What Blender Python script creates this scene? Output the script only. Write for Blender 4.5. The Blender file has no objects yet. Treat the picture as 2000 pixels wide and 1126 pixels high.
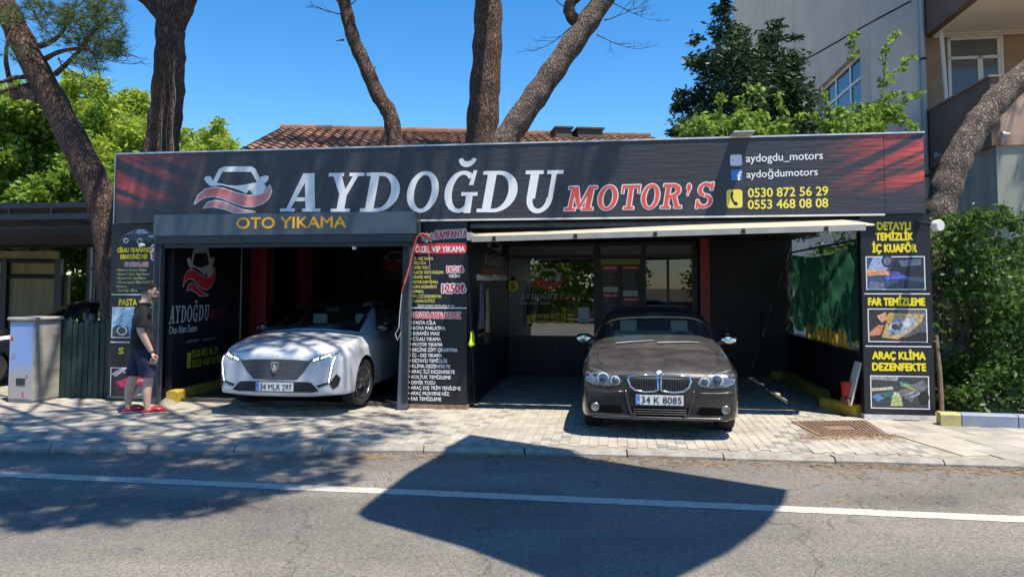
import bpy, bmesh, math, random
import numpy as np
from mathutils import Vector, Matrix
from mathutils.bvhtree import BVHTree
random.seed(7); RNG = np.random.default_rng(7)
R = math.radians
scene = bpy.context.scene
COL = scene.collection

# ------------------------------------------------------------------ camera
FPX, PPY, CAMH, PITCH = 1440.0, 483.0, 1.70, R(3.05)
cam_d = bpy.data.cameras.new('camera'); cam = bpy.data.objects.new('camera', cam_d); COL.objects.link(cam)
cam_d.sensor_width = 36.0; cam_d.lens = 36.0 * FPX / 2000.0
cam_d.shift_y = -(563.0 - PPY) / 2000.0
cam_d.clip_end = 3000; cam_d.clip_start = 0.05
cam.location = (0, 0, CAMH); cam.rotation_euler = (R(90) + PITCH, 0, 0)
scene.camera = cam

# ------------------------------------------------------------------ sky, sun, exposure
SUN = Vector((0.2925, -0.293, 1.0))          # towards the sun
SUN_EL = math.atan2(SUN.z, math.hypot(SUN.x, SUN.y)); SUN_AZ = math.atan2(SUN.x, SUN.y)
world = bpy.data.worlds.new('World'); scene.world = world; world.use_nodes = True
wn = world.node_tree.nodes; wl = world.node_tree.links
sky = wn.new('ShaderNodeTexSky'); sky.sky_type = 'NISHITA'; sky.sun_disc = False
sky.sun_elevation = SUN_EL; sky.sun_rotation = SUN_AZ
sky.air_density = 1.0; sky.dust_density = 0.2; sky.ozone_density = 4.0; sky.altitude = 100
hsv = wn.new('ShaderNodeHueSaturation'); hsv.inputs['Saturation'].default_value = 1.33; hsv.inputs['Value'].default_value = 1.27; wl.new(sky.outputs[0], hsv.inputs['Color']); wl.new(hsv.outputs[0], wn['Background'].inputs[0]); wn['Background'].inputs[1].default_value = 0.10
sun_d = bpy.data.lights.new('sun', 'SUN'); sun_d.energy = 5.0; sun_d.angle = R(0.55); sun_d.color = (1.0, 0.90, 0.76)
sun = bpy.data.objects.new('sun', sun_d); COL.objects.link(sun)
sun.rotation_euler = SUN.to_track_quat('Z', 'Y').to_euler(); sun.location = (6, -6, 20)
scene.view_settings.view_transform = 'Standard'; scene.view_settings.look = 'None'
scene.view_settings.gamma = 1.0; scene.view_settings.exposure = 0.75

# ------------------------------------------------------------------ pixel -> world
def ray(px, py):
    a, b = (px - 1000.0) / FPX, (PPY - py) / FPX
    c, s = math.cos(PITCH), math.sin(PITCH)
    return Vector((a, c - b * s, s + b * c))
CP = Vector((0, 0, CAMH))
def gp(px, py, z=0.0):                         # point on a level plane
    d = ray(px, py); return CP + d * ((z - CAMH) / d.z)
def yp(px, py, Y):                             # point at a known distance
    d = ray(px, py); return CP + d * (Y / d.y)
ANG = R(-7.9)                                  # the shop front is turned a little
P0 = Vector((-6.07, 11.1, 0))
MF = Matrix.Translation(P0) @ Matrix.Rotation(ANG, 4, 'Z')
MFI = MF.inverted()
def fl(p): return MFI @ p                      # world -> shop frame (s along front, t inwards, z up)
def W(s, t, z=0): return MF @ Vector((s, t, z))
def sz(px, py, t=0.0):                         # pixel on the front-parallel plane at depth t -> (s, z)
    o = fl(CP); d = MFI.to_3x3() @ ray(px, py); p = o + d * ((t - o.y) / d.y); return p.x, p.z
def tz(px, py, s):                             # pixel on a side wall at s -> (t, z)
    o = fl(CP); d = MFI.to_3x3() @ ray(px, py); p = o + d * ((s - o.x) / d.x); return p.y, p.z
def rect(x0, y0, x1, y1, t=0.0):               # pixel box -> (s0, z0, s1, z1)
    ym, xm = (y0 + y1) / 2, (x0 + x1) / 2
    return sz(x0, ym, t)[0], sz(xm, y1, t)[1], sz(x1, ym, t)[0], sz(xm, y0, t)[1]
def S(px, py=600, t=0.0): return sz(px, py, t)[0]

# ------------------------------------------------------------------ materials
MATS = {}
def mat(name, col, rough=0.6, metal=0.0, var=0.0, vscale=3.0, bump=0.0, bscale=40.0, coat=0.0, spec=0.5, col2=None, emit=0, stretch=(1, 1, 1), detail=6):
    if name in MATS: return MATS[name]
    m = bpy.data.materials.new(name); m.use_nodes = True; nt = m.node_tree; N = nt.nodes; L = nt.links
    p = N['Principled BSDF']; c4 = (*col, 1)
    p.inputs['Base Color'].default_value = c4; p.inputs['Roughness'].default_value = rough; p.inputs['Metallic'].default_value = metal
    p.inputs['Specular IOR Level'].default_value = spec; p.inputs['Coat Weight'].default_value = coat; p.inputs['Coat Roughness'].default_value = 0.06
    if emit: p.inputs['Emission Color'].default_value = c4; p.inputs['Emission Strength'].default_value = emit
    if var or bump or col2:
        tc = N.new('ShaderNodeTexCoord'); mp = N.new('ShaderNodeMapping'); L.new(tc.outputs['Object'], mp.inputs[0]); mp.inputs['Scale'].default_value = stretch
    if var or col2:
        n = N.new('ShaderNodeTexNoise'); n.inputs['Scale'].default_value = vscale; n.inputs['Detail'].default_value = detail; n.inputs['Roughness'].default_value = 0.65
        L.new(mp.outputs[0], n.inputs['Vector'])
        rmp = N.new('ShaderNodeMapRange'); rmp.inputs[1].default_value = 0.33; rmp.inputs[2].default_value = 0.67
        L.new(n.outputs[0], rmp.inputs[0])
        mx = N.new('ShaderNodeMix'); mx.data_type = 'RGBA'
        b = col2 if col2 else tuple(min(1, c * (1 + var)) for c in col); a = col if col2 else tuple(c * (1 - var) for c in col)
        mx.inputs[6].default_value = (*a, 1); mx.inputs[7].default_value = (*b, 1)
        L.new(rmp.outputs[0], mx.inputs[0]); L.new(mx.outputs[2], p.inputs['Base Color'])
        rr = N.new('ShaderNodeMapRange'); rr.inputs[3].default_value = max(0.02, rough - 0.1); rr.inputs[4].default_value = min(1, rough + 0.1)
        L.new(n.outputs[0], rr.inputs[0]); L.new(rr.outputs[0], p.inputs['Roughness'])
    if bump:
        nb = N.new('ShaderNodeTexNoise'); nb.inputs['Scale'].default_value = bscale; nb.inputs['Detail'].default_value = 5
        L.new(mp.outputs[0], nb.inputs['Vector'])
        bp = N.new('ShaderNodeBump'); bp.inputs['Strength'].default_value = min(1, bump); bp.inputs['Distance'].default_value = 0.02
        L.new(nb.outputs[0], bp.inputs['Height']); L.new(bp.outputs[0], p.inputs['Normal'])
    MATS[name] = m; return m

def leafmat(name, c1, c2, trans=0.35):
    m = bpy.data.materials.new(name); m.use_nodes = True; N = m.node_tree.nodes; L = m.node_tree.links
    p = N['Principled BSDF']; p.inputs['Roughness'].default_value = 0.5; p.inputs['Specular IOR Level'].default_value = 0.35
    g = N.new('ShaderNodeNewGeometry'); mx = N.new('ShaderNodeMix'); mx.data_type = 'RGBA'
    mx.inputs[6].default_value = (*c1, 1); mx.inputs[7].default_value = (*c2, 1)
    L.new(g.outputs['Random Per Island'], mx.inputs[0]); L.new(mx.outputs[2], p.inputs['Base Color'])
    t = N.new('ShaderNodeBsdfTranslucent'); hs = N.new('ShaderNodeHueSaturation'); hs.inputs['Value'].default_value = 1.7; hs.inputs['Hue'].default_value = 0.485
    L.new(mx.outputs[2], hs.inputs['Color']); L.new(hs.outputs[0], t.inputs['Color'])
    ms = N.new('ShaderNodeMixShader'); ms.inputs[0].default_value = trans
    L.new(p.outputs[0], ms.inputs[1]); L.new(t.outputs[0], ms.inputs[2]); L.new(ms.outputs[0], N['Material Output'].inputs['Surface'])
    return m

def glassmat(name, tint=(0.5, 0.55, 0.55), ior=1.5, rough=0.0):
    m = bpy.data.materials.new(name); m.use_nodes = True; N = m.node_tree.nodes; L = m.node_tree.links
    N.remove(N['Principled BSDF'])
    tr = N.new('ShaderNodeBsdfTransparent'); tr.inputs[0].default_value = (*tint, 1)
    gl = N.new('ShaderNodeBsdfGlossy'); gl.inputs['Roughness'].default_value = rough
    lw = N.new('ShaderNodeLayerWeight'); lw.inputs[0].default_value = .5; f0 = ((ior - 1) / (ior + 1)) ** 2     # same from both sides of the sheet
    pw_ = N.new('ShaderNodeMath'); pw_.operation = 'POWER'; L.new(lw.outputs['Facing'], pw_.inputs[0]); pw_.inputs[1].default_value = 5
    fr = N.new('ShaderNodeMath'); fr.operation = 'MULTIPLY_ADD'; L.new(pw_.outputs[0], fr.inputs[0]); fr.inputs[1].default_value = 1 - f0; fr.inputs[2].default_value = f0
    ms = N.new('ShaderNodeMixShader'); L.new(fr.outputs[0], ms.inputs[0]); L.new(tr.outputs[0], ms.inputs[1]); L.new(gl.outputs[0], ms.inputs[2])
    L.new(ms.outputs[0], N['Material Output'].inputs['Surface']); return m

def attrmat(name, rough=0.5):                   # flat print: colours stored on the faces
    m = bpy.data.materials.new(name); m.use_nodes = True; N = m.node_tree.nodes; L = m.node_tree.links
    a = N.new('ShaderNodeAttribute'); a.attribute_name = 'Col'
    n = N.new('ShaderNodeTexNoise'); n.inputs['Scale'].default_value = 28; n.inputs['Detail'].default_value = 6
    tc = N.new('ShaderNodeTexCoord'); L.new(tc.outputs['Object'], n.inputs['Vector'])
    mr = N.new('ShaderNodeMapRange'); mr.inputs[1].default_value = .3; mr.inputs[2].default_value = .7; mr.inputs[3].default_value = .55; mr.inputs[4].default_value = 1.4
    L.new(n.outputs[0], mr.inputs[0])
    hv = N.new('ShaderNodeHueSaturation'); L.new(mr.outputs[0], hv.inputs['Value']); L.new(a.outputs['Color'], hv.inputs['Color'])
    L.new(hv.outputs[0], N['Principled BSDF'].inputs['Base Color']); N['Principled BSDF'].inputs['Roughness'].default_value = rough
    return m

# ------------------------------------------------------------------ mesh helpers
class B:
    def __init__(s): s.v = []; s.f = []
    def add(s, vs, fs):
        n = len(s.v); s.v += [tuple(x) for x in vs]; s.f += [tuple(i + n for i in f) for f in fs]; return s
    def box(s, x0, x1, y0, y1, z0, z1):
        return s.add([(x0,y0,z0),(x1,y0,z0),(x1,y1,z0),(x0,y1,z0),(x0,y0,z1),(x1,y0,z1),(x1,y1,z1),(x0,y1,z1)],
                     [(3,2,1,0),(4,5,6,7),(0,1,5,4),(1,2,6,5),(2,3,7,6),(3,0,4,7)])
    def cbox(s, x0, x1, y0, y1, z0, z1, c=0.004):  # box with chamfered top
        return s.add([(x0,y0,z0),(x1,y0,z0),(x1,y1,z0),(x0,y1,z0),(x0,y0,z1-c),(x1,y0,z1-c),(x1,y1,z1-c),(x0,y1,z1-c),
                      (x0+c,y0+c,z1),(x1-c,y0+c,z1),(x1-c,y1-c,z1),(x0+c,y1-c,z1)],
                     [(0,1,5,4),(1,2,6,5),(2,3,7,6),(3,0,4,7),(4,5,9,8),(5,6,10,9),(6,7,11,10),(7,4,8,11),(8,9,10,11)])
    def prism(s, pts, z0, z1):                     # polygon in xy, extruded in z
        n = len(pts); vs = [(x, y, z0) for x, y in pts] + [(x, y, z1) for x, y in pts]
        return s.add(vs, [tuple(range(n - 1, -1, -1)), tuple(range(n, 2 * n))] + [(i, (i + 1) % n, n + (i + 1) % n, n + i) for i in range(n)])
    def beam(s, a, b, w, h=None):                  # square bar between two points
        a, b = Vector(a), Vector(b); h = h or w; d = (b - a).normalized()
        up = Vector((0, 0, 1)) if abs(d.z) < 0.95 else Vector((0, 1, 0))
        x = d.cross(up).normalized() * w / 2; y = x.cross(d).normalized() * h / 2
        return s.add([a-x-y, a+x-y, a+x+y, a-x+y, b-x-y, b+x-y, b+x+y, b-x+y], [(3,2,1,0),(4,5,6,7),(0,1,5,4),(1,2,6,5),(2,3,7,6),(3,0,4,7)])
    def tube(s, path, rad, n=8, cap=True, noise=0.0):
        path = [Vector(p) for p in path]; k = len(path); rad = rad if hasattr(rad, '__len__') else [rad] * k
        base = len(s.v); x = None; vs = []
        for i, p in enumerate(path):
            d = (path[min(i + 1, k - 1)] - path[max(i - 1, 0)]).normalized()
            if x is None: x = d.orthogonal().normalized()
            x = (x - d * x.dot(d)).normalized(); y = d.cross(x)
            for j in range(n):
                a = 2 * math.pi * j / n; r = rad[i] * (1 + noise * random.uniform(-1, 1))
                vs.append(p + (x * math.cos(a) + y * math.sin(a)) * r)
        fs = [(i*n+j, i*n+(j+1)%n, (i+1)*n+(j+1)%n, (i+1)*n+j) for i in range(k-1) for j in range(n)]
        if cap: fs += [tuple(range(n-1, -1, -1)), tuple((k-1)*n + j for j in range(n))]
        return s.add(vs, fs)
    def lathe(s, prof, n=24, axis='z', c=(0, 0, 0)):  # prof: (radius, height)
        vs = []; k = len(prof)
        for r, h in prof:
            for j in range(n):
                a = 2 * math.pi * j / n; u, v = r * math.cos(a), r * math.sin(a)
                vs.append({'z': (u, v, h), 'x': (h, u, v), 'y': (v, h, u)}[axis])
        vs = [(x + c[0], y + c[1], z + c[2]) for x, y, z in vs]
        fs = [(i*n+j, i*n+(j+1)%n, (i+1)*n+(j+1)%n, (i+1)*n+j) for i in range(k-1) for j in range(n)]
        fs += [tuple(range(n-1, -1, -1)), tuple((k-1)*n + j for j in range(n))]
        return s.add(vs, fs)
    def mesh(s, name):
        me = bpy.data.meshes.new(name); me.from_pydata(s.v, [], s.f); me.update(); return me
    def build(s, name, m, parent=None, M=None, smooth=False, bevel=0):
        return link(name, s.mesh(name), m, parent, M, smooth, bevel)

def link(name, me, m, parent=None, M=None, smooth=False, bevel=0):
    o = bpy.data.objects.new(name, me); COL.objects.link(o)
    if m is not None: me.materials.clear(); me.materials.append(m)
    if parent: o.parent = parent
    if M is not None: o.matrix_local = M
    if smooth:
        me.shade_smooth()
        if smooth != 'all': me.set_sharp_from_angle(angle=R(40))
    if bevel:
        b = o.modifiers.new('bevel', 'BEVEL'); b.width = bevel; b.segments = 2; b.limit_method = 'ANGLE'
    return o
def tag(o, label=None, cat=None, group=None, kind=None):
    if label: o['label'] = label
    if cat: o['category'] = cat
    if group: o['group'] = group
    if kind: o['kind'] = kind
    elif cat: o['kind'] = 'thing'
    return o
def thing(name, label, cat, M=None, group=None):
    o = bpy.data.objects.new(name, None); COL.objects.link(o); o.empty_display_size = 0.2
    if M is not None: o.matrix_world = M
    return tag(o, label, cat, group, 'thing')
def struct(o): o['kind'] = 'structure'; return o
def dup(root, M, label=None, group=None):
    r = root.copy(); COL.objects.link(r); r.matrix_world = M
    for ch in root.children:
        c = ch.copy(); COL.objects.link(c); c.parent = r
        for g in ch.children:
            d = g.copy(); COL.objects.link(d); d.parent = c
    if label: r['label'] = label
    if group: r['group'] = group
    return r

# ------------------------------------------------------------------ flat lettering and print
FRONT = lambda t: (lambda u, v, d: (u, t - d, v))          # faces the street
SIDE = lambda s: (lambda u, v, d: (s + d, u, v))           # side wall that faces right
TXT = []
def text(parent, body, rc, mp, m, bold=0.0, d=0.004, shear=0.0, name='lettering', res=3, lift=0.0, outline=None, slope=0.0):
    if outline: TXT.append((parent, body, rc, mp, outline[0], bold + outline[1], d - 0.0015, shear, name + '_outline', res, bold, slope))
    TXT.append((parent, body, rc, mp, m, bold, d, shear, name, res, bold, slope))
def finish_text():
    objs = []; ref = bpy.data.curves.new('ref', 'FONT'); ref.body = 'H'; ro = bpy.data.objects.new('ref', ref); COL.objects.link(ro)
    widths = {}
    for it in TXT:
        c = bpy.data.curves.new('txt', 'FONT'); c.body = it[1]; c.resolution_u = it[9]; c.shear = it[7]; c.fill_mode = 'FRONT'
        o = bpy.data.objects.new('txt', c); COL.objects.link(o); objs.append(o)
    dg = bpy.context.evaluated_depsgraph_get(); dg.update()
    rm = bpy.data.meshes.new_from_object(ro.evaluated_get(dg)); cap = max(v.co.y for v in rm.vertices)
    for it, o in zip(TXT, objs):
        me = bpy.data.meshes.new_from_object(o.evaluated_get(dg))
        n = len(me.vertices)
        if n == 0: continue
        co = np.empty(n * 3); me.vertices.foreach_get('co', co); co = co.reshape(-1, 3)
        s0, z0, s1, z1 = it[2]; off = 0
        x0, x1 = co[:, 0].min() + off, co[:, 0].max() - off
        u = s0 + (co[:, 0] - x0) / max(1e-6, x1 - x0) * (s1 - s0)
        v = z0 + co[:, 1] / cap * (z1 - z0) + it[11] * (u - s0)
        w = it[5] * (z1 - z0) * (1.5 if it[8].endswith('outline') else 1.0); sh = [(0, 0)]
        if w > 0: k_ = 8 if it[8].endswith('outline') else 4; sh = [(w * math.cos(2 * math.pi * q / k_), w * math.sin(2 * math.pi * q / k_)) for q in range(k_)]
        if len(sh) == 1:
            out = np.array([it[3](a, b, it[6]) for a, b in zip(u, v)]); me.vertices.foreach_set('co', out.ravel()); me.update()
        else:
            bb = B(); fs = [tuple(q.vertices) for q in me.polygons]
            for q, (dx, dy) in enumerate(sh): bb.add([it[3](a + dx, b + dy, it[6] + .00008 * q) for a, b in zip(u, v)], fs)
            bpy.data.meshes.remove(me); me = bb.mesh('lettering')
        link(it[8], me, it[4], it[0])
    for o in objs + [ro]:
        c = o.data; bpy.data.objects.remove(o); bpy.data.curves.remove(c)

def flat(parent, polys, mp, m, name, d0=0.003, step=0.0004):   # polygons in (u, v), stacked a hair apart
    bm = bmesh.new()
    for i, pts in enumerate(polys):
        vs = [bm.verts.new(mp(u, v, d0 + step * i)) for u, v in pts]
        try: bm.faces.new(vs)
        except ValueError: pass
    bmesh.ops.triangulate(bm, faces=bm.faces[:])
    me = bpy.data.meshes.new(name); bm.to_mesh(me); bm.free()
    return link(name, me, m, parent)
def picture(parent, rc, mp, shapes, name='photo_print', frame=None, d0=0.003):
    """A printed photo: shapes = [(colour, points in 0..1)], first one is the ground."""
    s0, z0, s1, z1 = rc; bm = bmesh.new(); cl = bm.loops.layers.float_color.new('Col')
    for i, (c, pts) in enumerate(shapes):
        vs = [bm.verts.new(mp(s0 + u * (s1 - s0), z0 + v * (z1 - z0), d0 + 0.0004 * i)) for u, v in pts]
        f = bm.faces.new(vs)
        for l in f.loops: l[cl] = (*c, 1)
    bmesh.ops.triangulate(bm, faces=bm.faces[:])
    me = bpy.data.meshes.new(name); bm.to_mesh(me); bm.free()
    o = link(name, me, M_PRINT, parent)
    if frame:
        w = 0.012; b = B()
        for (a, c, e, g) in ((s0-w, z0-w, s1+w, z0), (s0-w, z1, s1+w, z1+w), (s0-w, z0, s0, z1), (s1, z0, s1+w, z1)):
            b.add([mp(a, c, d0), mp(e, c, d0), mp(e, g, d0), mp(a, g, d0)], [(0, 1, 2, 3)])
        b.build('photo_frame', frame, parent)
    return o
Q = [(0, 0), (1, 0), (1, 1), (0, 1)]
def circ(cx, cy, rx, ry=None, n=20, a0=0, a1=360):
    ry = ry or rx; return [(cx + rx * math.cos(R(a0 + (a1 - a0) * i / n)), cy + ry * math.sin(R(a0 + (a1 - a0) * i / n))) for i in range(n + (0 if a1 - a0 == 360 else 1))]
def box_uv(x0, y0, x1, y1): return [(x0, y0), (x1, y0), (x1, y1), (x0, y1)]
def rounded(x0, y0, x1, y1, r):
    p = []
    for cx, cy, a in ((x1-r, y1-r, 0), (x0+r, y1-r, 90), (x0+r, y0+r, 180), (x1-r, y0+r, 270)):
        p += [(cx + r*math.cos(R(a+k*22.5)), cy + r*math.sin(R(a+k*22.5))) for k in range(5)]
    return p

# shared materials
M_PRINT = attrmat('printed_photo')
M_WHITE = mat('white_vinyl', (.78, .79, .80), .45)
M_RED = mat('red_vinyl', (.62, .04, .05), .45)
M_YEL = mat('yellow_vinyl', (.80, .66, .02), .45)
M_ORANGE = mat('orange_vinyl', (.80, .40, .02), .45)
M_BLACK = mat('black_vinyl', (.012, .013, .017), .42, var=.3, vscale=6)
M_BLACKWALL = mat('black_wall', (.014, .015, .02), .5, var=.35, vscale=4, bump=.1)
M_STEEL = mat('painted_steel', (.10, .13, .16), .4, metal=.3, var=.2, vscale=5)
M_DKSTEEL = mat('dark_steel', (.03, .035, .045), .45, metal=.3, var=.3, vscale=6)
M_CONC = mat('concrete', (.33, .31, .28), .85, var=.3, vscale=4, bump=.3, bscale=60)
M_REDPAINT = mat('red_paint', (.32, .02, .03), .45, var=.25, vscale=5)
M_YKERB = mat('yellow_kerb_paint', (.55, .38, .03), .6, col2=(.30, .22, .05), vscale=7, bump=.25, bscale=50)
M_DARK = mat('dark_plastic', (.012, .012, .014), .5)
M_RUBBER = mat('rubber', (.018, .018, .018), .75)
M_CHROME = mat('chrome', (.8, .82, .85), .08, metal=1)
M_BLUE = mat('blue_vinyl', (.06, .22, .62), .4)
# ================================================================== ground, road, pavement
def asphalt():
    m = mat('asphalt', (.18, .167, .148), .88); N = m.node_tree.nodes; L = m.node_tree.links; p = N['Principled BSDF']
    g = N.new('ShaderNodeNewGeometry')
    n1 = N.new('ShaderNodeTexNoise'); n1.inputs['Scale'].default_value = 60; n1.inputs['Detail'].default_value = 3; L.new(g.outputs['Position'], n1.inputs[0])
    n2 = N.new('ShaderNodeTexNoise'); n2.inputs['Scale'].default_value = .9; n2.inputs['Detail'].default_value = 7; L.new(g.outputs['Position'], n2.inputs[0])
    v = N.new('ShaderNodeTexVoronoi'); v.inputs['Scale'].default_value = 120; L.new(g.outputs['Position'], v.inputs[0])
    r1 = N.new('ShaderNodeMapRange'); r1.inputs[1].default_value = .25; r1.inputs[2].default_value = .75; r1.inputs[3].default_value = .5; r1.inputs[4].default_value = 1.5; L.new(n1.outputs[0], r1.inputs[0])
    r2 = N.new('ShaderNodeMapRange'); r2.inputs[1].default_value = .3; r2.inputs[2].default_value = .7; r2.inputs[3].default_value = .78; r2.inputs[4].default_value = 1.2; L.new(n2.outputs[0], r2.inputs[0])
    mp3 = N.new('ShaderNodeMapping'); mp3.inputs['Scale'].default_value = (.10, 1.1, 1); mp3.inputs['Rotation'].default_value = (0, 0, R(9)); L.new(g.outputs['Position'], mp3.inputs[0])
    n3 = N.new('ShaderNodeTexNoise'); n3.inputs['Scale'].default_value = 1.1; n3.inputs['Detail'].default_value = 2; L.new(mp3.outputs[0], n3.inputs[0])
    r3 = N.new('ShaderNodeMapRange'); r3.inputs[1].default_value = .35; r3.inputs[2].default_value = .65; r3.inputs[3].default_value = .78; r3.inputs[4].default_value = 1.14; L.new(n3.outputs[0], r3.inputs[0])
    n4 = N.new('ShaderNodeTexNoise'); n4.inputs['Scale'].default_value = 1.7; n4.inputs['Detail'].default_value = 3; L.new(g.outputs['Position'], n4.inputs[0])
    r4 = N.new('ShaderNodeMapRange'); r4.inputs[1].default_value = .70; r4.inputs[2].default_value = .78; r4.inputs[3].default_value = 1; r4.inputs[4].default_value = .55; L.new(n4.outputs[0], r4.inputs[0])
    v5 = N.new('ShaderNodeTexVoronoi'); v5.feature = 'DISTANCE_TO_EDGE'; v5.inputs['Scale'].default_value = .42; nw = N.new('ShaderNodeTexNoise'); nw.inputs['Scale'].default_value = 3; nw.inputs['Detail'].default_value = 5; L.new(g.outputs['Position'], nw.inputs[0])
    ml = N.new('ShaderNodeMix'); ml.data_type = 'RGBA'; ml.blend_type = 'LINEAR_LIGHT'; ml.inputs[0].default_value = .25; L.new(g.outputs['Position'], ml.inputs[6]); L.new(nw.outputs['Color'], ml.inputs[7]); L.new(ml.outputs[2], v5.inputs[0])
    r5 = N.new('ShaderNodeMapRange'); r5.inputs[1].default_value = .0; r5.inputs[2].default_value = .006; r5.inputs[3].default_value = .62; r5.inputs[4].default_value = 1; L.new(v5.outputs['Distance'], r5.inputs[0])
    def mul(a_, b_): q = N.new('ShaderNodeMath'); q.operation = 'MULTIPLY'; L.new(a_, q.inputs[0]); L.new(b_, q.inputs[1]); return q
    mu = mul(mul(mul(mul(r1.outputs[0], r2.outputs[0]).outputs[0], r3.outputs[0]).outputs[0], r4.outputs[0]).outputs[0], r5.outputs[0])
    hs = N.new('ShaderNodeHueSaturation'); hs.inputs['Color'].default_value = (.18, .167, .148, 1); L.new(mu.outputs[0], hs.inputs['Value']); L.new(hs.outputs[0], p.inputs['Base Color'])
    bp = N.new('ShaderNodeBump'); bp.inputs['Strength'].default_value = .7; bp.inputs['Distance'].default_value = .01; L.new(v.outputs['Distance'], bp.inputs['Height']); L.new(bp.outputs[0], p.inputs['Normal'])
    return m
def pavermat(name, cols):
    m = bpy.data.materials.new(name); m.use_nodes = True; N = m.node_tree.nodes; L = m.node_tree.links; p = N['Principled BSDF']; p.inputs['Roughness'].default_value = .85
    g = N.new('ShaderNodeNewGeometry'); oi = N.new('ShaderNodeObjectInfo')
    ad = N.new('ShaderNodeMath'); L.new(g.outputs['Random Per Island'], ad.inputs[0]); L.new(oi.outputs['Random'], ad.inputs[1])
    fr = N.new('ShaderNodeMath'); fr.operation = 'FRACT'; L.new(ad.outputs[0], fr.inputs[0])
    cr = N.new('ShaderNodeValToRGB'); e = cr.color_ramp.elements; cr.color_ramp.interpolation = 'LINEAR'
    e[0].color = (*cols[0], 1); e[1].color = (*cols[-1], 1)
    for i, c in enumerate(cols[1:-1]): x = e.new((i + 1) / (len(cols) - 1)); x.color = (*c, 1)
    L.new(fr.outputs[0], cr.inputs[0])
    n = N.new('ShaderNodeTexNoise'); n.inputs['Scale'].default_value = 2.2; n.inputs['Detail'].default_value = 9; n.inputs['Roughness'].default_value = .7; L.new(g.outputs['Position'], n.inputs[0])
    mr = N.new('ShaderNodeMapRange'); mr.inputs[1].default_value = .3; mr.inputs[2].default_value = .7; mr.inputs[3].default_value = .58; mr.inputs[4].default_value = 1.08; L.new(n.outputs[0], mr.inputs[0])
    hs = N.new('ShaderNodeHueSaturation'); L.new(cr.outputs[0], hs.inputs['Color']); L.new(mr.outputs[0], hs.inputs['Value']); L.new(hs.outputs[0], p.inputs['Base Color'])
    n2 = N.new('ShaderNodeTexNoise'); n2.inputs['Scale'].default_value = 160; L.new(g.outputs['Position'], n2.inputs[0])
    bp = N.new('ShaderNodeBump'); bp.inputs['Strength'].default_value = .25; bp.inputs['Distance'].default_value = .006; L.new(n2.outputs[0], bp.inputs['Height']); L.new(bp.outputs[0], p.inputs['Normal'])
    return m
ZR = -0.06
gr = B().add([(-600, -600, ZR - .02), (600, -600, ZR - .02), (600, 600, ZR - .02), (-600, 600, ZR - .02)], [(0, 1, 2, 3)]).build('ground', mat('earth', (.16, .13, .09), .95, var=.3, vscale=.8)); struct(gr)
KP = [(-30, 8.0), (-5.5, 7.97), (-.44, 7.9), (2.6, 7.52), (5.0, 7.22), (30, 4.1)]
def kerb_y(x):
    for (x0, y0), (x1, y1) in zip(KP, KP[1:]):
        if x <= x1: return y0 + (y1 - y0) * (x - x0) / (x1 - x0)
    return KP[-1][1]
ROAD = B()
rv = [(-30, -2.5, ZR), (30, -10, ZR)] + [(x, y + .02, ZR) for x, y in reversed(KP)]
ROAD.add(rv, [tuple(range(len(rv)))])
road = struct(ROAD.build('road', asphalt()))
# painted line along the road
a, b = gp(0, 926, ZR), gp(2000, 1014, ZR); dv = (b - a).normalized(); nv = Vector((-dv.y, dv.x, 0)) * .085
a -= dv * 14; b += dv * 14
m_line = mat('road_paint', (.30, .285, .25), .8, col2=(.60, .57, .50), vscale=38, bump=.3, bscale=120)
ln = B(); k = 420
for i in range(k):
    p, q = a.lerp(b, i / k), a.lerp(b, (i + 1) / k)
    j0, j1 = (1, 1) if i == 0 else j2, (random.uniform(.90, 1.04), random.uniform(.90, 1.04)); j2 = j1
    ln.add([p - nv * j0[0], q - nv * j1[0], q + nv * j1[1], p + nv * j0[1]], [(0, 1, 2, 3)])
o = ln.build('lane_line', m_line, road); o.location.z = .004
# pavement bed
PB = B(); pv = [(x, y + .14, -.012) for x, y in KP] + [(30, 40, -.012), (-30, 40, -.012)]
PB.add(pv, [tuple(range(len(pv)))])
pavement = struct(PB.build('pavement', mat('joint_sand', (.29, .26, .21), .95, var=.3, vscale=6)))
# concrete apron strip at the left of the kerb (worn patch against the road)
m_ap = mat('worn_concrete', (.27, .25, .22), .9, var=.35, vscale=3, bump=.5, bscale=50)
# kerb stones
m_kerb = mat('kerb_concrete', (.33, .31, .27), .85, col2=(.20, .185, .16), vscale=7, bump=.4, bscale=45)
x = -12.0
while x < 12:
    Lk = random.uniform(.92, 1.08); x1 = x + Lk
    pa, pb = Vector((x + .008, kerb_y(x), 0)), Vector((x1 - .008, kerb_y(x1), 0)); n2 = Vector((0, 1, 0)); dz = random.uniform(-.006, .006)
    fa = 0.15
    B().add([pa + Vector((0, 0, -.12)), pb + Vector((0, 0, -.12)), pb + Vector((0, fa, -.12)), pa + Vector((0, fa, -.12)),
             pa + Vector((0, .0, -.03 + dz)), pb + Vector((0, .0, -.03 + dz)), pb + Vector((0, .035, .002 + dz)), pa + Vector((0, .035, .002 + dz)), pb + Vector((0, fa, .004 + dz)), pa + Vector((0, fa, .004 + dz))],
            [(0, 1, 5, 4), (4, 5, 6, 7), (7, 6, 8, 9), (1, 2, 8, 6, 5), (3, 0, 4, 7, 9), (2, 3, 9, 8), (3, 2, 1, 0)]).build('kerb_stone', m_kerb, pavement)
    x = x1
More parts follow.
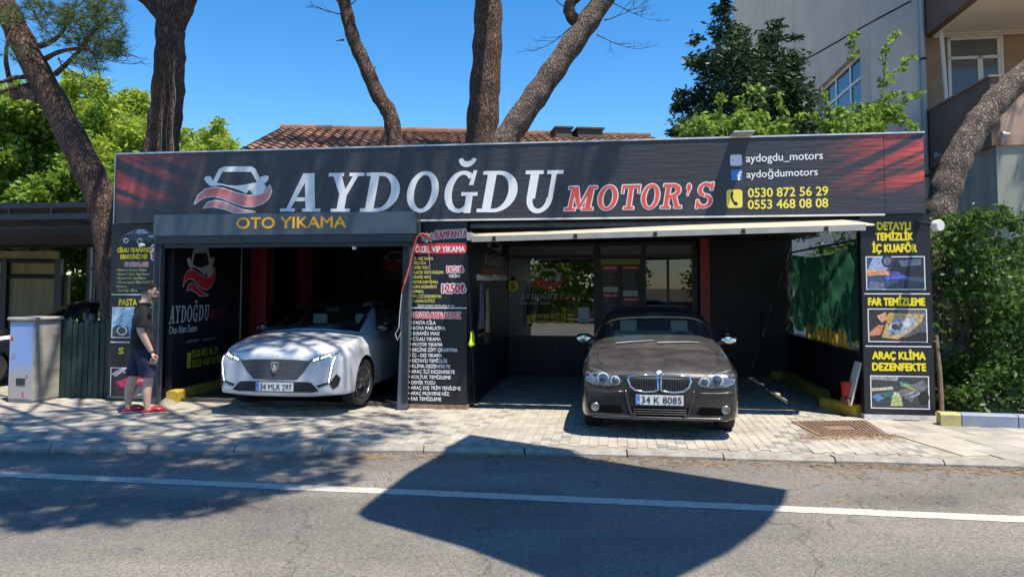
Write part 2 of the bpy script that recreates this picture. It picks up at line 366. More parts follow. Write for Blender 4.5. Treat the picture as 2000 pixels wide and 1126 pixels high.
# pavers: 0.20 deep x 0.12 wide, running bond, in the shop's axes
M_PAVE = pavermat('paver', [(.37, .345, .295), (.43, .40, .34), (.40, .37, .315), (.45, .415, .355), (.35, .325, .28)])
M_PAVED = pavermat('dark_paver', [(.27, .262, .24), (.235, .23, .215), (.31, .295, .27)])
pw, pd, ga = .105, .15, .0025
cells = []
for i in range(int(-9 / pw), int(10.9 / pw)):
    for j in range(-27, 32):
        s = i * pw; t = j * pd + (pd / 2 if i % 2 else 0) + .05
        w = W(s + pw / 2, t + pd / 2)
        if w.y < kerb_y(w.x) + .26 or w.x > 4.4: continue
        if t > .1 and (s < S(915) or s > 10.7): continue      # only the open forecourt goes on inside
        cells.append((w.y, i, j, s, t, w))
def infr(w):
    px = 1000 + FPX * w.x / w.y; py = 560 + 1.7 * FPX / w.y
    return 0 < px < 2000 and not (1140 < px < 1440 and py < 845)
def bond(i, j, s): h = (i * 7919 + j * 104729) % 97; return h < (26 if s < 5.2 else 9)
near = sorted([c for c in cells if infr(c[5])], key=lambda c: c[0])[:290]
nset = {(c[1], c[2]) for c in near}
pm = {}
for dk in (0, 1):
    pm[dk] = B().cbox(ga / 2, pw - ga / 2, ga / 2, pd - ga / 2, -.03, 0, .004).mesh('paver'); pm[dk].materials.append(M_PAVED if dk else M_PAVE)
for (_, i, j, s, t, w) in near:
    o = bpy.data.objects.new('paver', pm[1 if bond(i, j, s) else 0]); COL.objects.link(o); o.parent = pavement
    o.matrix_local = Matrix.Translation(W(s, t, random.uniform(-.002, .003))) @ Matrix.Rotation(ANG, 4, 'Z') @ Matrix.Rotation(random.uniform(-.01, .01), 4, 'X')
for dk in (0, 1):
    bb = B()
    for (_, i, j, s, t, w) in cells:
        if (i, j) in nset or bond(i, j, s) != bool(dk): continue
        h = random.uniform(-.002, .003); bb.cbox(s + ga / 2, s + pw - ga / 2, t + ga / 2, t + pd - ga / 2, -.03, h, .004)
    o = bb.build('paver_field' if not dk else 'dark_paver_field', M_PAVED if dk else M_PAVE, pavement, MF); o['kind'] = 'stuff'
# larger slabs to the right, laid in slanting courses
M_SLAB = pavermat('slab', [(.38, .355, .30), (.43, .40, .34), (.29, .275, .25), (.42, .385, .33), (.45, .415, .36)])
sm = B().cbox(.003, .297, .003, .447, -.03, 0, .005).mesh('slab'); sm.materials.append(M_SLAB)
MS = Matrix.Translation((4.42, 6.4, 0)) @ Matrix.Rotation(R(8), 4, 'Z')
for i in range(0, 14):
    for j in range(-2, 9):
        p = MS @ Vector((i * .3 + .15, j * .45 + (.22 if i % 2 else 0) + .22, 0))
        if p.y < kerb_y(p.x) + .34 or p.y > 9.6 or p.x < 4.42: continue
        o = bpy.data.objects.new('slab', sm); COL.objects.link(o); o.parent = pavement
        o.matrix_local = MS @ Matrix.Translation((i * .3, j * .45 + (.22 if i % 2 else 0), random.uniform(-.004, .002)))
# rusty drain grating set in the pavers
mr = mat('rusty_iron', (.17, .10, .06), .8, metal=.3, col2=(.30, .22, .16), vscale=25, bump=.5, bscale=120)
c = [gp(1548, 824), gp(1690, 822), gp(1735, 851), gp(1600, 851)]
gv = thing('drain_grating', 'rusty ribbed iron drain grating let into the pavers at the right', 'drain cover', Matrix.Translation(c[0]))
loc = [p - c[0] for p in c]
def bil(u, v): return loc[0].lerp(loc[1], u).lerp(loc[3].lerp(loc[2], u), v)
fr = B()
for (p, q) in ((loc[0], loc[1]), (loc[1], loc[2]), (loc[2], loc[3]), (loc[3], loc[0])): fr.beam(p + Vector((0, 0, .004)), q + Vector((0, 0, .004)), .035, .02)
fr.build('frame', mr, gv)
B().add([bil(0, 0) + Vector((0, 0, .0035)), bil(1, 0) + Vector((0, 0, .0035)), bil(1, 1) + Vector((0, 0, .0035)), bil(0, 1) + Vector((0, 0, .0035))], [(3, 2, 1, 0)]).build('plate', mat('grate_pit', (.05, .035, .025), .9), gv)
for i in range(17):
    u = (i + .7) / 17.5
    for v0, v1 in (((.04, .33), (.67, .96)) if 5 <= i <= 11 else ((.04, .96),)):
        B().beam(bil(u, v0) + Vector((0, 0, .009)), bil(u, v1) + Vector((0, 0, .009)), .028, .012).build('rib', mr, gv)
B().add([bil(.3, .36) + Vector((0, 0, .012)), bil(.68, .36) + Vector((0, 0, .012)), bil(.68, .64) + Vector((0, 0, .012)), bil(.3, .64) + Vector((0, 0, .012))], [(3, 2, 1, 0)]).build('name_plate', mr, gv)
# dry pine needles along the kerb and grating
nb = B()
for k in range(1300):
    if k % 5 == 0: p = gp(random.uniform(1560, 1760), random.gauss(853, 4))
    else:
        X = random.uniform(-1.6, 5.2); X = X if random.random() < .75 else random.uniform(-8, 6); p = Vector((X, kerb_y(X) - abs(random.gauss(0, .16)), ZR))
        if random.random() < .18: p = Vector((X, kerb_y(X) - random.uniform(.1, 1.5), ZR))
    p.z += .006; an = random.uniform(0, 6.3); l = random.uniform(.03, .08); d = Vector((math.cos(an), math.sin(an), 0)) * l; q = Vector((-d.y, d.x, 0)).normalized() * .0022
    nb.add([p - d - q, p + d - q, p + d + q + Vector((0, 0, .006)), p - d + q], [(0, 1, 2, 3)])
o = nb.build('pine_needles', mat('dry_needles', (.27, .17, .085), .8)); tag(o, 'dry brown pine needles scattered along the kerb', 'pine needles', kind='stuff')
# a few weeds at the foot of the middle pillar
def weed(px, py, n, h, label):
    p0 = gp(px, py); b = B()
    for k in range(n):
        an = random.uniform(0, 6.28); d = Vector((math.cos(an), math.sin(an), 0)); r = random.uniform(.3, 1) * h
        q = Vector((-d.y, d.x, 0)) * .006; m1 = d * r * .3 + Vector((0, 0, r * .7)); e = d * r * .9 + Vector((0, 0, r * .75))
        b.add([-q, q, m1 + q, m1 - q, e], [(0, 1, 2, 3), (3, 2, 4)])
    o = b.build('weed', leafmat('weed_leaf' + str(px), (.12, .2, .03), (.22, .28, .06)), None, Matrix.Translation(p0)); tag(o, label, 'weed')
weed(918, 794, 14, .16, 'small grass tuft at the foot of the middle pillar corner')
weed(958, 795, 12, .12, 'small weed on the sunlit pavers by the dark forecourt edge')
# ================================================================== lettering drawn by hand (slanted slab serif) and the car emblem
def ann(cx, cy, ro, so, ri, si, a0, a1, n=14):
    o = [(cx + ro * math.cos(R(a0 + (a1 - a0) * i / n)), cy + so * math.sin(R(a0 + (a1 - a0) * i / n))) for i in range(n + 1)]
    i_ = [(cx + ri * math.cos(R(a0 + (a1 - a0) * i / n)), cy + si * math.sin(R(a0 + (a1 - a0) * i / n))) for i in range(n + 1)]
    return [[o[i], o[i + 1], i_[i + 1], i_[i]] for i in range(n)]
bu = box_uv
GLY = {
 'A': [[(.08,0),(.20,0),(.58,1),(.40,1)], [(.64,0),(.90,0),(.70,1),(.44,1)], bu(.25,.27,.75,.37), bu(-.06,0,.34,.08), bu(.54,0,1.04,.08)],
 'Y': [[(.06,1),(.32,1),(.62,.42),(.40,.42)], [(.74,1),(.90,1),(.60,.40),(.46,.42)], bu(.38,0,.61,.48), bu(-.04,.91,.42,1), bu(.58,.91,1.04,1), bu(.2,0,.79,.08)],
 'D': [bu(.10,0,.34,1), bu(-.04,.91,.48,1), bu(-.04,0,.48,.09), ann(.42,.5,.58,.5,.33,.41,-90,90)],
 'O': [ann(.5,.5,.53,.52,.29,.42,0,180), ann(.5,.5,.53,.52,.29,.42,180,360)],
 'G': [ann(.5,.5,.53,.52,.29,.42,48,310), bu(.52,.40,1.04,.49), bu(.68,-.02,.9,.42), [(.72,.66),(.86,.66),(.92,1.02),(.80,1.02)]],
 'U': [bu(.10,.33,.34,1), bu(.70,.33,.84,1), ann(.47,.35,.37,.37,.2,.26,180,360), bu(-.05,.91,.46,1), bu(.56,.91,1.02,1)],
 'M': [bu(.08,0,.22,1), bu(.74,0,.94,1), [(.08,1),(.30,1),(.56,.1),(.44,.1)], [(.74,1),(.86,1),(.56,.1),(.46,.1)], bu(-.06,0,.36,.1), bu(.62,0,1.06,.1), bu(-.06,.9,.28,1), bu(.74,.9,1.06,1)],
 'T': [bu(.38,0,.62,1), bu(-.04,.89,1.04,1), bu(-.04,.66,.07,.9), bu(.93,.66,1.04,.9), bu(.2,0,.8,.1)],
 'R': [bu(.12,0,.34,1), ann(.45,.73,.44,.27,.22,.16,-90,90), bu(-.04,.9,.48,1), bu(.3,.44,.5,.55), [(.48,.5),(.7,.5),(.96,0),(.74,0)], bu(-.04,0,.46,.1), bu(.68,0,1.06,.1)],
 "'": [circ(.5,.85,.3,.14), [(.5,.75),(.8,.85),(.35,.5),(.25,.55)]],
 'S': [ann(.5,.74,.44,.28,.22,.17,25,262), ann(.5,.27,.48,.28,.25,.17,-158,88), bu(.80,.70,.94,1.02), bu(.04,-.02,.17,.32)]}
def flatten(ps):
    out = []
    for q in ps: out += q if isinstance(q[0], list) else [q]
    return out
for k_ in list(GLY): GLY[k_] = flatten(GLY[k_])
GLY['A'] = [[(x * 1.12 - .02, y) for x, y in q] for q in GLY['A']]
BREVE = ann(.55, 1.36, .30, .26, .17, .12, 195, 345)
def glyph(ch, k=.2):
    ps = GLY['G'] + BREVE if ch == 'Ğ' else GLY[ch]
    return [[(x * (1 - k * .6) + k * y * .9, y) for x, y in p] for p in ps]
def slab_word(parent, letters, topb, mapper, m, name, d0=.004, grow=None, mg=None):
    """letters: (char, u0, u1); topb(u) -> (v_bottom, v_top); mapper(u, v, d) -> local point"""
    if name.endswith('lettering') and len(letters) > 1:
        for lt in letters: slab_word(parent, [lt], topb, mapper, m, 'letter', d0, grow, mg)
        return
    polys = []
    for ch, u0, u1 in letters:
        for p in glyph(ch):
            q = []
            for x, y in p:
                u = u0 + x * (u1 - u0); b_, t_ = topb(u); q.append((u, b_ + y * (t_ - b_)))
            polys.append(q)
    if grow:
        gr_ = []
        for k in range(8):
            a = k * math.pi / 4; gr_ += [[(u + grow * math.cos(a), v + grow * math.sin(a)) for u, v in p] for p in polys]
        flat(parent, gr_, mapper, mg, name + '_outline', d0 - .0035, .000003)
    return flat(parent, polys, mapper, m, name, d0, .00004)
# emblem traced in units 0..1
def nz(pts): return [((x - 580) / 485, (533 - y) / 290) for x, y in pts]
CARW = [nz([(690,348),(735,260),(768,244),(940,243),(965,258),(1003,335),(975,342),(938,277),(758,277),(722,345)]),
        nz([(690,346),(722,345),(790,362),(850,364),(900,358),(975,342),(1010,325),(1020,350),(1035,375),(1020,400),(990,420),(950,420),(955,385),(925,390),(905,415),(880,400),(820,378),(760,362),(680,366)]),
        nz([(640,318),(655,305),(680,305),(693,320),(700,350),(680,366),(655,345)]), nz([(995,310),(1030,300),(1050,306),(1045,330),(1025,350),(1005,340)])]
SW = [nz([(580,480),(605,425),(650,388),(710,375),(770,385),(850,412),(920,428),(985,425),(1030,405),(1055,362),(1065,400),(1050,440),(1010,475),(950,495),(890,492),(820,470),(750,440),(700,428),(650,435),(610,455)]),
      nz([(638,505),(665,470),(710,458),(760,465),(830,495),(900,520),(970,530),(830,533),(770,510),(700,495),(660,497)])]
def emblem(parent, mapper, mw, mr_, outline=.008, d0=.004):
    """mapper(u, v, d) for u, v in 0..1"""
    flat(parent, CARW, mapper, mw, 'emblem_car', d0)
    if outline:
        ol = []
        for k in range(8):
            a = k * math.pi / 4; ol += [[(u + outline * math.cos(a), v + outline * 1.6 * math.sin(a)) for u, v in p] for p in SW]
        flat(parent, ol, mapper, mw, 'emblem_swoosh_outline', d0 - .002, .00001)
    flat(parent, SW, mapper, mr_, 'emblem_swoosh', d0)

# ================================================================== the long banner
def banner_mat():
    m = mat('banner_vinyl', (.013, .014, .02), .38); N = m.node_tree.nodes; L = m.node_tree.links; p = N['Principled BSDF']
    tc = N.new('ShaderNodeTexCoord'); sp = N.new('ShaderNodeSeparateXYZ'); L.new(tc.outputs['Object'], sp.inputs[0])
    def mth(op, a, b=None, clamp=False):
        n = N.new('ShaderNodeMath'); n.operation = op; n.use_clamp = clamp
        for i, q in enumerate((a, b)):
            if q is None: continue
            if isinstance(q, (int, float)): n.inputs[i].default_value = q
            else: L.new(q, n.inputs[i])
        return n.outputs[0]
    s, z = sp.outputs[0], sp.outputs[2]
    def rays(dist, slope, seed, reach):
        q = mth('ADD', z, mth('MULTIPLY', s, slope)); al = mth('SUBTRACT', s, mth('MULTIPLY', z, slope))
        cb = N.new('ShaderNodeCombineXYZ'); L.new(mth('MULTIPLY', al, .5), cb.inputs[0]); L.new(mth('MULTIPLY', q, 7.0), cb.inputs[1]); cb.inputs[2].default_value = seed
        n = N.new('ShaderNodeTexNoise'); n.inputs['Scale'].default_value = 1.0; n.inputs['Detail'].default_value = 3; L.new(cb.outputs[0], n.inputs[0])
        streak = mth('MULTIPLY', mth('SUBTRACT', n.outputs[0], .41), 7.0, True)
        fade = mth('SUBTRACT', 1.0, mth('DIVIDE', dist, reach), True)
        low = mth('MULTIPLY', mth('SUBTRACT', z, 2.86), 5.0, True)
        dots = mth('MULTIPLY', mth('SINE', mth('MULTIPLY', al, 190)), mth('SINE', mth('MULTIPLY', q, 190)))
        dt = mth('ADD', mth('MULTIPLY', mth('GREATER_THAN', mth('ADD', dots, mth('MULTIPLY', fade, 1.6)), .55), .75), .1)
        return mth('MULTIPLY', mth('MULTIPLY', mth('MULTIPLY', streak, fade), low), dt)
    left = rays(s, .38, 1.3, 1.7); right = rays(mth('SUBTRACT', 11.62, s), -.42, 6.1, 1.6)
    lm = mth('LESS_THAN', s, 3.0)
    k = mth('ADD', mth('MULTIPLY', left, lm), mth('MULTIPLY', right, mth('SUBTRACT', 1.0, lm)), True)
    mx = N.new('ShaderNodeMix'); mx.data_type = 'RGBA'; L.new(k, mx.inputs[0]); mx.inputs[6].default_value = (.042, .043, .05, 1); mx.inputs[7].default_value = (.70, .09, .07, 1)
    L.new(mx.outputs[2], p.inputs['Base Color'])
    mp = N.new('ShaderNodeMapping'); mp.inputs['Scale'].default_value = (1.6, 1, 16); L.new(tc.outputs['Object'], mp.inputs[0])
    n = N.new('ShaderNodeTexNoise'); n.inputs['Scale'].default_value = 1.5; n.inputs['Detail'].default_value = 4; L.new(mp.outputs[0], n.inputs[0])
    bp = N.new('ShaderNodeBump'); bp.inputs['Strength'].default_value = .35; bp.inputs['Distance'].default_value = .03; L.new(n.outputs[0], bp.inputs['Height']); L.new(bp.outputs[0], p.inputs['Normal'])
    return m
M_BANNER = banner_mat()
TB = -.06
zt, zb_ = 3.68, 2.645
banner = thing('shop_banner', 'long black shop banner with red rays, car emblem and big white letters', 'sign', MF)
sL, sR, s1, s2 = S(225, 370, TB), S(1806, 340, TB), S(290, 370, TB), S(1727, 340, TB)
B().box(sL, s1 - .004, TB + .004, .26, zb_, zt).build('end_panel', M_BANNER, banner)
B().box(s1, s2, TB, .26, zb_ + .004, zt + .002).build('main_panel', M_BANNER, banner)
B().box(s2 + .008, sR, TB + .006, .26, zb_, zt - .002).build('end_panel', M_BANNER, banner)
m_alu = mat('aluminium_edge', (.62, .62, .6), .4, metal=.5, var=.2, vscale=8)
B().box(sL - .012, sR + .012, TB - .014, .02, zt + .006, zt + .028).build('top_trim', m_alu, banner)
B().box(S(818, 440, TB), sR - .5, TB - .012, .02, zb_ - .022, zb_ + .0).build('bottom_trim', mat('white_edge', (.72, .72, .70), .5, var=.15), banner)
B().box(sL - .014, sL - .002, TB - .01, .2, zb_, zt + .004).build('side_trim', m_alu, banner)
FB = FRONT(TB)
def pxm(u, v, d): s, z = sz(u, v, TB); return (s, TB - d, z)
mapx = lambda u, v, d: pxm(u, v, d)
LET = [('A', 552, 625), ('Y', 632, 706), ('D', 705, 783), ('O', 791, 857), ('Ğ', 864, 933), ('D', 933, 1013), ('U', 1017, 1095)]
slab_word(banner, LET, lambda u: (413 + (u - 555) * .004, 339 - (u - 555) * .0125), mapx, M_WHITE, 'big_lettering')
LET2 = [('M', 1105, 1161), ('O', 1166, 1206), ('T', 1211, 1248), ('O', 1251, 1288), ('R', 1291, 1333), ("'", 1337, 1352), ('S', 1357, 1394)]
slab_word(banner, LET2, lambda u: (411 - (u - 1105) * .020, 365 - (u - 1105) * .028), mapx, mat('motors_red', (.70, .09, .07), .45), 'red_lettering', grow=2.0, mg=M_WHITE, d0=.006)
emblem(banner, lambda u, v, d: pxm(380 + u * 150, 415 - v * 90, d), M_WHITE, mat('swoosh_red', (.66, .08, .08), .4, col2=(.72, .36, .34), vscale=3.0), .012)
text(banner, 'aydogdu_motors', rect(1457, 300, 1607, 315, TB), FB, M_WHITE, .015, slope=.02)
text(banner, 'aydoğdumotors', rect(1458, 332, 1597, 346, TB), FB, M_WHITE, .015, slope=.02)
text(banner, '0530 872 56 29', rect(1461, 367, 1617, 384, TB), FB, mat('phone_yellow', (.82, .68, .10), .45), .035, slope=.01)
text(banner, '0553 468 08 08', rect(1461, 390, 1617, 407, TB), FB, MATS['phone_yellow'], .035, slope=.01)
r_ = rect(1426, 302, 1449, 324, TB); flat(banner, [rounded(r_[0], r_[1], r_[2], r_[3], .03)], FB, mat('camera_icon_white', (.72, .70, .78), .45), 'camera_icon')
r_ = rect(1428, 331, 1449, 352, TB); flat(banner, [bu(*r_)], FB, M_BLUE, 'social_icon'); text(banner, 'f', (r_[0] + .075, r_[1] - .0, r_[0] + .135, r_[3] - .035), FB, M_WHITE, .04, d=.006)
def phone_icon(parent, rc, mp, my, mb):
    s0, z0, s1, z1 = rc; w, h = s1 - s0, z1 - z0
    flat(parent, [rounded(s0, z0, s1, z1, min(w, h) * .18)], mp, my, 'phone_icon')
    P = [(.30,.86),(.42,.88),(.44,.72),(.38,.66),(.42,.48),(.54,.32),(.62,.34),(.72,.22),(.62,.12),(.50,.16),(.32,.42),(.26,.66)]
    flat(parent, [[(s0 + u * w, z0 + v * h) for u, v in P]], mp, mb, 'phone_handset', .005)
phone_icon(banner, rect(1419, 370, 1450, 406, TB), FB, MATS['phone_yellow'], M_BLACK)
# small bracket on top of the banner
B().box(S(1428, 265, -.1), S(1468, 265, -.1), -.34, .1, zt + .03, zt + .05).build('lamp_bracket', m_alu, banner)

# ================================================================== roller shutter box with OTO YIKAMA
TRB = -.36
r0 = rect(300, 416, 811, 458, TRB)
rb = thing('roller_shutter_box', 'blue-grey metal shutter box with orange letters over the left bay', 'shutter box', MF)
m_rb = mat('shutter_box_paint', (.075, .10, .125), .35, metal=.35, var=.12, vscale=2, stretch=(1, 1, 3))
B().box(r0[0], r0[2], TRB, -.075, r0[1], r0[3]).build('front_cover', m_rb, rb)
B().box(r0[0] + .03, r0[2] - .03, TRB + .03, -.08, r0[1] - .11, r0[1] - .003).build('under_cover', mat('shutter_under', (.035, .042, .05), .4, metal=.3, var=.2), rb)
B().box(r0[0] + .12, r0[2] - .1, TRB + .09, TRB + .14, r0[1] - .17, r0[1] - .112).build('bottom_bar', M_DKSTEEL, rb)
B().box(S(684, 470, TRB), S(690, 470, TRB), TRB + .08, TRB + .15, r0[1] - .21, r0[1] - .172).build('stop_block', m_alu, rb)
text(rb, 'OTO YIKAMA', rect(462.5, 424, 676, 445, TRB), FRONT(TRB), M_ORANGE, .035)
def post(px0, px1, label, lean=0.0):
    s0, s1 = S(px0), S(px1); t = thing('shutter_post', label, 'post', MF @ Matrix.Translation((s0, 0, 0)))
    zt_ = 2.56
    b = B(); b.add([(0,-.16,0),(s1-s0,-.16,0),(s1-s0,-.06,0),(0,-.06,0),(lean,-.16,zt_),(s1-s0+lean,-.16,zt_),(s1-s0+lean,-.06,zt_),(lean,-.06,zt_)], [(3,2,1,0),(4,5,6,7),(0,1,5,4),(1,2,6,5),(2,3,7,6),(3,0,4,7)])
    b.build('upright', M_STEEL, t)
    B().box(-.02, s1 - s0 + .02, -.18, -.04, 0, .012).build('foot_plate', M_DKSTEEL, t)
    c = B().box(.02, s1 - s0 - .02, -.166, -.158, .1, zt_ - .1); o = c.build('guide_slot', M_DKSTEEL, t)
    if lean: o.location.x = lean / 2
    return t
post(311, 324, 'dark steel shutter post beside the left sign pillar')
post(783, 800, 'slightly leaning blue-grey steel post left of the price list', .1)

# ================================================================== three printed sign pillars
def pillar(px0, px1, label, ztop=2.64, base=None):
    t = thing('sign_pillar', label, 'sign pillar', MF); s0, s1 = S(px0), S(px1)
    B().box(s0, s1, 0, .16, .06 if base else .015, ztop).build('board', M_BLACK, t)
    if base: B().box(s0 - .01, s1 + .01, -.012, .17, 0, .058).build('base', base, t)
    return t
F0 = FRONT(0)
def hline(p, x0, x1, y): r = rect(x0, y - 1, x1, y + 1, 0); flat(p, [bu(r[0], r[1], r[2], r[3])], F0, M_WHITE, 'divider_line')
# left pillar
pl = pillar(214, 309, 'black sign pillar with red question mark, behind the standing man', base=None)
PC = 'photo_print'
r_ = rect(233, 443, 303, 478)
picture(pl, r_, F0, [((.014,.016,.02), Q), ((.05,.06,.08), [(.02,.35),(.1,.55),(.3,.62),(.42,.9),(.72,.92),(.95,.62),(1,.4),(.9,.22),(.1,.25)]), ((.35,.42,.5), [(.44,.62),(.5,.86),(.7,.86),(.84,.62)]), ((.22,.27,.32), [(.14,.58),(.36,.64),(.42,.82),(.3,.7)]),
    ((.5,.55,.6), circ(.2,.24,.07,.14)), ((.03,.03,.03), circ(.2,.24,.045,.09)), ((.5,.55,.6), circ(.58,.2,.075,.17)), ((.03,.03,.03), circ(.58,.2,.05,.11)), ((.6,.66,.7), [(.82,.5),(.96,.52),(.97,.45),(.85,.42)])], name='car_picture')
text(pl, 'CİLALI YIKAMAMIZI', rect(230, 484, 295, 492), F0, M_YEL, .05, outline=(M_BLACK, .01))
text(pl, 'DENEDİNİZ Mİ?', rect(236, 497, 288, 505), F0, M_YEL, .05)
text(pl, '?', rect(297, 480, 314, 505), F0, mat('pink_red', (.62, .05, .10), .45), .06, outline=(M_WHITE, .05), d=.006)
text(pl, 'FAYDALARI', rect(245, 512, 289, 520), F0, MATS['pink_red'], .04, outline=(M_WHITE, .05), d=.006)
m_pale = mat('pale_yellow_vinyl', (.66, .62, .28), .45)
for i, (tx, x1) in enumerate((('• Aracınızın Boyasını Parlatır.', 287), ('• Aracınız Yağmur Suyu Tutmaz.', 293), ('• Aracınız Daha Geç Kirlenir.', 286), ('• Güneş Işınları Hava Kirliliği Boyayı', 312), ('   Etkilemez.', 249), ('• Kuş Pisliği - Zift ve', 268))):
    text(pl, tx, rect(228, 524 + i * 8, x1, 529 + i * 8), F0, m_pale, .01, res=2)
hline(pl, 218, 309, 575); hline(pl, 216, 308, 668)
text(pl, 'PASTA CİLA', rect(233, 584, 299, 596), F0, M_YEL, .05)
text(pl, 'S', rect(232, 679, 242, 690), F0, M_YEL, .05)
picture(pl, rect(220, 601, 307, 658), F0, [((.25,.45,.62), Q), ((.45,.62,.72), [(0,.5),(.3,.9),(.5,1),(0,1)]), ((.03,.03,.05), [(.5,0),(1,0),(1,1),(.62,1),(.55,.5)]), ((.04,.05,.06), [(0,0),(.4,0),(.35,.35),(.1,.42),(0,.3)]), ((.55,.6,.62), circ(.22,.22,.12,.16)),
    ((.06,.06,.07), circ(.22,.22,.09,.12)), ((.28,.1,.45), [(.72,.1),(.9,.2),(.88,.6),(.74,.5)]), ((.3,.33,.36), [(.92,0),(1,0),(1,.7),(.94,.6)])], frame=M_WHITE)
picture(pl, rect(217, 719, 305, 775), F0, [((.035,.02,.03), Q), ((.5,.03,.09), [(.1,.5),(.5,.78),(1,.7),(1,.3),(.6,.45),(.25,.32)]), ((.6,.5,.55), [(0,.8),(.2,1),(.35,1),(.1,.7)]), ((.45,.38,.45), [(.25,.86),(.5,1),(.6,1),(.35,.8)]), ((.62,.25,.32), [(.5,.62),(.85,.66),(.8,.56),(.55,.54)]), ((.1,.1,.12), [(.5,0),(1,.1),(1,.3),(.6,.4)]), ((.5,.5,.5), [(.6,.06),(.9,.14),(.9,.18),(.6,.1)])], frame=M_WHITE)
B().box(S(214) + .02, S(309) - .02, -.006, -.001, .06, .075).build('lower_edge', M_STEEL, pl)
# middle pillar: price list
pmid = pillar(801, 912, 'black price-list pillar between the two bays', base=mat('rusty_base', (.30, .24, .19), .8, col2=(.20, .08, .04), vscale=14))
rk = rect(851, 451, 912, 466)
text(pmid, 'KAMPANYA', rk, F0, M_RED, .045, outline=(M_WHITE, .05), d=.007, slope=.05)
star = []
cs, cz = sz(836, 463)
for k in range(22): a = k * math.pi / 11; rr = (.135 if k % 2 == 0 else .075); star.append((cs + rr * math.cos(a) * 1.05, cz + rr * math.sin(a) * .62))
flat(pmid, [star], F0, mat('cream_vinyl', (.68, .66, .58), .5), 'starburst', .003)
text(pmid, 'ŞOK', rect(826, 459, 846, 467), F0, M_RED, .04, d=.005)
r_ = rect(806, 475, 911, 495); flat(pmid, [rounded(*r_, .05)], F0, mat('bright_red', (.72, .04, .05), .4), 'red_band', .003)
text(pmid, 'ÖZEL VIP YIKAMA', rect(811, 481, 908, 492), F0, M_WHITE, .05, d=.006)
for tx, y0, y1, x1 in (('• İÇ - DIŞ YIKAMA', 502, 507.6, 846), ('• HIZLI CİLA', 510.5, 516, 832), ('• DEMİR TOZU', 519.5, 525, 837), ('• PLASTİK TRİM YENİLEME', 529, 534.5, 866), ('• SERAMİK WAX', 538, 543.5, 840), ('   (MOTOR KAPUTUNA)', 547.5, 553, 855),
                       ('• KLİMA DEZENFEKTE', 557, 562.5, 853), ('   (BOMBA)', 566, 571.5, 827), ('• ARAÇ İÇİ DEZENFEKTAN', 575.5, 581, 862), ('• CAMLARA SU İTİCİ', 584.5, 590, 849)):
    text(pmid, tx, rect(804 - (y0 - 500) * .02, y0, x1, y1), F0, mat('list_yellow', (.74, .68, .16), .45), .02, res=2)
text(pmid, 'İŞLEM SÜRESİ ORTALAMA 45 DK.', rect(816, 595, 888, 598.6), F0, M_WHITE, .02, res=2)
text(pmid, '1850₺', rect(873, 520, 906, 532), F0, MATS['bright_red'], .04, outline=(M_WHITE, .06), d=.006)
c0, c1 = sz(873, 533), sz(902, 518); flat(pmid, [[(c0[0], c0[1]), (c0[0] + .015, c0[1]), (c1[0], c1[1]), (c1[0] - .015, c1[1])], [(c0[0], c1[1]), (c0[0] + .015, c1[1]), (c1[0], c0[1]), (c1[0] - .015, c0[1])]], F0, M_WHITE, 'strike_mark', .0075)
text(pmid, 'YERİNE', rect(876, 536, 899, 541.7), F0, M_WHITE, .03)
text(pmid, '1250₺', rect(864, 555, 909, 571), F0, M_RED, .05, outline=(M_WHITE, .06), d=.006)
hline(pmid, 795, 912, 601)
text(pmid, 'UYGULAMALARIMIZ', rect(808, 609.5, 900, 621), F0, M_RED, .04, outline=(M_WHITE, .045), d=.006)
for i, (tx, e) in enumerate((('PASTA CİLA', 415), ('BOYA PARLATMA', 512), ('SERAMİX WAX', 455), ('CİLALI YIKAMA', 468), ('MOTOR YIKAMA', 483), ('REÇİNE ZİFT ÇIKARTMA', 632), ('İÇ - DIŞ YIKAMA', 480), ('DETAYLI TEMİZLİK', 535), ('KLİMA DEZENFEKTE', 560),
                             ('ARAÇ İÇİ DEZENFEKTE', 605), ('KOLTUK TEMİZLEME', 565), ('DEMİR TOZU', 408), ('ARAÇ DIŞ TRİM YENİLEME', 662), ('ARAÇ MUAYENE HİZ.', 555), ('FAR TEMİZLEME', 470))):
    y = 626.3 + i * 10.62; text(pmid, '• ' + tx, rect(803 - i * .4, y, 770 + e / 5.118, y + 6.6), F0, M_WHITE, .03, res=2)
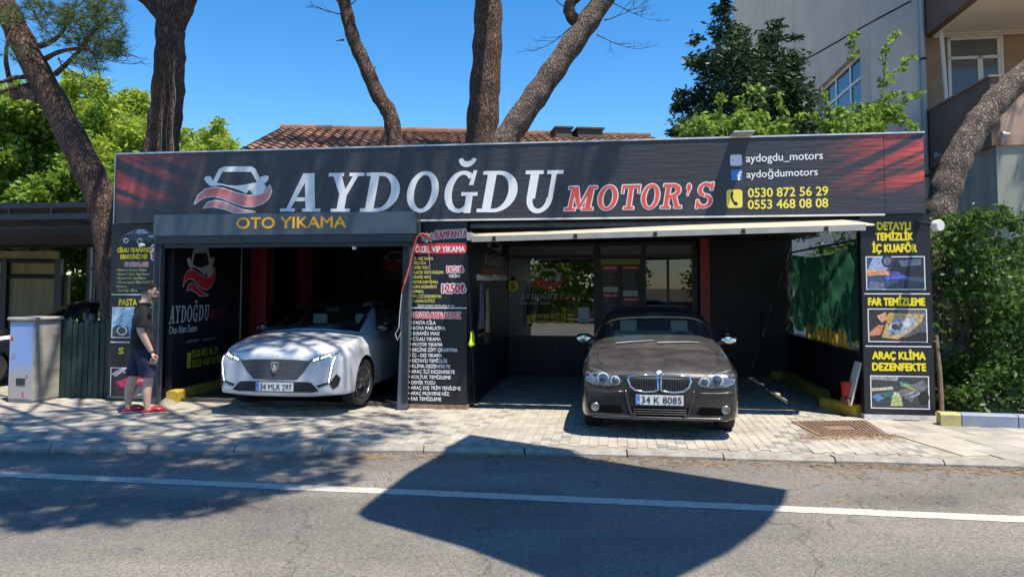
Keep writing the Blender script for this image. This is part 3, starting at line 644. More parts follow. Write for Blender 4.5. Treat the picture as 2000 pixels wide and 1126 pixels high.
# right pillar
pr = pillar(1684, 1821, 'black sign pillar with three framed photos beside the leafy bush', base=mat('white_base', (.55, .55, .53), .7, var=.25, vscale=8))
for tx, q in (('DETAYLI', (1713, 434, 1778, 448)), ('TEMİZLİK', (1710, 455, 1783, 469)), ('İÇ KUAFÖR', (1704, 477, 1790, 492)), ('FAR TEMİZLEME', (1696, 582, 1806, 596)), ('ARAÇ KLİMA', (1704, 687, 1807, 701)), ('DEZENFEKTE', (1704, 709, 1808, 723))):
    text(pr, tx, rect(*q), F0, M_YEL, .075)
hline(pr, 1688, 1816, 573.5); hline(pr, 1690, 1819, 676)
picture(pr, rect(1693, 502, 1805, 564), F0, [((.05,.08,.16), Q), ((.30,.40,.60), [(0,.55),(.12,1),(.45,1),(.35,.6)]), ((.02,.025,.04), [(.4,.55),(.5,.98),(1,1),(1,.35),(.7,.4)]), ((.10,.13,.20), [(.55,.9),(.95,.95),(.95,.75),(.6,.7)]), ((.03,.03,.05), circ(.36,.88,.1,.2)), ((.12,.16,.25), circ(.36,.88,.07,.14)),
    ((.65,.32,.18), [(0,.62),(.3,.6),(.42,.52),(.42,.42),(.2,.44),(0,.4)]), ((.08,.09,.3), [(.38,.56),(.56,.54),(.6,.46),(.4,.38)]), ((.10,.14,.55), [(.3,.4),(.62,.44),(.74,.36),(.34,.28)]), ((.02,.03,.06), [(.3,0),(.6,.28),(1,.22),(1,0)]), ((.12,.16,.28), [(.02,.0),(.05,.25),(.3,.2),(.28,0)]), ((.5,.05,.05), [(.16,.14),(.24,.15),(.24,.12),(.16,.1)])], frame=M_WHITE)
picture(pr, rect(1697, 604, 1809, 666), F0, [((.03,.03,.035), Q), ((.10,.11,.12), [(.6,.1),(1,.3),(1,1),(.5,1)]), ((.52,.34,.14), [(.22,.12),(.34,.78),(.36,.9),(.98,.86),(.92,.62),(.72,.3),(.5,.06)]), ((.32,.38,.42), [(.3,.2),(.42,.72),(.86,.78),(.8,.5),(.6,.22)]), ((.62,.68,.7), circ(.46,.45,.1,.16)), ((.12,.14,.15), circ(.46,.45,.06,.1)), ((.55,.6,.62), circ(.64,.58,.09,.14)),
    ((.16,.17,.18), [(.52,.3),(.6,.5),(.56,.62),(.5,.4)]), ((.58,.22,.12), [(0,.25),(.16,.52),(.26,.5),(.2,.2),(0,.15)]), ((.62,.34,.22), [(.14,.8),(.3,.92),(.34,.7),(.22,.58)]), ((.5,.3,.08), circ(.36,.7,.06,.16)), ((.02,.02,.02), [(.5,0),(.9,.3),(1,.25),(1,0)])], frame=M_WHITE)
picture(pr, rect(1702, 735, 1813, 796), F0, [((.05,.055,.06), Q), ((.16,.17,.18), [(.45,.5),(.9,.9),(1,.7),(.7,.2)]), ((.3,.3,.3), [(0,.9),(0,1),(.5,1),(.45,.86)]), ((.06,.16,.14), [(.1,.42),(.4,.56),(.5,.46),(.3,.32)]), ((.10,.30,.26), [(.5,.86),(.72,.74),(.74,.64),(.52,.7)]), ((.10,.24,.48), [(0,.35),(.12,.46),(.22,.3),(.1,.18)]), ((.55,.5,.4), [(0,.62),(.38,.68),(.38,.58),(0,.52)]),
    ((.5,.35,.08), [(.58,.76),(.78,.6),(.76,.56),(.56,.7)]), ((.38,.46,.18), [(.33,.06),(.36,.38),(.52,.38),(.55,.06)]), ((.6,.62,.45), [(.38,.38),(.5,.38),(.48,.5),(.4,.5)]), ((.35,.36,.37), [(.62,.4),(.8,.54),(.78,.58),(.6,.44)]), ((.35,.36,.37), [(.68,.32),(.86,.46),(.84,.5),(.66,.36)]), ((.02,.02,.02), circ(.92,.35,.09,.2))], frame=M_WHITE)

# ================================================================== building shell behind the banner
SL, SM0, SM1, SRT = S(325), S(801), S(913), S(1686)
m_ceil = mat('dark_ceiling', (.03, .032, .036), .8, var=.3)
shell = thing('wash_building', 'low black wash building behind the banner with two open bays', 'building', MF)
B().box(0, SM1, .27, 7.0, 2.58, 2.68).build('roof_slab', m_ceil, shell)
B().box(SM1, SM1 + 4.7, .27, 7.0, 2.58, 2.682).build('roof_slab', m_ceil, shell)
B().box(SM1 + 4.7, SRT - .5, .27, 4.5, 2.58, 2.679).build('roof_slab', m_ceil, shell)  # slab carried on over the bay to keep sun off the back wall
B().box(SRT - .499, SRT + .14, .27, 4.5, 2.58, 2.678).build('roof_slab', m_ceil, shell)  # added over the open right strip to shut out the sun
B().box(SL - .10, SL, .17, 2.2, 0, 2.578).build('side_wall', M_BLACKWALL, shell)
B().box(SL - .30, SL - .2, 2.22, 7, 0, 2.578).build('side_wall', M_BLACKWALL, shell)
B().box(SL - .3, SM1 - .13, 6.9, 7.0, 0, 2.578).build('back_wall', mat('dark_back_wall', (.03, .034, .045), .7, var=.25), shell)
B().box(SM1 - .12, SM1 - .001, .17, 6.9, 0, 2.576).build('partition_wall', M_BLACKWALL, shell)
B().box(SL - .001, SM0 + .8, .1, 6.9, -.012, .05).build('bay_floor', mat('wet_concrete', (.06, .06, .06), .45, var=.4, vscale=2), shell)
for q in (2.9, 5.0):
    B().box(SL - .198, SL + .12, q, q + .3, .05, 2.577).build('red_column', M_REDPAINT, shell)
B().box(S(596, 520, 6.5), S(596, 520, 6.5) + .38, 6.4, 6.89, .05, 2.576).build('red_column', M_REDPAINT, shell)
B().box(SL - .002, SL + .012, 2.18, 2.21, .05, 2.5).build('wall_edge_trim', m_alu, shell)
# print on the side wall of the left bay
FS = SIDE(SL)
def wpx(u, v, d): t, z = tz(u, v, SL); return (SL + d, t, z)
def wrect(x0, y0, x1, y1):
    ym, xm = (y0 + y1) / 2, (x0 + x1) / 2; return tz(x0, ym, SL)[0], tz(xm, y1, SL)[1], tz(x1, ym, SL)[0], tz(xm, y0, SL)[1]
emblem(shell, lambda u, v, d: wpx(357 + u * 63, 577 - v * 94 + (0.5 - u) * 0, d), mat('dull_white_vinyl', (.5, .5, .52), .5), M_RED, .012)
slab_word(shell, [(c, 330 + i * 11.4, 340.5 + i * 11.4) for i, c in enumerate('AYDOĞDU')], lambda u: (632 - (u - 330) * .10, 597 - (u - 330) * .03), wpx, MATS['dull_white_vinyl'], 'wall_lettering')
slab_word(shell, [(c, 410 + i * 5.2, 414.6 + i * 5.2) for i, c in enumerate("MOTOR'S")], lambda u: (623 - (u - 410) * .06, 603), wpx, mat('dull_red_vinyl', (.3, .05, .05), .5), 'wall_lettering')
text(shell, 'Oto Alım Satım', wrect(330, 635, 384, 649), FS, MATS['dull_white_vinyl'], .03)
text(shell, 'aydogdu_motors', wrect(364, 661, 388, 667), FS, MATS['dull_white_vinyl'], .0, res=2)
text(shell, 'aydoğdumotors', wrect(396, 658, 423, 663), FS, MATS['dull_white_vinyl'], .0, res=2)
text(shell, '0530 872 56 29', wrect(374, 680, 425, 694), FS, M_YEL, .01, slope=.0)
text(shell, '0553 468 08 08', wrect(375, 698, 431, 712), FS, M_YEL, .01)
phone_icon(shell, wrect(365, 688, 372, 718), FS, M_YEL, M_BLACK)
# framed sign on the back wall of the left bay
TBK = 6.88
bs = thing('wall_sign', 'dim framed emblem sign on the back wall of the left bay', 'sign', MF)
r_ = rect(706, 482, 800, 555, TBK); B().box(r_[0], r_[2], TBK - .02, TBK - .001, r_[1], r_[3]).build('board', M_BLACK, bs)
emblem(bs, lambda u, v, d: (lambda q: (q[0], TBK - .02 - d, q[1]))(sz(742 + u * 55, 530 - v * 40, TBK - .02)), MATS['dull_white_vinyl'], M_RED, .012)
slab_word(bs, [(c, 711 + i * 12, 722 + i * 12) for i, c in enumerate('AYDOĞDU')], lambda u: (547, 533), lambda u, v, d: (lambda q: (q[0], TBK - .02 - d, q[1]))(sz(u, v, TBK - .02)), MATS['dull_red_vinyl'], 'lettering')
# yellow kerbs
def ykerb(pts, label, h=.13, w=.16, M=MF, seg=.75, z0=.0):
    k = thing('yellow_kerb', label, 'kerb', M)
    for (a, b_) in zip(pts, pts[1:]):
        a, b_ = Vector((*a, 0)), Vector((*b_, 0)); L_ = (b_ - a).length; n = max(1, round(L_ / seg)); d = (b_ - a) / L_; q = Vector((-d.y, d.x, 0)) * w / 2
        for i in range(n):
            p, e = a + d * (i * L_ / n + .006), a + d * ((i + 1) * L_ / n - .006); c = .025
            up = Vector((0, 0, 1)); hh = h + random.uniform(-.008, .008)
            B().add([p-q+up*z0, p+q+up*z0, e+q+up*z0, e-q+up*z0, p-q+up*(hh-c), p+q+up*(hh-c), e+q+up*(hh-c), e-q+up*(hh-c), p-q*.7+up*hh, p+q*.7+up*hh, e+q*.7+up*hh, e-q*.7+up*hh],
                    [(0,4,5,1),(1,5,6,2),(2,6,7,3),(3,7,4,0),(4,8,9,5),(5,9,10,6),(6,10,11,7),(7,11,8,4),(8,11,10,9)]).build('kerb_block', M_YKERB, k)
    return k
ykerb([(SL + .12, -.02), (SL + .1, 2.6)], 'chipped yellow kerb along the black emblem wall in the left bay', z0=-.01, h=.17)
B().add([(0, 0, 0), (.2, -.02, 0), (.26, .12, 0), (.05, .16, 0), (.08, .07, .09), (.17, .08, .07)], [(0, 1, 5, 4), (1, 2, 5), (2, 3, 4, 5), (3, 0, 4)]).build('broken_kerb_piece', mat('broken_concrete', (.3, .26, .2), .9, var=.3), None, MF @ Matrix.Translation((SL + .02, -.2, 0)))
tag(bpy.data.objects['broken_kerb_piece'], 'broken lump of concrete at the end of the yellow kerb', 'rubble')
ykerb([(SM0 - .15, .25), (SM0 - .2, 1.2)], 'short yellow kerb at the right side of the left bay', h=.12, z0=.0)

# ================================================================== right bay: awning, office front, net
TA = -.42
aw = thing('retractable_awning', 'half-open cream fabric awning with pale front bar over the right bay', 'awning', MF)
def P(px, py, t): s, z = sz(px, py, t); return Vector((s, t, z))
m_awn = mat('awning_fabric', (.50, .44, .32), .8, col2=(.40, .365, .29), vscale=5, stretch=(1, 4, 4), bump=.2, bscale=20)
n = 26; top = B(); vs = []
for i in range(n + 1):
    f = i / n; px = 922 + f * (1708 - 922); py_f = 463 - f * 24 + (0 if f < .9 else (f - .9) * 6); py_b = 456 - f * 30 + math.sin(f * 9) * .8
    if f > .93: py_b = 456 - .93 * 30 + (f - .93) * 130
    q0 = P(px, py_f, TA); q1 = P(px, py_b, -.09); q1.z = max(q1.z, q0.z + .01)
    vs += [q0, q0.lerp(q1, .5) + Vector((0, 0, -.012 + .008 * math.sin(f * 40))), q1]
top.add(vs, [(i * 3 + k, (i + 1) * 3 + k, (i + 1) * 3 + k + 1, i * 3 + k + 1) for i in range(n) for k in (0, 1)])
o = top.build('canopy_fabric', m_awn, aw, smooth='all'); md = o.modifiers.new('thick', 'SOLIDIFY'); md.thickness = .006
m_bar = mat('awning_bar', (.36, .35, .32), .5, metal=.2, var=.15, vscale=4)
a0, a1 = P(922, 467, TA), P(1690, 444, TA)
B().beam(a0, a1, .05, .075).build('front_bar', m_bar, aw)
B().beam(P(920, 455, -.2), P(920, 470, -.2) + Vector((0, .0, -.0)), .06, .3).build('end_cap', m_bar, aw)
for px, py in ((965, 465.5), (1124, 461), (1280, 456.5), (1452, 451), (1614, 446.5)):
    c = P(px, py, TA - .03); B().box(c.x - .022, c.x + .022, c.y - .012, c.y + .002, c.z - .028, c.z + .028).build('clip', M_DARK, aw)
for s_ in (a0.x + .5, a1.x - .8):
    B().tube([(s_, -.04, 2.40), (s_ + .3, -.2, 2.36), (s_ + .05, TA + .03, a0.z - .03)], .016, 8).build('folding_arm', M_DKSTEEL, aw)
B().box(SM1 + .05, SRT - .02, -.055, .1, 2.52, 2.578).build('roller_tube', M_DKSTEEL, aw)
# office front
TO = 4.0
of = thing('office_front', 'dark glazed office front at the back of the right bay', 'office front', MF)
so0, so1 = SM1 - .1, S(1362, 560, TO)
wz = sz(1080, 660, TO)[1]
m_pan = mat('ribbed_black_panel', (.016, .019, .024), .45)
B().box(so0, so1, TO + .03, TO + .1, 0, wz).build('lower_panel', m_pan, of)
x = so0 + .02
while x < so1 - .1:
    B().box(x, x + .09, TO + .008, TO + .029, .02, wz - .04).build('panel_board', m_pan, of); x += .105
m_fr = mat('dark_frame', (.018, .021, .028), .4)
def ob(name, px0, py0, px1, py1, m, t0=TO - .02, t1=TO + .05):
    r = rect(px0, py0, px1, py1, TO); return B().box(r[0], r[2], t0, t1, r[1], r[3]).build(name, m, of)
for q in ((986, 478, 994, 663), (1160, 478, 1173, 700), (1253, 478, 1262, 735), (1352, 478, 1364, 735)): ob('mullion', *q, m_fr)
for q in ((990, 497, 1362, 505), (990, 655, 1165, 663), (990, 473, 1362, 480)): ob('transom_bar', *q, m_fr, TO - .017, TO + .047)
m_rglass = glassmat('office_glass', (.4, .44, .44), 3.2)
r_ = rect(992, 505, 1162, 656, TO); B().box(r_[0], r_[2], TO + .0, TO + .008, r_[1], r_[3]).build('window_pane', m_rglass, of)
m_tran = mat('pale_transom_panel', (.16, .16, .17), .35, var=.2, vscale=1.2)  # pale grey tone for the transom panes, slightly mottled
for q in ((993, 479, 1161, 497), (1173, 479, 1253, 497), (1262, 479, 1352, 497)): r_ = rect(*q, TO); B().box(r_[0], r_[2], TO + .0, TO + .01, r_[1], r_[3]).build('transom_pane', m_tran, of)
r_ = rect(1173, 505, 1253, 735, TO); B().box(r_[0], r_[2], TO + .0, TO + .02, r_[1], r_[3]).build('poster_panel', M_BLACK, of)
r_ = rect(1262, 505, 1352, 735, TO); B().box(r_[0], r_[2], TO + .002, TO + .014, r_[1], r_[3]).build('door_pane', glassmat('door_glass', (.12, .13, .14), 1.8), of)
r_ = rect(1303, 505, 1308, 735, TO); B().box(r_[0], r_[2], TO - .012, TO + .001, r_[1], r_[3]).build('door_stile', m_fr, of)
r_ = rect(1266, 648, 1269, 668, TO); B().box(r_[0], r_[2], TO - .05, TO - .013, r_[1], r_[3]).build('door_handle', m_alu, of)
FO = FRONT(TO)
opx = lambda u, v, d: (lambda q: (q[0], TO - d, q[1]))(sz(u, v, TO))
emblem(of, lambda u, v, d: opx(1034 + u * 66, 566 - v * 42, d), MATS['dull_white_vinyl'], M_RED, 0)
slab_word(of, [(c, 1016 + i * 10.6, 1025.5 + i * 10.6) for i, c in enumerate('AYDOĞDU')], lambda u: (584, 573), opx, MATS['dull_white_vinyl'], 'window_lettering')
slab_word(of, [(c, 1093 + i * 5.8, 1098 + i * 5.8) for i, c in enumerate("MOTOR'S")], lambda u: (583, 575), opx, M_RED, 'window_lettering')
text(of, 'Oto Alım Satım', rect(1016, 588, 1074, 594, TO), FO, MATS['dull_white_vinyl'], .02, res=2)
text(of, '0530 872 56 29', rect(1050, 613, 1120, 621, TO), FO, mat('window_yellow', (.92, .60, .05), .5), .04, res=2); text(of, '0553 468 08 08', rect(1050, 625, 1120, 632, TO), FO, MATS['window_yellow'], .04, res=2)
phone_icon(of, rect(1030, 614, 1045, 631, TO), FO, MATS['window_yellow'], M_BLACK)
r_ = rect(992, 547, 1012, 569, TO); flat(of, [circ((r_[0] + r_[2]) / 2, (r_[1] + r_[3]) / 2, .105)], FO, M_YEL, 'round_sticker'); text(of, 'S', ((r_[0]+r_[2])/2 - .04, (r_[1]+r_[3])/2 - .055, (r_[0]+r_[2])/2 + .04, (r_[1]+r_[3])/2 + .055), FO, M_BLACK, .05, d=.006)
r_ = rect(1129, 600, 1151, 629, TO); flat(of, [bu(*r_)], FO, mat('paper', (.62, .62, .62), .7), 'paper_notice', .004); flat(of, [bu(r_[0] + .04, r_[1] + .05, r_[2] - .04, r_[1] + .06)], FO, M_BLACK, 'notice_print', .005)
# package poster
r_ = rect(1174, 506, 1250, 516, TO); flat(of, [bu(*r_)], FO, mat('lime_vinyl', (.42, .48, .06), .5), 'poster_heading_band'); text(of, 'OTO YIKAMA PAKETLERİMİZ', (r_[0] + .03, r_[1] + .025, r_[2] - .03, r_[3] - .025), FO, M_BLACK, .02, d=.006, res=2)
def pill(tx, q):
    r_ = rect(*q, TO); flat(of, [rounded(*r_, .03)], FO, M_RED, 'heading_band'); text(of, tx, (r_[0] + .04, r_[1] + .02, r_[2] - .04, r_[3] - .02), FO, M_WHITE, .02, d=.006, res=2)
pill('STANDART', (1175, 519, 1208, 527)); pill('GOLD CİLALI', (1214, 519, 1248, 526)); pill('ÖZEL VIP', (1177, 573, 1208, 581)); pill('PREMIUM', (1216, 581, 1248, 588))
LNS = ['İç dış yıkama', 'İç dış detaylı temizlik', 'Cam temizliği', 'İç temizlik', 'Dış dış yıkama', 'Dış durulama', 'Lastik parlatma', 'Torpido temizliği']
for x0, y0, n in ((1177, 529, 8), (1217, 528.5, 11), (1179, 583, 14), (1217, 590.5, 2)):
    for i in range(n):
        text(of, LNS[i % 8], rect(x0, y0 + i * 3.7, x0 + random.uniform(17, 27), y0 + i * 3.7 + 1.9, TO), FO, MATS['dull_white_vinyl'], .0, res=1, name='small_print')
for q in ((1178, 560, 1207, 570), (1217, 567, 1246, 578)): flat(of, [bu(*rect(*q, TO))], FO, MATS['paper'], 'price_box')
B().box(SM1, so1 + .1, 6.9, 7.0, 0, 2.577).build('office_back_wall', MATS['dark_back_wall'], shell)
B().box(so1 + .0, so1 + .1, TO + .12, 6.898, 0, 2.576).build('office_side_wall', MATS['dark_back_wall'], shell)
B().box(SM1, so1 - .001, TO + .11, 6.898, -.01, .012).build('office_floor', MATS['dark_back_wall'], shell)
# red column and dark walls of the forecourt
rc = thing('red_pillar', 'red painted steel column beside the dark office door', 'column', MF)
s_ = S(1368, 600, TO - .25); B().box(s_, s_ + .17, TO - .3, TO - .12, 0, 2.577).build('shaft', M_REDPAINT, rc)
B().box(s_ - .04, s_ + .21, TO - .34, TO - .08, 0, .012).build('foot_plate', M_DKSTEEL, rc)
SRW = S(1690) ; TW = 4.35
cw = thing('forecourt_wall', 'matt black boarded wall at the back right of the forecourt', 'wall', MF)
sA = S(1388, 600, TW); B().box(so1 + .02, SRW + .1, TW, TW + .08, 0, 2.577).build('wall_sheet', M_BLACKWALL, cw)
zz = sz(1440, 612, TW)[1]; B().box(sA, SRW - .35, TW - .05, TW - .002, zz + .02, 2.45).build('upper_board', M_BLACKWALL, cw)
B().box(sA, SRW - .5, TW - .035, TW - .002, .14, zz - .02).build('lower_board', M_BLACKWALL, cw)
B().box(S(1483, 600, TW), S(1500, 600, TW), TW - .06, TW - .0365, .14, zz - .0).build('timber_post', mat('dark_timber', (.05, .035, .025), .8, var=.3), cw)
lw = thing('ledge_wall', 'low black side wall with ledge under the green net', 'wall', MF)
B().box(SRW, SRW + .12, .18, TW - .002, 0, .80).build('wall_sheet', M_BLACKWALL, lw)
B().box(SRW - .03, SRW + .2, .17, TW - .004, .802, .83).build('ledge', M_BLACKWALL, lw)
ykerb([(SM1 + 4.9, TW - .13), (SRW - .12, TW - .13)], 'yellow kerb under the back wall of the forecourt', h=.15)
ykerb([(SRW - .1, TW - .3), (SRW - .1, 1.6), (SRW - .32, .75), (SRW - .04, .14)], 'yellow kerb along the low black side wall', h=.15)
# green shade net
m_net = leafmat('green_net', (.022, .085, .055), (.022, .085, .055), .4)
nb = B(); nn, mm = 30, 18
for i in range(nn + 1):
    for j in range(mm + 1):
        t = .2 + i / nn * (TW - .25); z = .95 + j / mm * 1.36 - (.12 * math.sin(math.pi * i / nn) * (j / mm)) + (.06 * math.sin(i * .9) * (1 - j / mm))
        nb.v.append((SRW + .06 + .035 * math.sin(i * .55 + j * .5) * (1 - .3 * j / mm) + .02 * math.sin(i * 1.3 - j * .7) + .015 * math.sin(i * .9 + j * 1.6), t, z))
nb.f = [(i * (mm + 1) + j, (i + 1) * (mm + 1) + j, (i + 1) * (mm + 1) + j + 1, i * (mm + 1) + j + 1) for i in range(nn) for j in range(mm)]
net = thing('shade_net', 'wrinkled dark green shade net hung on the right side of the forecourt', 'net', MF)
nb.build('net_sheet', m_net, net, smooth='all')
B().tube([(SRW + .06, .15, 2.34), (SRW + .06, TW - .05, 2.34)], .018, 8).build('top_rail', M_DKSTEEL, net)
# yellow bottles on the ledge
bm_ = B().lathe([(.0, 0), (.032, 0), (.036, .012), (.036, .175), (.034, .20), (.020, .222), (.016, .226)], 14).mesh('bottle'); bm_.shade_smooth()
cm_ = B().lathe([(.0, .224), (.021, .224), (.021, .25), (.0, .251)], 10).mesh('cap')
bm_.materials.append(mat('yellow_plastic', (.62, .36, .04), .35)); cm_.materials.append(mat('cap_plastic', (.6, .5, .1), .4))
for i, px in enumerate((1578, 1586, 1595, 1604, 1613, 1622, 1632, 1641, 1650)):
    t_, _ = tz(px, 680, SRW + .03); t_ = max(.4, min(3.9, t_))
    o = thing('plastic_bottle', 'yellow plastic bottle, %s from the back wall on the black ledge' % ('first second third fourth fifth sixth seventh eighth ninth'.split()[i]), 'bottle', MF @ Matrix.Translation((SRW + .04, t_, .831)), 'bottles on the ledge')
    for me, nm_ in ((bm_, 'body'), (cm_, 'cap')):
        c = bpy.data.objects.new(nm_, me); COL.objects.link(c); c.parent = o
# red pot and white board leaning behind the right pillar
t_ = tz(1657, 776, SRW - .14)[0]; o = B().lathe([(.0, 0), (.085, 0), (.10, .25), (.108, .25), (.108, .28), (.095, .28), (.09, .24), (0, .24)], 20).build('plant_pot', mat('red_plastic', (.55, .03, .03), .4), None, MF @ Matrix.Translation((SRW - .13, t_, .152)), True)
tag(o, 'red plastic pot on the yellow kerb beside the right sign pillar', 'pot')
t2_ = max(.2, tz(1681, 788, SRW - .16)[0]); wb = thing('display_board', 'white board leaning beside the red pot behind the right pillar', 'board', MF @ Matrix.Translation((SRW - .19, t2_ - .12, .152)))
B().add([(0, 0, 0), (.02, 0, 0), (.02, .3, 0), (0, .3, 0), (.14, 0, .56), (.16, 0, .56), (.16, .24, .56), (.14, .24, .56)], [(0,1,5,4),(1,2,6,5),(2,3,7,6),(3,0,4,7),(4,5,6,7),(3,2,1,0)]).build('sheet', mat('board_white', (.6, .6, .58), .6, var=.15), wb)
B().box(-.03, -.002, -.01, .31, 0, .07).build('foot_rail', mat('timber', (.25, .12, .06), .8), wb)
# side wall of the right bay: sign, lamps, towels
FP = SIDE(SM1)
def prc(x0, y0, x1, y1):
    ym, xm = (y0 + y1) / 2, (x0 + x1) / 2; return tz(x0, ym, SM1)[0], tz(xm, y1, SM1)[1], tz(x1, ym, SM1)[0], tz(xm, y0, SM1)[1]
ppx = lambda u, v, d: (lambda q: (SM1 + d, q[0], q[1]))(tz(u, v, SM1))
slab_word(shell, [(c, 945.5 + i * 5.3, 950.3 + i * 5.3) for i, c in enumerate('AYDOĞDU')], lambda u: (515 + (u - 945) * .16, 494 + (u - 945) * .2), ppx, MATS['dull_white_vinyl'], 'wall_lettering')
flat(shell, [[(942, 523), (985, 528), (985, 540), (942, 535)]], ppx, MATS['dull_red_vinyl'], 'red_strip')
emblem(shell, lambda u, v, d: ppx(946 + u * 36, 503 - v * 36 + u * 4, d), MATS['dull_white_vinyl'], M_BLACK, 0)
for x0, x1 in ((931, 958), (962, 984)):
    a_, b_ = prc(x0, 537, x1, 548), None
    lf = thing('tube_lamp', ('nearer' if x0 < 950 else 'farther') + ' unlit white tube lamp on the black partition wall', 'lamp', MF)
    B().box(SM1 + .001, SM1 + .05, a_[0], a_[2], a_[1], a_[3]).build('housing', mat('lamp_housing', (.55, .55, .52), .5), lf)
    B().tube([(SM1 + .07, a_[0] + .03, a_[1] + .04), (SM1 + .07, a_[2] - .03, a_[1] + .04)], .018, 10).build('tube', M_WHITE, lf)
def hang(px, y0, y1, w, m, label, cat, sgn=1):
    t_, z1 = tz(px, y0, SM1 + .1); _, z0 = tz(px, y1, SM1 + .1); b = B(); n, k = 8, 8; vs = []
    for j in range(k + 1):
        for i in range(n + 1):
            f = i / n - .5; g = j / k; vs.append((SM1 + .07 + .03 * math.sin(i * 1.9 + j * .3) * g, t_ + f * w * (.45 + .55 * g), z1 + (z0 - z1) * g + .02 * math.sin(i * 2.1) * g))
    b.add(vs, [(j * (n + 1) + i, j * (n + 1) + i + 1, (j + 1) * (n + 1) + i + 1, (j + 1) * (n + 1) + i) for j in range(k) for i in range(n)])
    o = b.build(label.split()[1] + '_cloth' if False else 'towel', m, None, MF, 'all'); md = o.modifiers.new('t', 'SOLIDIFY'); md.thickness = .012; tag(o, label, cat); return o
hang(943, 553, 640, .42, mat('mauve_cloth', (.13, .11, .16), .9, var=.2), 'mauve towel hanging on the black partition wall', 'towel')
hang(955, 565, 648, .36, mat('tan_cloth', (.36, .26, .19), .9, var=.2), 'tan towel hanging next to the mauve one', 'towel')
hang(925, 646, 674, .3, mat('hivis_cloth', (.55, .75, .03), .8), 'bright yellow-green cloth hung low on the partition wall', 'cloth')
tl = thing('tool_bundle', 'dark spray tools hanging beside the bright yellow-green cloth', 'tools', MF)
t_, z_ = tz(950, 655, SM1 + .1)
B().tube([(SM1 + .06, t_ - .4, z_ + .03), (SM1 + .08, t_ + .25, z_ + .05)], .014).build('rail', mat('amber_plastic', (.5, .22, .03), .4), tl)
for k in range(4): B().tube([(SM1 + .08, t_ - .12 + k * .12, z_ + .05), (SM1 + .1, t_ - .1 + k * .13, z_ - .1), (SM1 + .12, t_ - .02 + k * .13, z_ - .16)], [.018, .022, .012]).build('spray_head', M_DARK, tl)
# red pressure hose with grey lance at the top of the price list, cord down the post
hs = thing('pressure_hose', 'red pressure hose curling over the top of the price list', 'hose', MF)
pts = [P(843, 470, -.2), P(836, 459, -.24), P(824, 456, -.26), P(815, 462, -.26), P(809, 480, -.25), P(800, 520, -.24), P(791, 550, -.24), P(785, 570, -.24)]
B().tube(pts, .014, 8).build('hose', mat('red_hose', (.62, .10, .09), .5), hs, smooth='all')
B().tube([P(785, 570, -.24), P(781, 610, -.24), P(779, 640, -.24), P(772, 652, -.24), P(776, 664, -.24), P(783, 650, -.24)], .006, 6).build('cord', mat('cord_white', (.5, .5, .5), .6), hs)
B().tube([P(822, 462, -.2), P(836, 480, -.2)], .016, 8).build('lance', M_STEEL, hs)
B().tube([P(835, 478, -.2), P(838, 500, -.2), P(841, 545, -.2), P(843, 562, -.2)], .005, 6).build('trigger_cord', mat('cord_tan', (.35, .25, .2), .6), hs)
c_ = P(817, 468, -.2); B().box(c_.x - .04, c_.x + .04, -.23, -.17, c_.z - .04, c_.z + .04).build('hose_bracket', M_DARK, hs)
# small security cameras / lamps on arms
def arm_lamp(pxa, pya, pxb, pyb, t0, t1, label, r):
    A_, E_ = P(pxa, pya, t0), P(pxb, pyb, t1); t = thing('arm_lamp', label, 'lamp', MF)
    B().beam(A_, E_, .035, .03).build('arm', M_DKSTEEL, t)
    d = (E_ - A_).normalized(); B().tube([E_ - Vector((0, 0, .0)), E_ + d * .03, E_ + d * .09 + Vector((0, 0, .015)), E_ + d * .12 + Vector((0, 0, .02))], [r * .5, r * .95, r, r * .85], 14).build('lamp_head', mat('lamp_white', (.66, .66, .64), .45), t, smooth=True)
arm_lamp(1790, 433, 1822, 440, .0, -.22, 'round white lamp on an arm at the right pillar top', .075)
arm_lamp(344, 472, 347, 474, .2, .1, 'small beige camera under the shutter box in the left bay', .045)
arm_lamp(300, 470, 282, 478, -.1, -.35, 'dark flat lamp on an arm above the red question mark', .03)
# ================================================================== cars: x lateral (right as seen from the front), y back from the nose, z up
def loft(stations):
    """stations: (y, [9 half-ring points (x, z) from the bottom centre to the top centre])"""
    v = []; f = []; rings = []
    for y, pts in stations:
        full = [(x, y, z) for x, z in pts] + [(-x, y, z) for x, z in pts[-2:0:-1]]
        rings.append((len(v), len(full))); v += full
    for (a, n), (b, _) in zip(rings, rings[1:]):
        f += [(a + i, a + (i + 1) % n, b + (i + 1) % n, b + i) for i in range(n)]
    n = rings[0][1]; h = n // 2
    for (a, _), rev in ((rings[0], False), (rings[-1], True)):   # cap with quads strips across
        q = []
        for i in range(h):
            w = (a + i, a + (n - i) % n, a + (n - i - 1) % n, a + i + 1)
            w = tuple(dict.fromkeys(w)); q.append(w if not rev else w[::-1])
        f += q
    me = bpy.data.meshes.new('loft'); me.from_pydata(v, [], f); me.update()
    bm = bmesh.new(); bm.from_mesh(me); bmesh.ops.recalc_face_normals(bm, faces=bm.faces[:]); cl_ = bm.edges.layers.float.new('crease_edge'); bm.verts.ensure_lookup_table()
    for (a, _), (b, _) in zip(rings, rings[1:]):            # firm shoulder, bonnet edge and sill lines
        for k_, c_ in ((2, .6), (4, .6), (5, .7), (7, .35)):
            for kk in (k_, n - k_):
                e = bm.edges.get((bm.verts[a + kk], bm.verts[b + kk]))
                if e: e[cl_] = c_
    a = rings[1][0]
    for kk in range(n):
        e = bm.edges.get((bm.verts[a + kk], bm.verts[a + (kk + 1) % n]))
        if e: e[cl_] = .35
    bm.to_mesh(me); bm.free()
    return me
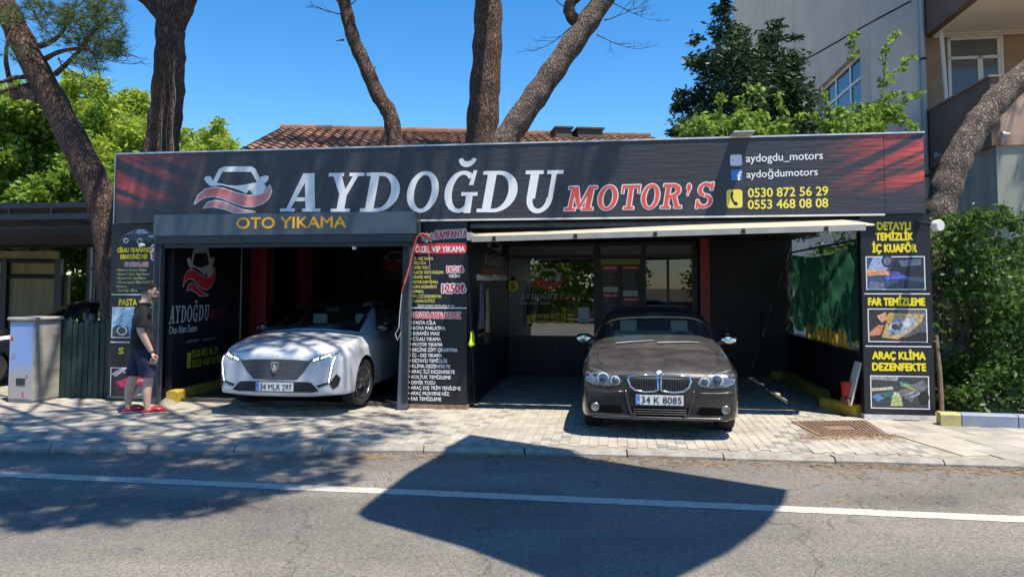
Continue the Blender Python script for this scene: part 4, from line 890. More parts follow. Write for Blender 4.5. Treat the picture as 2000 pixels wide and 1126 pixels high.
def st(y, zb, wl, wm, zm, ws, zs, p5, p6, p7, zc):
    return (y, [(0, zb), (wl * .6, zb), (wl, zb + .04), (wm, zm), (ws, zs), p5, p6, p7, (0, zc)])
def evaluated(me, mods):
    o = bpy.data.objects.new('tmp', me); COL.objects.link(o)
    for m in mods: m(o)
    dg = bpy.context.evaluated_depsgraph_get(); dg.update()
    out = bpy.data.meshes.new_from_object(o.evaluated_get(dg)); bpy.data.objects.remove(o); return out
def subs(l): 
    def f(o): m = o.modifiers.new('s', 'SUBSURF'); m.levels = m.render_levels = l
    return f
def project(bvh, poly, view='front', off=.003, cell=.035, ymin=None):
    """Lay a flat outline onto the body. view front: (x, z) along +y; side+/-: (y, z) along x; top: (x, y) down."""
    bm = bmesh.new(); vs = [bm.verts.new((u, v, 0)) for u, v in poly]; bm.faces.new(vs)
    us = [p[0] for p in poly]; ws = [p[1] for p in poly]
    for ax, lo, hi in ((0, min(us), max(us)), (1, min(ws), max(ws))):
        n = max(1, int((hi - lo) / cell))
        for i in range(1, n):
            co = [0, 0, 0]; co[ax] = lo + (hi - lo) * i / n; no = [0, 0, 0]; no[ax] = 1
            bmesh.ops.bisect_plane(bm, geom=bm.verts[:] + bm.edges[:] + bm.faces[:], plane_co=co, plane_no=no, dist=1e-5)
    bmesh.ops.triangulate(bm, faces=bm.faces[:])
    O, D = {'front': (lambda u, v: Vector((u, -3, v)), Vector((0, 1, 0))), 'right': (lambda u, v: Vector((3, u, v)), Vector((-1, 0, 0))), 'left': (lambda u, v: Vector((-3, u, v)), Vector((1, 0, 0))),
            'top': (lambda u, v: Vector((u, v, 3)), Vector((0, 0, -1))), 'back': (lambda u, v: Vector((u, 8, v)), Vector((0, -1, 0)))}[view]
    last = None
    for w in bm.verts:
        o_ = O(w.co.x, w.co.y); h, n, i, d = bvh.ray_cast(o_, D)
        if h is None:
            h, n, i, d = bvh.find_nearest(o_ + D * 3.2)
        w.co = h - D * off
        if ymin and w.co.y < ymin: w.co.y = ymin
    bmesh.ops.recalc_face_normals(bm, faces=bm.faces[:])
    if sum(f.normal.dot(D) for f in bm.faces) > 0: bmesh.ops.reverse_faces(bm, faces=bm.faces[:])
    me = bpy.data.meshes.new('decal'); bm.to_mesh(me); bm.free(); return me
def ring_poly(poly, w):                            # outline grown outwards by w about its own edges
    n = len(poly); out = []; A = sum(poly[i][0] * poly[(i + 1) % n][1] - poly[(i + 1) % n][0] * poly[i][1] for i in range(n)); sg = 1 if A > 0 else -1
    for i in range(n):
        p0, p1, p2 = Vector(poly[i - 1]), Vector(poly[i]), Vector(poly[(i + 1) % n]); d1 = (p1 - p0).normalized(); d2 = (p2 - p1).normalized()
        n1 = Vector((d1.y, -d1.x)) * sg; n2 = Vector((d2.y, -d2.x)) * sg; b = (n1 + n2); b = b / max(.5, b.length_squared / 2) if b.length > .1 else n1
        out.append(tuple(p1 + b * w))
    return out
def mir(poly): return [(-u, v) for u, v in poly][::-1]
def inpoly(x, y, P_):
    c = False; n = len(P_)
    for i in range(n):
        (x0, y0), (x1, y1) = P_[i], P_[i - 1]
        if (y0 > y) != (y1 > y) and x < (x1 - x0) * (y - y0) / (y1 - y0) + x0: c = not c
    return c
def carpaint(name, col, rough, dust=None, metal=.0, coat=1.0):
    m = mat(name, col, rough, metal=metal, coat=coat)
    if dust:
        N = m.node_tree.nodes; L = m.node_tree.links; p = N['Principled BSDF']; g = N.new('ShaderNodeNewGeometry'); tc = N.new('ShaderNodeTexCoord')
        sx = N.new('ShaderNodeSeparateXYZ'); L.new(g.outputs['Normal'], sx.inputs[0])
        n = N.new('ShaderNodeTexNoise'); n.inputs['Scale'].default_value = 3.5; n.inputs['Detail'].default_value = 8; n.inputs['Roughness'].default_value = .7; L.new(tc.outputs['Object'], n.inputs[0])
        a = N.new('ShaderNodeMapRange'); a.inputs[1].default_value = .55; a.inputs[2].default_value = 1.0; L.new(sx.outputs[2], a.inputs[0])
        b = N.new('ShaderNodeMapRange'); b.inputs[1].default_value = .3; b.inputs[2].default_value = .62; b.inputs[3].default_value = .45; b.inputs[4].default_value = 1; L.new(n.outputs[0], b.inputs[0])
        k = N.new('ShaderNodeMath'); k.operation = 'MULTIPLY'; L.new(a.outputs[0], k.inputs[0]); L.new(b.outputs[0], k.inputs[1])
        k2 = N.new('ShaderNodeMath'); k2.operation = 'MULTIPLY'; L.new(k.outputs[0], k2.inputs[0]); k2.inputs[1].default_value = dust[1]
        mx = N.new('ShaderNodeMix'); mx.data_type = 'RGBA'; mx.inputs[6].default_value = (*col, 1); mx.inputs[7].default_value = (*dust[0], 1); L.new(k2.outputs[0], mx.inputs[0]); L.new(mx.outputs[2], p.inputs['Base Color'])
        r_ = N.new('ShaderNodeMapRange'); r_.inputs[3].default_value = rough; r_.inputs[4].default_value = .75; L.new(k2.outputs[0], r_.inputs[0]); L.new(r_.outputs[0], p.inputs['Roughness'])
        c_ = N.new('ShaderNodeMapRange'); c_.inputs[3].default_value = coat; c_.inputs[4].default_value = 0.1; L.new(k2.outputs[0], c_.inputs[0]); L.new(c_.outputs[0], p.inputs['Coat Weight'])
    return m
M_RIM = mat('alloy', (.35, .36, .38), .3, metal=.9)
M_BRAKE = mat('brake_disc', (.10, .10, .10), .5, metal=.6)
M_CGLASS = glassmat('car_glass', (.78, .86, .83), 1.6)
M_WGLASS = glassmat('dusty_hazed_windscreen', (.78, .86, .83), 1.6); N_ = M_WGLASS.node_tree.nodes; L_w = M_WGLASS.node_tree.links; df_ = N_.new('ShaderNodeBsdfDiffuse'); df_.inputs[0].default_value = (.30, .32, .30, 1); mw_ = N_.new('ShaderNodeMixShader'); mw_.inputs[0].default_value = .10; so_ = N_['Material Output'].inputs['Surface'].links[0].from_socket; L_w.new(so_, mw_.inputs[1]); L_w.new(df_.outputs[0], mw_.inputs[2]); L_w.new(mw_.outputs[0], N_['Material Output'].inputs['Surface'])  # dust, plus an even diffuse haze mixed in to brighten the dark glass
M_DGLASS = mat('tinted_glass', (.008, .01, .013), .03, spec=.7)
M_LENS = glassmat('lamp_lens', (.92, .94, .96), 1.45)
M_SEAT = mat('seat_cloth', (.42, .42, .38), .85)
def wheel(car, x, y, r, w, sgn, steer=0):
    wt = B().lathe([(r * .62, -w/2 + .015), (r * .9, -w/2), (r * .985, -w/2 + .02), (r, -w/4), (r, w/4), (r * .985, w/2 - .02), (r * .9, w/2), (r * .62, w/2 - .015)], 36, 'x')
    M_ = Matrix.Translation((x, y, r)) @ Matrix.Rotation(steer, 4, 'Z')
    o = wt.build('wheel', M_RUBBER, car, M_, True)
    rm = B(); f = w / 2 * sgn
    rm.lathe([(r * .66, f - .02 * sgn), (r * .64, f - .004 * sgn), (r * .6, f - .03 * sgn), (r * .58, f - .10 * sgn)], 36, 'x')
    for k in range(5):
        for e in (-.11, .11):
            a = k * 2 * math.pi / 5 + e + .3; rm.beam((f - .03 * sgn, r * .1 * math.cos(a), r * .1 * math.sin(a)), (f - .018 * sgn, r * .62 * math.cos(a), r * .62 * math.sin(a)), .03, .035)
    rm.lathe([(0, f - .01 * sgn), (.05, f - .012 * sgn), (.06, f - .04 * sgn)], 16, 'x')
    rm.build('rim', M_RIM, o, None, True)
    B().lathe([(0, f - .09 * sgn), (r * .5, f - .09 * sgn), (r * .5, f - .11 * sgn), (0, f - .11 * sgn)], 24, 'x').build('brake_disc', M_BRAKE, o)
def plate(car, txt, y, z0, tilt=0, xw=.26):
    pl_ = B().box(-xw, xw, y - .012, y, z0, z0 + .112).build('number_plate', mat('plate_white', (.62, .64, .64), .4), car)
    B().add([(-xw + .004, y - .0135, z0 + .004), (-xw + .045, y - .0135, z0 + .004), (-xw + .045, y - .0135, z0 + .108), (-xw + .004, y - .0135, z0 + .108)], [(0, 1, 2, 3)]).build('country_band', M_BLUE, pl_)
    text(pl_, txt, (-xw + .062, z0 + .02, xw - .02, z0 + .092), FRONT(y - .012), M_BLACK, .01, name='plate_number')
    text(pl_, 'TR', (-xw + .010, z0 + .018, -xw + .040, z0 + .04), FRONT(y - .0135), M_WHITE, .0, name='country_code')
    B().box(-xw - .008, xw + .008, y - .006, y + .004, z0 - .008, z0 + .12).build('plate_frame', M_DARK, pl_)
    return pl_
def seats(car, xs, y, h):
    for x in xs:
        B().add([(x-.24,y,.45),(x+.24,y,.45),(x+.24,y+.12,.45),(x-.24,y+.12,.45),(x-.21,y+.16,h-.22),(x+.21,y+.16,h-.22),(x+.21,y+.25,h-.22),(x-.21,y+.25,h-.22)], [(0,1,5,4),(1,2,6,5),(2,3,7,6),(3,0,4,7),(4,5,6,7)]).build('seat_back', M_SEAT, car, None, False, .03)
        B().box(x - .12, x + .12, y + .18, y + .27, h - .19, h - .02).build('headrest', M_SEAT, car, None, False, .03)
def build_car(car, stations, paint, L_, axles, rw, wx, ws_poly, side_polys, glass=M_CGLASS, seat_h=1.22, dash=(1.5, .95), steer=0, rearwin=None, cutglass=True, ymin=1.42):
    body = evaluated(loft(stations), [subs(3)])
    bm = bmesh.new(); bm.from_mesh(body); bvh = BVHTree.FromBMesh(bm)
    decs = [('windscreen', project(bvh, ws_poly, 'front', .002, .06, ymin))]
    for i, sp_ in enumerate(side_polys): decs += [('side_window', project(bvh, sp_, 'right', .003, .08)), ('side_window', project(bvh, sp_, 'left', .003, .08))]
    if rearwin: decs.append(('rear_window', project(bvh, rearwin, 'back', .003, .08)))
    if cutglass:
        ins = ring_poly(ws_poly, -.004); kill = []
        for f in bm.faces:
            c = f.calc_center_median()
            if inpoly(c.x, c.z, ins) and c.y > ymin - .02 and f.normal.y < -.1 and c.y < 2.6: kill.append(f)
            else:
                for sp_ in side_polys:
                    if abs(f.normal.x) > .4 and inpoly(c.y, c.z, ring_poly(sp_, -.025)): kill.append(f); break
        bmesh.ops.delete(bm, geom=kill, context='FACES')
    bm.to_mesh(body); bm.free()
    # wheel arches cut out of the shell
    cut = B()
    for ya in axles:
        for sg in (-1, 1): cut.lathe([(rw + .045, sg * .62), (rw + .045, sg * 1.2)] if sg > 0 else [(rw + .045, -1.2), (rw + .045, -.62)], 40, 'x', (0, ya, rw + .01))
    cb = cut.mesh('cut'); bmc = bmesh.new(); bmc.from_mesh(cb); bmesh.ops.recalc_face_normals(bmc, faces=bmc.faces[:]); bmc.to_mesh(cb); bmc.free()
    bmb = bmesh.new(); bmb.from_mesh(body)
    dead = [f for f in bmb.faces if abs(f.calc_center_median().x) > .6 and any(math.hypot(f.calc_center_median().y - ya, f.calc_center_median().z - rw - .01) < rw + .05 for ya in axles)]
    bmesh.ops.delete(bmb, geom=dead, context='FACES'); bmb.to_mesh(body); bmb.free()
    o = link('body', body, paint, car, None, True)
    for nm_, me in decs: link(nm_, me, glass, car, None, 'all')
    # black seal round the screen, arch liners and lips hide the cut edges
    n = len(ws_poly)
    def strip(poly, view, w, m, nm_, off):
        for a_, b_ in ((ring_poly(poly, .012), ring_poly(poly, -w)),):
            bb = bmesh.new(); k = len(poly)
            quads = [[a_[i], a_[(i + 1) % k], b_[(i + 1) % k], b_[i]] for i in range(k)]
            mes = [project(bvh, q, view, off, .05, ymin if view == 'front' else None) for q in quads]
            for me in mes: bb.from_mesh(me); bpy.data.meshes.remove(me)
            me = bpy.data.meshes.new(nm_); bb.to_mesh(me); bb.free(); link(nm_, me, m, car)
    strip(ws_poly, 'front', .020, M_DARK, 'windscreen_seal', .005)
    for sp_ in side_polys: strip(sp_, 'right', .03, M_DARK, 'window_trim', .006); strip(sp_, 'left', .03, M_DARK, 'window_trim', .006)
    for ya in axles:
        for sg in (-1, 1):
            lin = B(); k = 28; vs = []
            for i in range(k + 1):
                a_ = R(-4) + R(188) * i / k; cy, cz = math.cos(a_), math.sin(a_); zc = rw + .01
                h, nn_, _, _ = bvh.ray_cast(Vector((3 * sg, ya + (rw + .052) * cy, zc + (rw + .052) * cz)), Vector((-sg, 0, 0))); xo = abs(h.x) if h else wx + .06
                xo = max(.7, min(.95, xo))
                vs += [(sg * (xo + .004), ya + (rw + .068) * cy, zc + (rw + .068) * cz), (sg * (xo + .006), ya + (rw + .035) * cy, zc + (rw + .035) * cz), (sg * .55, ya + (rw + .035) * cy, zc + (rw + .035) * cz)]
            lip = B(); lip.add(vs, [(i * 3, (i + 1) * 3, (i + 1) * 3 + 1, i * 3 + 1) for i in range(k)]); lip.build('arch_lip', paint, car, None, 'all')
            lin.add(vs, [(i * 3 + 1, (i + 1) * 3 + 1, (i + 1) * 3 + 2, i * 3 + 2) for i in range(k)]); lin.build('arch_liner', M_DARK, car, None, 'all')
        for sg in (-1, 1): wheel(car, sg * wx, ya, rw, .215, sg, steer if ya == axles[0] else 0)
    # cabin
    if cutglass:
        B().box(-.66, .66, dash[0] - .12, dash[0] + .28, .6, dash[1]).build('dashboard', mat('dash_plastic', (.03, .034, .034), .7), car, None, False, .05)
        seats(car, (-.36, .36), dash[0] + .72, seat_h); B().box(-.62, .62, dash[0] + 1.75, dash[0] + 1.9, .45, 1.02).build('rear_seat', M_SEAT, car, None, False, .05)
        B().box(-.7, .7, dash[0] - .1, dash[0] + 2.1, .3, .42).build('cabin_floor', M_DARK, car)
        sw = B(); sw.lathe([(.17, -.012), (.185, 0), (.17, .012), (.158, 0), (.17, -.012)], 24, 'y', (.36, dash[0] + .36, dash[1] - .02)); sw.beam((.2, dash[0] + .36, dash[1] - .02), (.52, dash[0] + .36, dash[1] - .02), .03); sw.build('steering_wheel', M_DARK, car)
        B().box(-.11, .11, dash[0] + .55, dash[0] + .58, seat_h + .02, seat_h + .09).build('rear_view_mirror', M_DARK, car, None, False, .02)
    return bvh
def dec(car, bvh, poly, m, name, view='front', off=.004, cell=.04, parent=None, both=False):
    o = link(name, project(bvh, poly, view, off, cell), m, parent or car, None, 'all')
    if both: return o, link(name, project(bvh, mir(poly), view, off, cell), m, parent or car, None, 'all')
    return o
def headlamp_bits(car, bvh, par, cx, cz, r, m):
    y = bvh.ray_cast(Vector((cx, -3, cz)), Vector((0, 1, 0)))[0].y
    B().lathe([(r, -.006), (r * .82, -.012), (r * .8, -.004), (r * .0, -.004)], 20, 'y', (cx, y, cz)).build('projector', m, par, None, True)
def mirrors(car, x, y, z, paint, m_glass=M_CHROME):
    for sg in (-1, 1):
        b = B(); b.lathe([(.0, -.09), (.05, -.085), (.075, -.05), (.082, 0), (.078, .04), (0, .045)], 18, 'y')
        b.v = [(vx * 1.5, vy, vz * .85) for vx, vy, vz in b.v]
        o = b.build('wing_mirror', paint, car, Matrix.Translation((sg * (x + .085), y, z)), True)
        B().beam((-sg * .17, .02, -.055), (-sg * .03, .0, -.035), .06, .045).build('mirror_stalk', M_STEEL, o)
        B().lathe([(0, .046), (.07, .046), (.07, .05), (0, .05)], 16, 'y').build('mirror_glass', m_glass, o)

# ---------------- dark saloon
ST1 = [st(0.00,.24,.70,.74,.42,.70,.60,(.60,.65),(.42,.665),(.2,.675),.68), st(.06,.195,.80,.845,.42,.83,.665,(.75,.72),(.52,.735),(.26,.745),.75),
  st(.20,.185,.87,.895,.45,.885,.71,(.81,.775),(.55,.785),(.28,.795),.80), st(.45,.18,.875,.90,.48,.885,.735,(.82,.805),(.58,.822),(.3,.832),.836),
  st(.80,.18,.875,.915,.50,.90,.765,(.835,.85),(.60,.868),(.32,.88),.884), st(1.18,.18,.875,.915,.5,.90,.79,(.835,.885),(.63,.905),(.34,.918),.924),
  st(1.40,.18,.875,.915,.5,.90,.81,(.835,.905),(.70,.925),(.38,.945),.952), st(1.47,.18,.875,.915,.5,.90,.815,(.84,.912),(.735,.945),(.42,.972),.985),
  st(2.12,.18,.875,.915,.5,.90,.83,(.86,.945),(.67,1.345),(.40,1.392),1.405), st(2.35,.18,.875,.915,.5,.90,.84,(.86,.955),(.66,1.38),(.39,1.425),1.437),
  st(3.0,.18,.875,.915,.5,.90,.85,(.86,.965),(.655,1.38),(.39,1.42),1.432), st(3.45,.18,.875,.915,.5,.90,.86,(.85,.97),(.64,1.335),(.33,1.37),1.38),
  st(4.0,.19,.87,.91,.5,.89,.87,(.835,.96),(.63,1.04),(.36,1.07),1.08), st(4.38,.22,.85,.88,.5,.86,.85,(.80,.94),(.6,.985),(.34,1.0),1.005), st(4.49,.28,.78,.80,.5,.78,.80,(.72,.88),(.5,.92),(.3,.93),.935), st(4.53,.34,.70,.72,.5,.70,.74,(.62,.82),(.44,.86),(.26,.87),.875)]
WS1 = [(-.73,.958),(-.3,.984),(0,.992),(.3,.984),(.73,.958),(.675,1.15),(.61,1.335),(.3,1.37),(0,1.38),(-.3,1.37),(-.61,1.335),(-.675,1.15)]
SIDE1 = [[(1.78,.985),(2.60,.99),(2.60,1.33),(2.28,1.32)], [(2.67,.99),(3.50,1.0),(3.42,1.24),(3.15,1.32),(2.67,1.335)]]
paint1 = carpaint('graphite_paint', (.055, .055, .058), .24, ((.115, .110, .108), .8), metal=.75)
MC1 = Matrix.Translation((1.645, 8.30, 0)) @ Matrix.Rotation(R(-9.5), 4, 'Z')
bmw = thing('saloon_car', 'dusty dark graphite saloon with twin kidney grille on the sunlit pavers', 'car', MC1)
bv = build_car(bmw, ST1, paint1, 4.53, (.80, 3.56), .315, .775, WS1, SIDE1, glass=M_WGLASS, seat_h=1.24, dash=(1.55, .93), rearwin=[(-.55,1.08),(.55,1.08),(.48,1.32),(-.48,1.32)])
kid = [(.024,.562),(.06,.545),(.16,.538),(.26,.553),(.315,.595),(.336,.655),(.328,.692),(.2,.702),(.03,.705)]
for kk in (kid, mir(kid)):
    link('grille', project(bv, kk, 'front', .006, .03), M_DARK, bmw)
    g = bpy.data.objects[[o.name for o in bmw.children if o.name.startswith('grille')][-1]]
    sg = 1 if kk is kid else -1
    rim_ = [(lambda hh: (u, hh.y - .012, v))(bv.ray_cast(Vector((u, -3, v)), Vector((0, 1, 0)))[0]) for u, v in ring_poly(kk, .008)]
    B().tube(rim_ + rim_[:2], .0115, 8).build('chrome_surround', M_CHROME, g, None, 'all')
    for i in range(11):
        u = sg * (.045 + i * .027); z1 = .69 - .0008 * i * i * 0.3; z0 = .552 if i < 9 else .552 + (i - 8) * .02
        ya = bv.ray_cast(Vector((u, -3, z0)), Vector((0, 1, 0)))[0].y; yb = bv.ray_cast(Vector((u, -3, z1 - .012)), Vector((0, 1, 0)))[0].y
        B().beam((u, ya - .012, z0), (u, yb - .012, z1 - .012), .007, .012).build('slat', mat('slat_grey', (.12, .12, .13), .3, metal=.6), g)
m_lampb = mat('lamp_silver', (.24, .25, .25), .25, metal=.6, var=.35, vscale=14)
hl = [(.405,.64),(.44,.598),(.56,.578),(.72,.59),(.815,.63),(.83,.71),(.80,.768),(.64,.745),(.48,.695)]
m_proj = mat('projector_glass', (.10, .13, .17), .05, metal=.6); m_ringw = mat('lamp_ring', (.55, .56, .55), .3)
for kk in (hl, mir(hl)):
    o = dec(bmw, bv, kk, m_lampb, 'headlight', off=.006); sg = 1 if kk is hl else -1
    for cx, r in ((.49, .043), (.625, .058)):
        cz = .645 if cx < .5 else .665
        headlamp_bits(bmw, bv, o, sg * cx, cz, r + .012, m_ringw); y = bv.ray_cast(Vector((sg * cx, -3, cz)), Vector((0, 1, 0)))[0].y
        B().lathe([(r * .8, -.013), (r * .55, -.024), (0, -.028)], 18, 'y', (sg * cx, y, cz)).build('projector_lens', m_proj, o, None, True)
    link('lens', project(bv, kk, 'front', .034, .05), M_LENS, o, None, 'all')
    dec(bmw, bv, [(u, v) for u, v in ring_poly(kk, .012)], M_DARK, 'lamp_gap', off=.003)
low = [(-.31,.30),(-.25,.262),(.25,.262),(.31,.30),(.33,.355),(-.33,.355)]
dec(bmw, bv, low, mat('intake_black', (.003, .003, .003), .9, spec=.1), 'lower_grille', off=.004)
for z in (.285, .31, .335): 
    p_ = [(lambda hh: (u, hh.y - .01, z))(bv.ray_cast(Vector((u, -3, z)), Vector((0, 1, 0)))[0]) for u in np.linspace(-.29, .29, 9)]; B().tube(p_, .004, 6).build('grille_bar', mat('grille_bar_black', (.035, .035, .037), .4), bmw)
sidei = [(.40,.30),(.46,.275),(.66,.285),(.73,.31),(.70,.365),(.44,.372)]
dec(bmw, bv, sidei, mat('intake_black', (.003, .003, .003), .9, spec=.1), 'side_intake', both=True)
for sg in (-1, 1):
    cx = sg * .715; y = bv.ray_cast(Vector((cx, -3, .345)), Vector((0, 1, 0)))[0].y
    B().lathe([(.046, .03), (.048, -.006), (.042, -.012), (.036, -.008), (0, -.010)], 20, 'y', (cx, y, .345)).build('fog_lamp', m_lampb, bmw, None, True)
    # bright crease that frames the intake, and the lower lip
    c_ = [(sg * u, v) for u, v in ((.375,.545),(.365,.47),(.345,.38),(.31,.285),(.24,.245))]
    p_ = [(lambda hh: (u, hh.y - .004, v))(bv.ray_cast(Vector((u, -3, v)), Vector((0, 1, 0)))[0]) for u, v in c_]; B().tube(p_, .012, 8).build('bumper_crease', paint1, bmw, None, 'all')
    p_ = [(lambda hh: (sg * u, hh.y - .004, v))(bv.ray_cast(Vector((sg * u, -3, v)), Vector((0, 1, 0)))[0]) for u, v in ((.385,.525),(.46,.521),(.55,.52),(.64,.522),(.73,.528),(.80,.538))]; B().tube(p_, .013, 8).build('bumper_strip', paint1, bmw, None, 'all')
    q_ = [(sg * u, v) for u, v in ((.55,.535),(.60,.535),(.60,.56),(.55,.56))]; dec(bmw, bv, q_ if sg > 0 else q_[::-1], paint1, 'washer_cap', off=.010)
p_ = [(lambda hh: (u, hh.y - .003, .238))(bv.ray_cast(Vector((u, -3, .238)), Vector((0, 1, 0)))[0]) for u in np.linspace(-.74, .74, 15)]; B().tube(p_, .02, 8).build('bumper_lip', paint1, bmw, None, 'all')
yb = min(bv.ray_cast(Vector((u, -3, .44)), Vector((0, 1, 0)))[0].y for u in (-.26, 0, .26)); plate(bmw, '34 K 8085', yb - .002, .386)
# bonnet shut lines and roundel
for sg in (-1, 1):
    c_ = [(sg * .70, 1.36), (sg * .73, 1.0), (sg * .715, .6), (sg * .66, .32), (sg * .56, .17)]
    p_ = [(lambda hh: (u, v, hh.z + .0005))(bv.ray_cast(Vector((u, v, 3)), Vector((0, 0, -1)))[0]) for u, v in c_]; B().tube(p_, .0045, 6).build('bonnet_gap', M_DARK, bmw)
def roundel(car, x, z, r):
    h, n, _, _ = bv.ray_cast(Vector((x, -3, z)), Vector((0, 1, 0))); q = (n if n.y < 0 else -n).to_track_quat('Z', 'Y').to_matrix().to_4x4(); M_ = Matrix.Translation(h) @ q
    o = B().lathe([(0, .0), (r, .0), (r, .006), (r * .9, .009), (0, .009)], 28).build('badge', mat('badge_ring', (.25, .26, .28), .2, metal=.8), car, M_)
    for k, m in enumerate((M_WHITE, M_BLUE, M_WHITE, M_BLUE)):
        pts = [(0, 0)] + [(r * .66 * math.cos(R(k * 90 + i * 15)), r * .66 * math.sin(R(k * 90 + i * 15))) for i in range(7)]
        B().add([(u, v, .0105) for u, v in pts], [tuple(range(len(pts)))]).build('badge_quarter', m, o)
roundel(bmw, 0, .735, .041)
for x0, x1, y0 in ((-.52, -.02, 1.43), (.02, .56, 1.43)):
    p_ = [(lambda hh: (u, y0 - .03 + .1 * i * .1, hh.z + .015))(bv.ray_cast(Vector((u, y0 - .03 + .1 * i * .1, 3)), Vector((0, 0, -1)))[0]) for i, u in enumerate(np.linspace(x0, x1, 7))]
    B().tube(p_, [.012, .014, .012, .010, .010, .008, .006], 6).build('wiper', mat('wiper_grey', (.22, .22, .22), .5), bmw)
mirrors(bmw, .87, 1.72, 1.00, M_CHROME)
for sg, yy in ((1, 2.15), (1, 3.0), (-1, 2.15), (-1, 3.0)):
    h = bv.ray_cast(Vector((3 * sg, yy, .84)), Vector((-sg, 0, 0)))[0]; B().beam((h.x + .015 * sg, yy - .09, .84), (h.x + .015 * sg, yy + .09, .845), .02, .028).build('door_handle', paint1, bmw)

# ---------------- white hatchback
ST2 = [st(0.00,.27,.62,.66,.45,.62,.62,(.53,.69),(.38,.715),(.2,.728),.733), st(.05,.215,.76,.80,.45,.78,.67,(.70,.75),(.5,.785),(.25,.80),.805),
  st(.20,.19,.86,.885,.46,.87,.72,(.79,.81),(.57,.845),(.28,.86),.866), st(.45,.185,.90,.92,.50,.905,.76,(.825,.875),(.59,.91),(.3,.928),.933),
  st(.88,.185,.905,.935,.52,.915,.80,(.835,.93),(.60,.965),(.31,.985),.99), st(1.10,.185,.905,.935,.52,.915,.83,(.835,.955),(.68,.99),(.36,1.015),1.025),
  st(1.18,.185,.905,.935,.52,.915,.84,(.84,.955),(.73,1.005),(.41,1.05),1.065), st(2.02,.185,.905,.935,.52,.915,.87,(.86,.98),(.63,1.355),(.37,1.405),1.418),
  st(2.38,.185,.905,.935,.52,.915,.885,(.86,1.0),(.61,1.395),(.36,1.44),1.452), st(3.2,.185,.905,.935,.52,.915,.905,(.86,1.03),(.59,1.37),(.35,1.41),1.424),
  st(3.8,.19,.90,.93,.52,.905,.925,(.845,1.04),(.575,1.305),(.34,1.34),1.35), st(4.14,.22,.88,.905,.52,.875,.90,(.80,1.01),(.6,1.11),(.36,1.14),1.15), st(4.32,.28,.82,.84,.5,.80,.80,(.74,.90),(.55,.955),(.3,.97),.975), st(4.37,.34,.74,.76,.5,.72,.74,(.64,.83),(.48,.88),(.28,.89),.895)]
WS2 = [(-.70,1.0),(-.3,1.035),(0,1.045),(.3,1.035),(.70,1.0),(.65,1.15),(.585,1.345),(.3,1.385),(0,1.395),(-.3,1.385),(-.585,1.345),(-.65,1.15)]
SIDE2 = [[(1.62,1.02),(2.50,1.035),(2.50,1.35),(2.2,1.345)], [(2.57,1.035),(3.42,1.055),(3.30,1.30),(2.57,1.355)]]
paint2 = carpaint('pearl_white_paint', (.58, .60, .63), .2)
MC2 = Matrix.Translation((-3.10, 9.72, .05)) @ Matrix.Rotation(R(-8.5), 4, 'Z')
peu = thing('hatchback_car', 'pearl white hatchback with lit lamps parked nose out in the left bay', 'car', MC2)
bv = build_car(peu, ST2, paint2, 4.37, (.88, 3.56), .325, .79, WS2, SIDE2, glass=M_CGLASS, seat_h=1.24, dash=(1.35, .98), steer=R(-9), ymin=1.13, rearwin=[(-.55,1.12),(.55,1.12),(.48,1.32),(-.48,1.32)])
# dark roof
m_gr = mat('black_gloss', (.01, .01, .012), .12, coat=.5)
dec(peu, bv, [(-.54, 2.0), (.54, 2.0), (.53, 3.4), (-.53, 3.4)], m_gr, 'roof_panel', 'top', .003, .1)
gri = [(-.30,.445),(-.40,.55),(-.49,.685),(-.3,.70),(0,.705),(.3,.70),(.49,.685),(.40,.55),(.30,.445),(0,.435)]
def grille_mat():
    m = mat('diamond_grille', (.012, .012, .014), .35); N = m.node_tree.nodes; L = m.node_tree.links; tc = N.new('ShaderNodeTexCoord'); sp = N.new('ShaderNodeSeparateXYZ'); L.new(tc.outputs['Object'], sp.inputs[0])
    def mth(op, a, b=None):
        n = N.new('ShaderNodeMath'); n.operation = op
        for i, q in enumerate((a, b)):
            if q is None: continue
            if isinstance(q, (int, float)): n.inputs[i].default_value = q
            else: L.new(q, n.inputs[i])
        return n.outputs[0]
    row = mth('FLOOR', mth('MULTIPLY', sp.outputs[2], 62)); fx = mth('FRACT', mth('ADD', mth('MULTIPLY', sp.outputs[0], 26), mth('MULTIPLY', row, .5))); fz = mth('FRACT', mth('MULTIPLY', sp.outputs[2], 62))
    k = mth('MULTIPLY', mth('LESS_THAN', mth('ABSOLUTE', mth('SUBTRACT', fx, .5)), .3), mth('LESS_THAN', mth('ABSOLUTE', mth('SUBTRACT', fz, .5)), .17))
    mx = N.new('ShaderNodeMix'); mx.data_type = 'RGBA'; L.new(k, mx.inputs[0]); mx.inputs[6].default_value = (.008, .008, .01, 1); mx.inputs[7].default_value = (.30, .32, .36, 1); L.new(mx.outputs[2], N['Principled BSDF'].inputs['Base Color'])
    return m
g = dec(peu, bv, gri, grille_mat(), 'grille', off=.005)
dec(peu, bv, [(-.60,.30),(-.52,.28),(.52,.28),(.60,.30),(.50,.405),(.44,.415),(-.44,.415),(-.50,.405)], M_DARK, 'lower_grille')
for z in (.30, .325, .35, .375): 
    p_ = [(lambda hh: (u, hh.y - .008, z))(bv.ray_cast(Vector((u, -3, z)), Vector((0, 1, 0)))[0]) for u in np.linspace(-.5, .5, 11)]; B().tube(p_, .005, 6).build('grille_bar', mat('bar_black', (.03, .03, .034), .3), peu)
lamp = [(.45,.69),(.52,.672),(.66,.71),(.79,.77),(.80,.805),(.70,.785),(.56,.74)]
m_drl = mat('running_light', (.85, 1.0, .88), .3, emit=2.2); m_hl2 = mat('lamp_dark_silver', (.16, .17, .18), .2, metal=.6, var=.5, vscale=18)
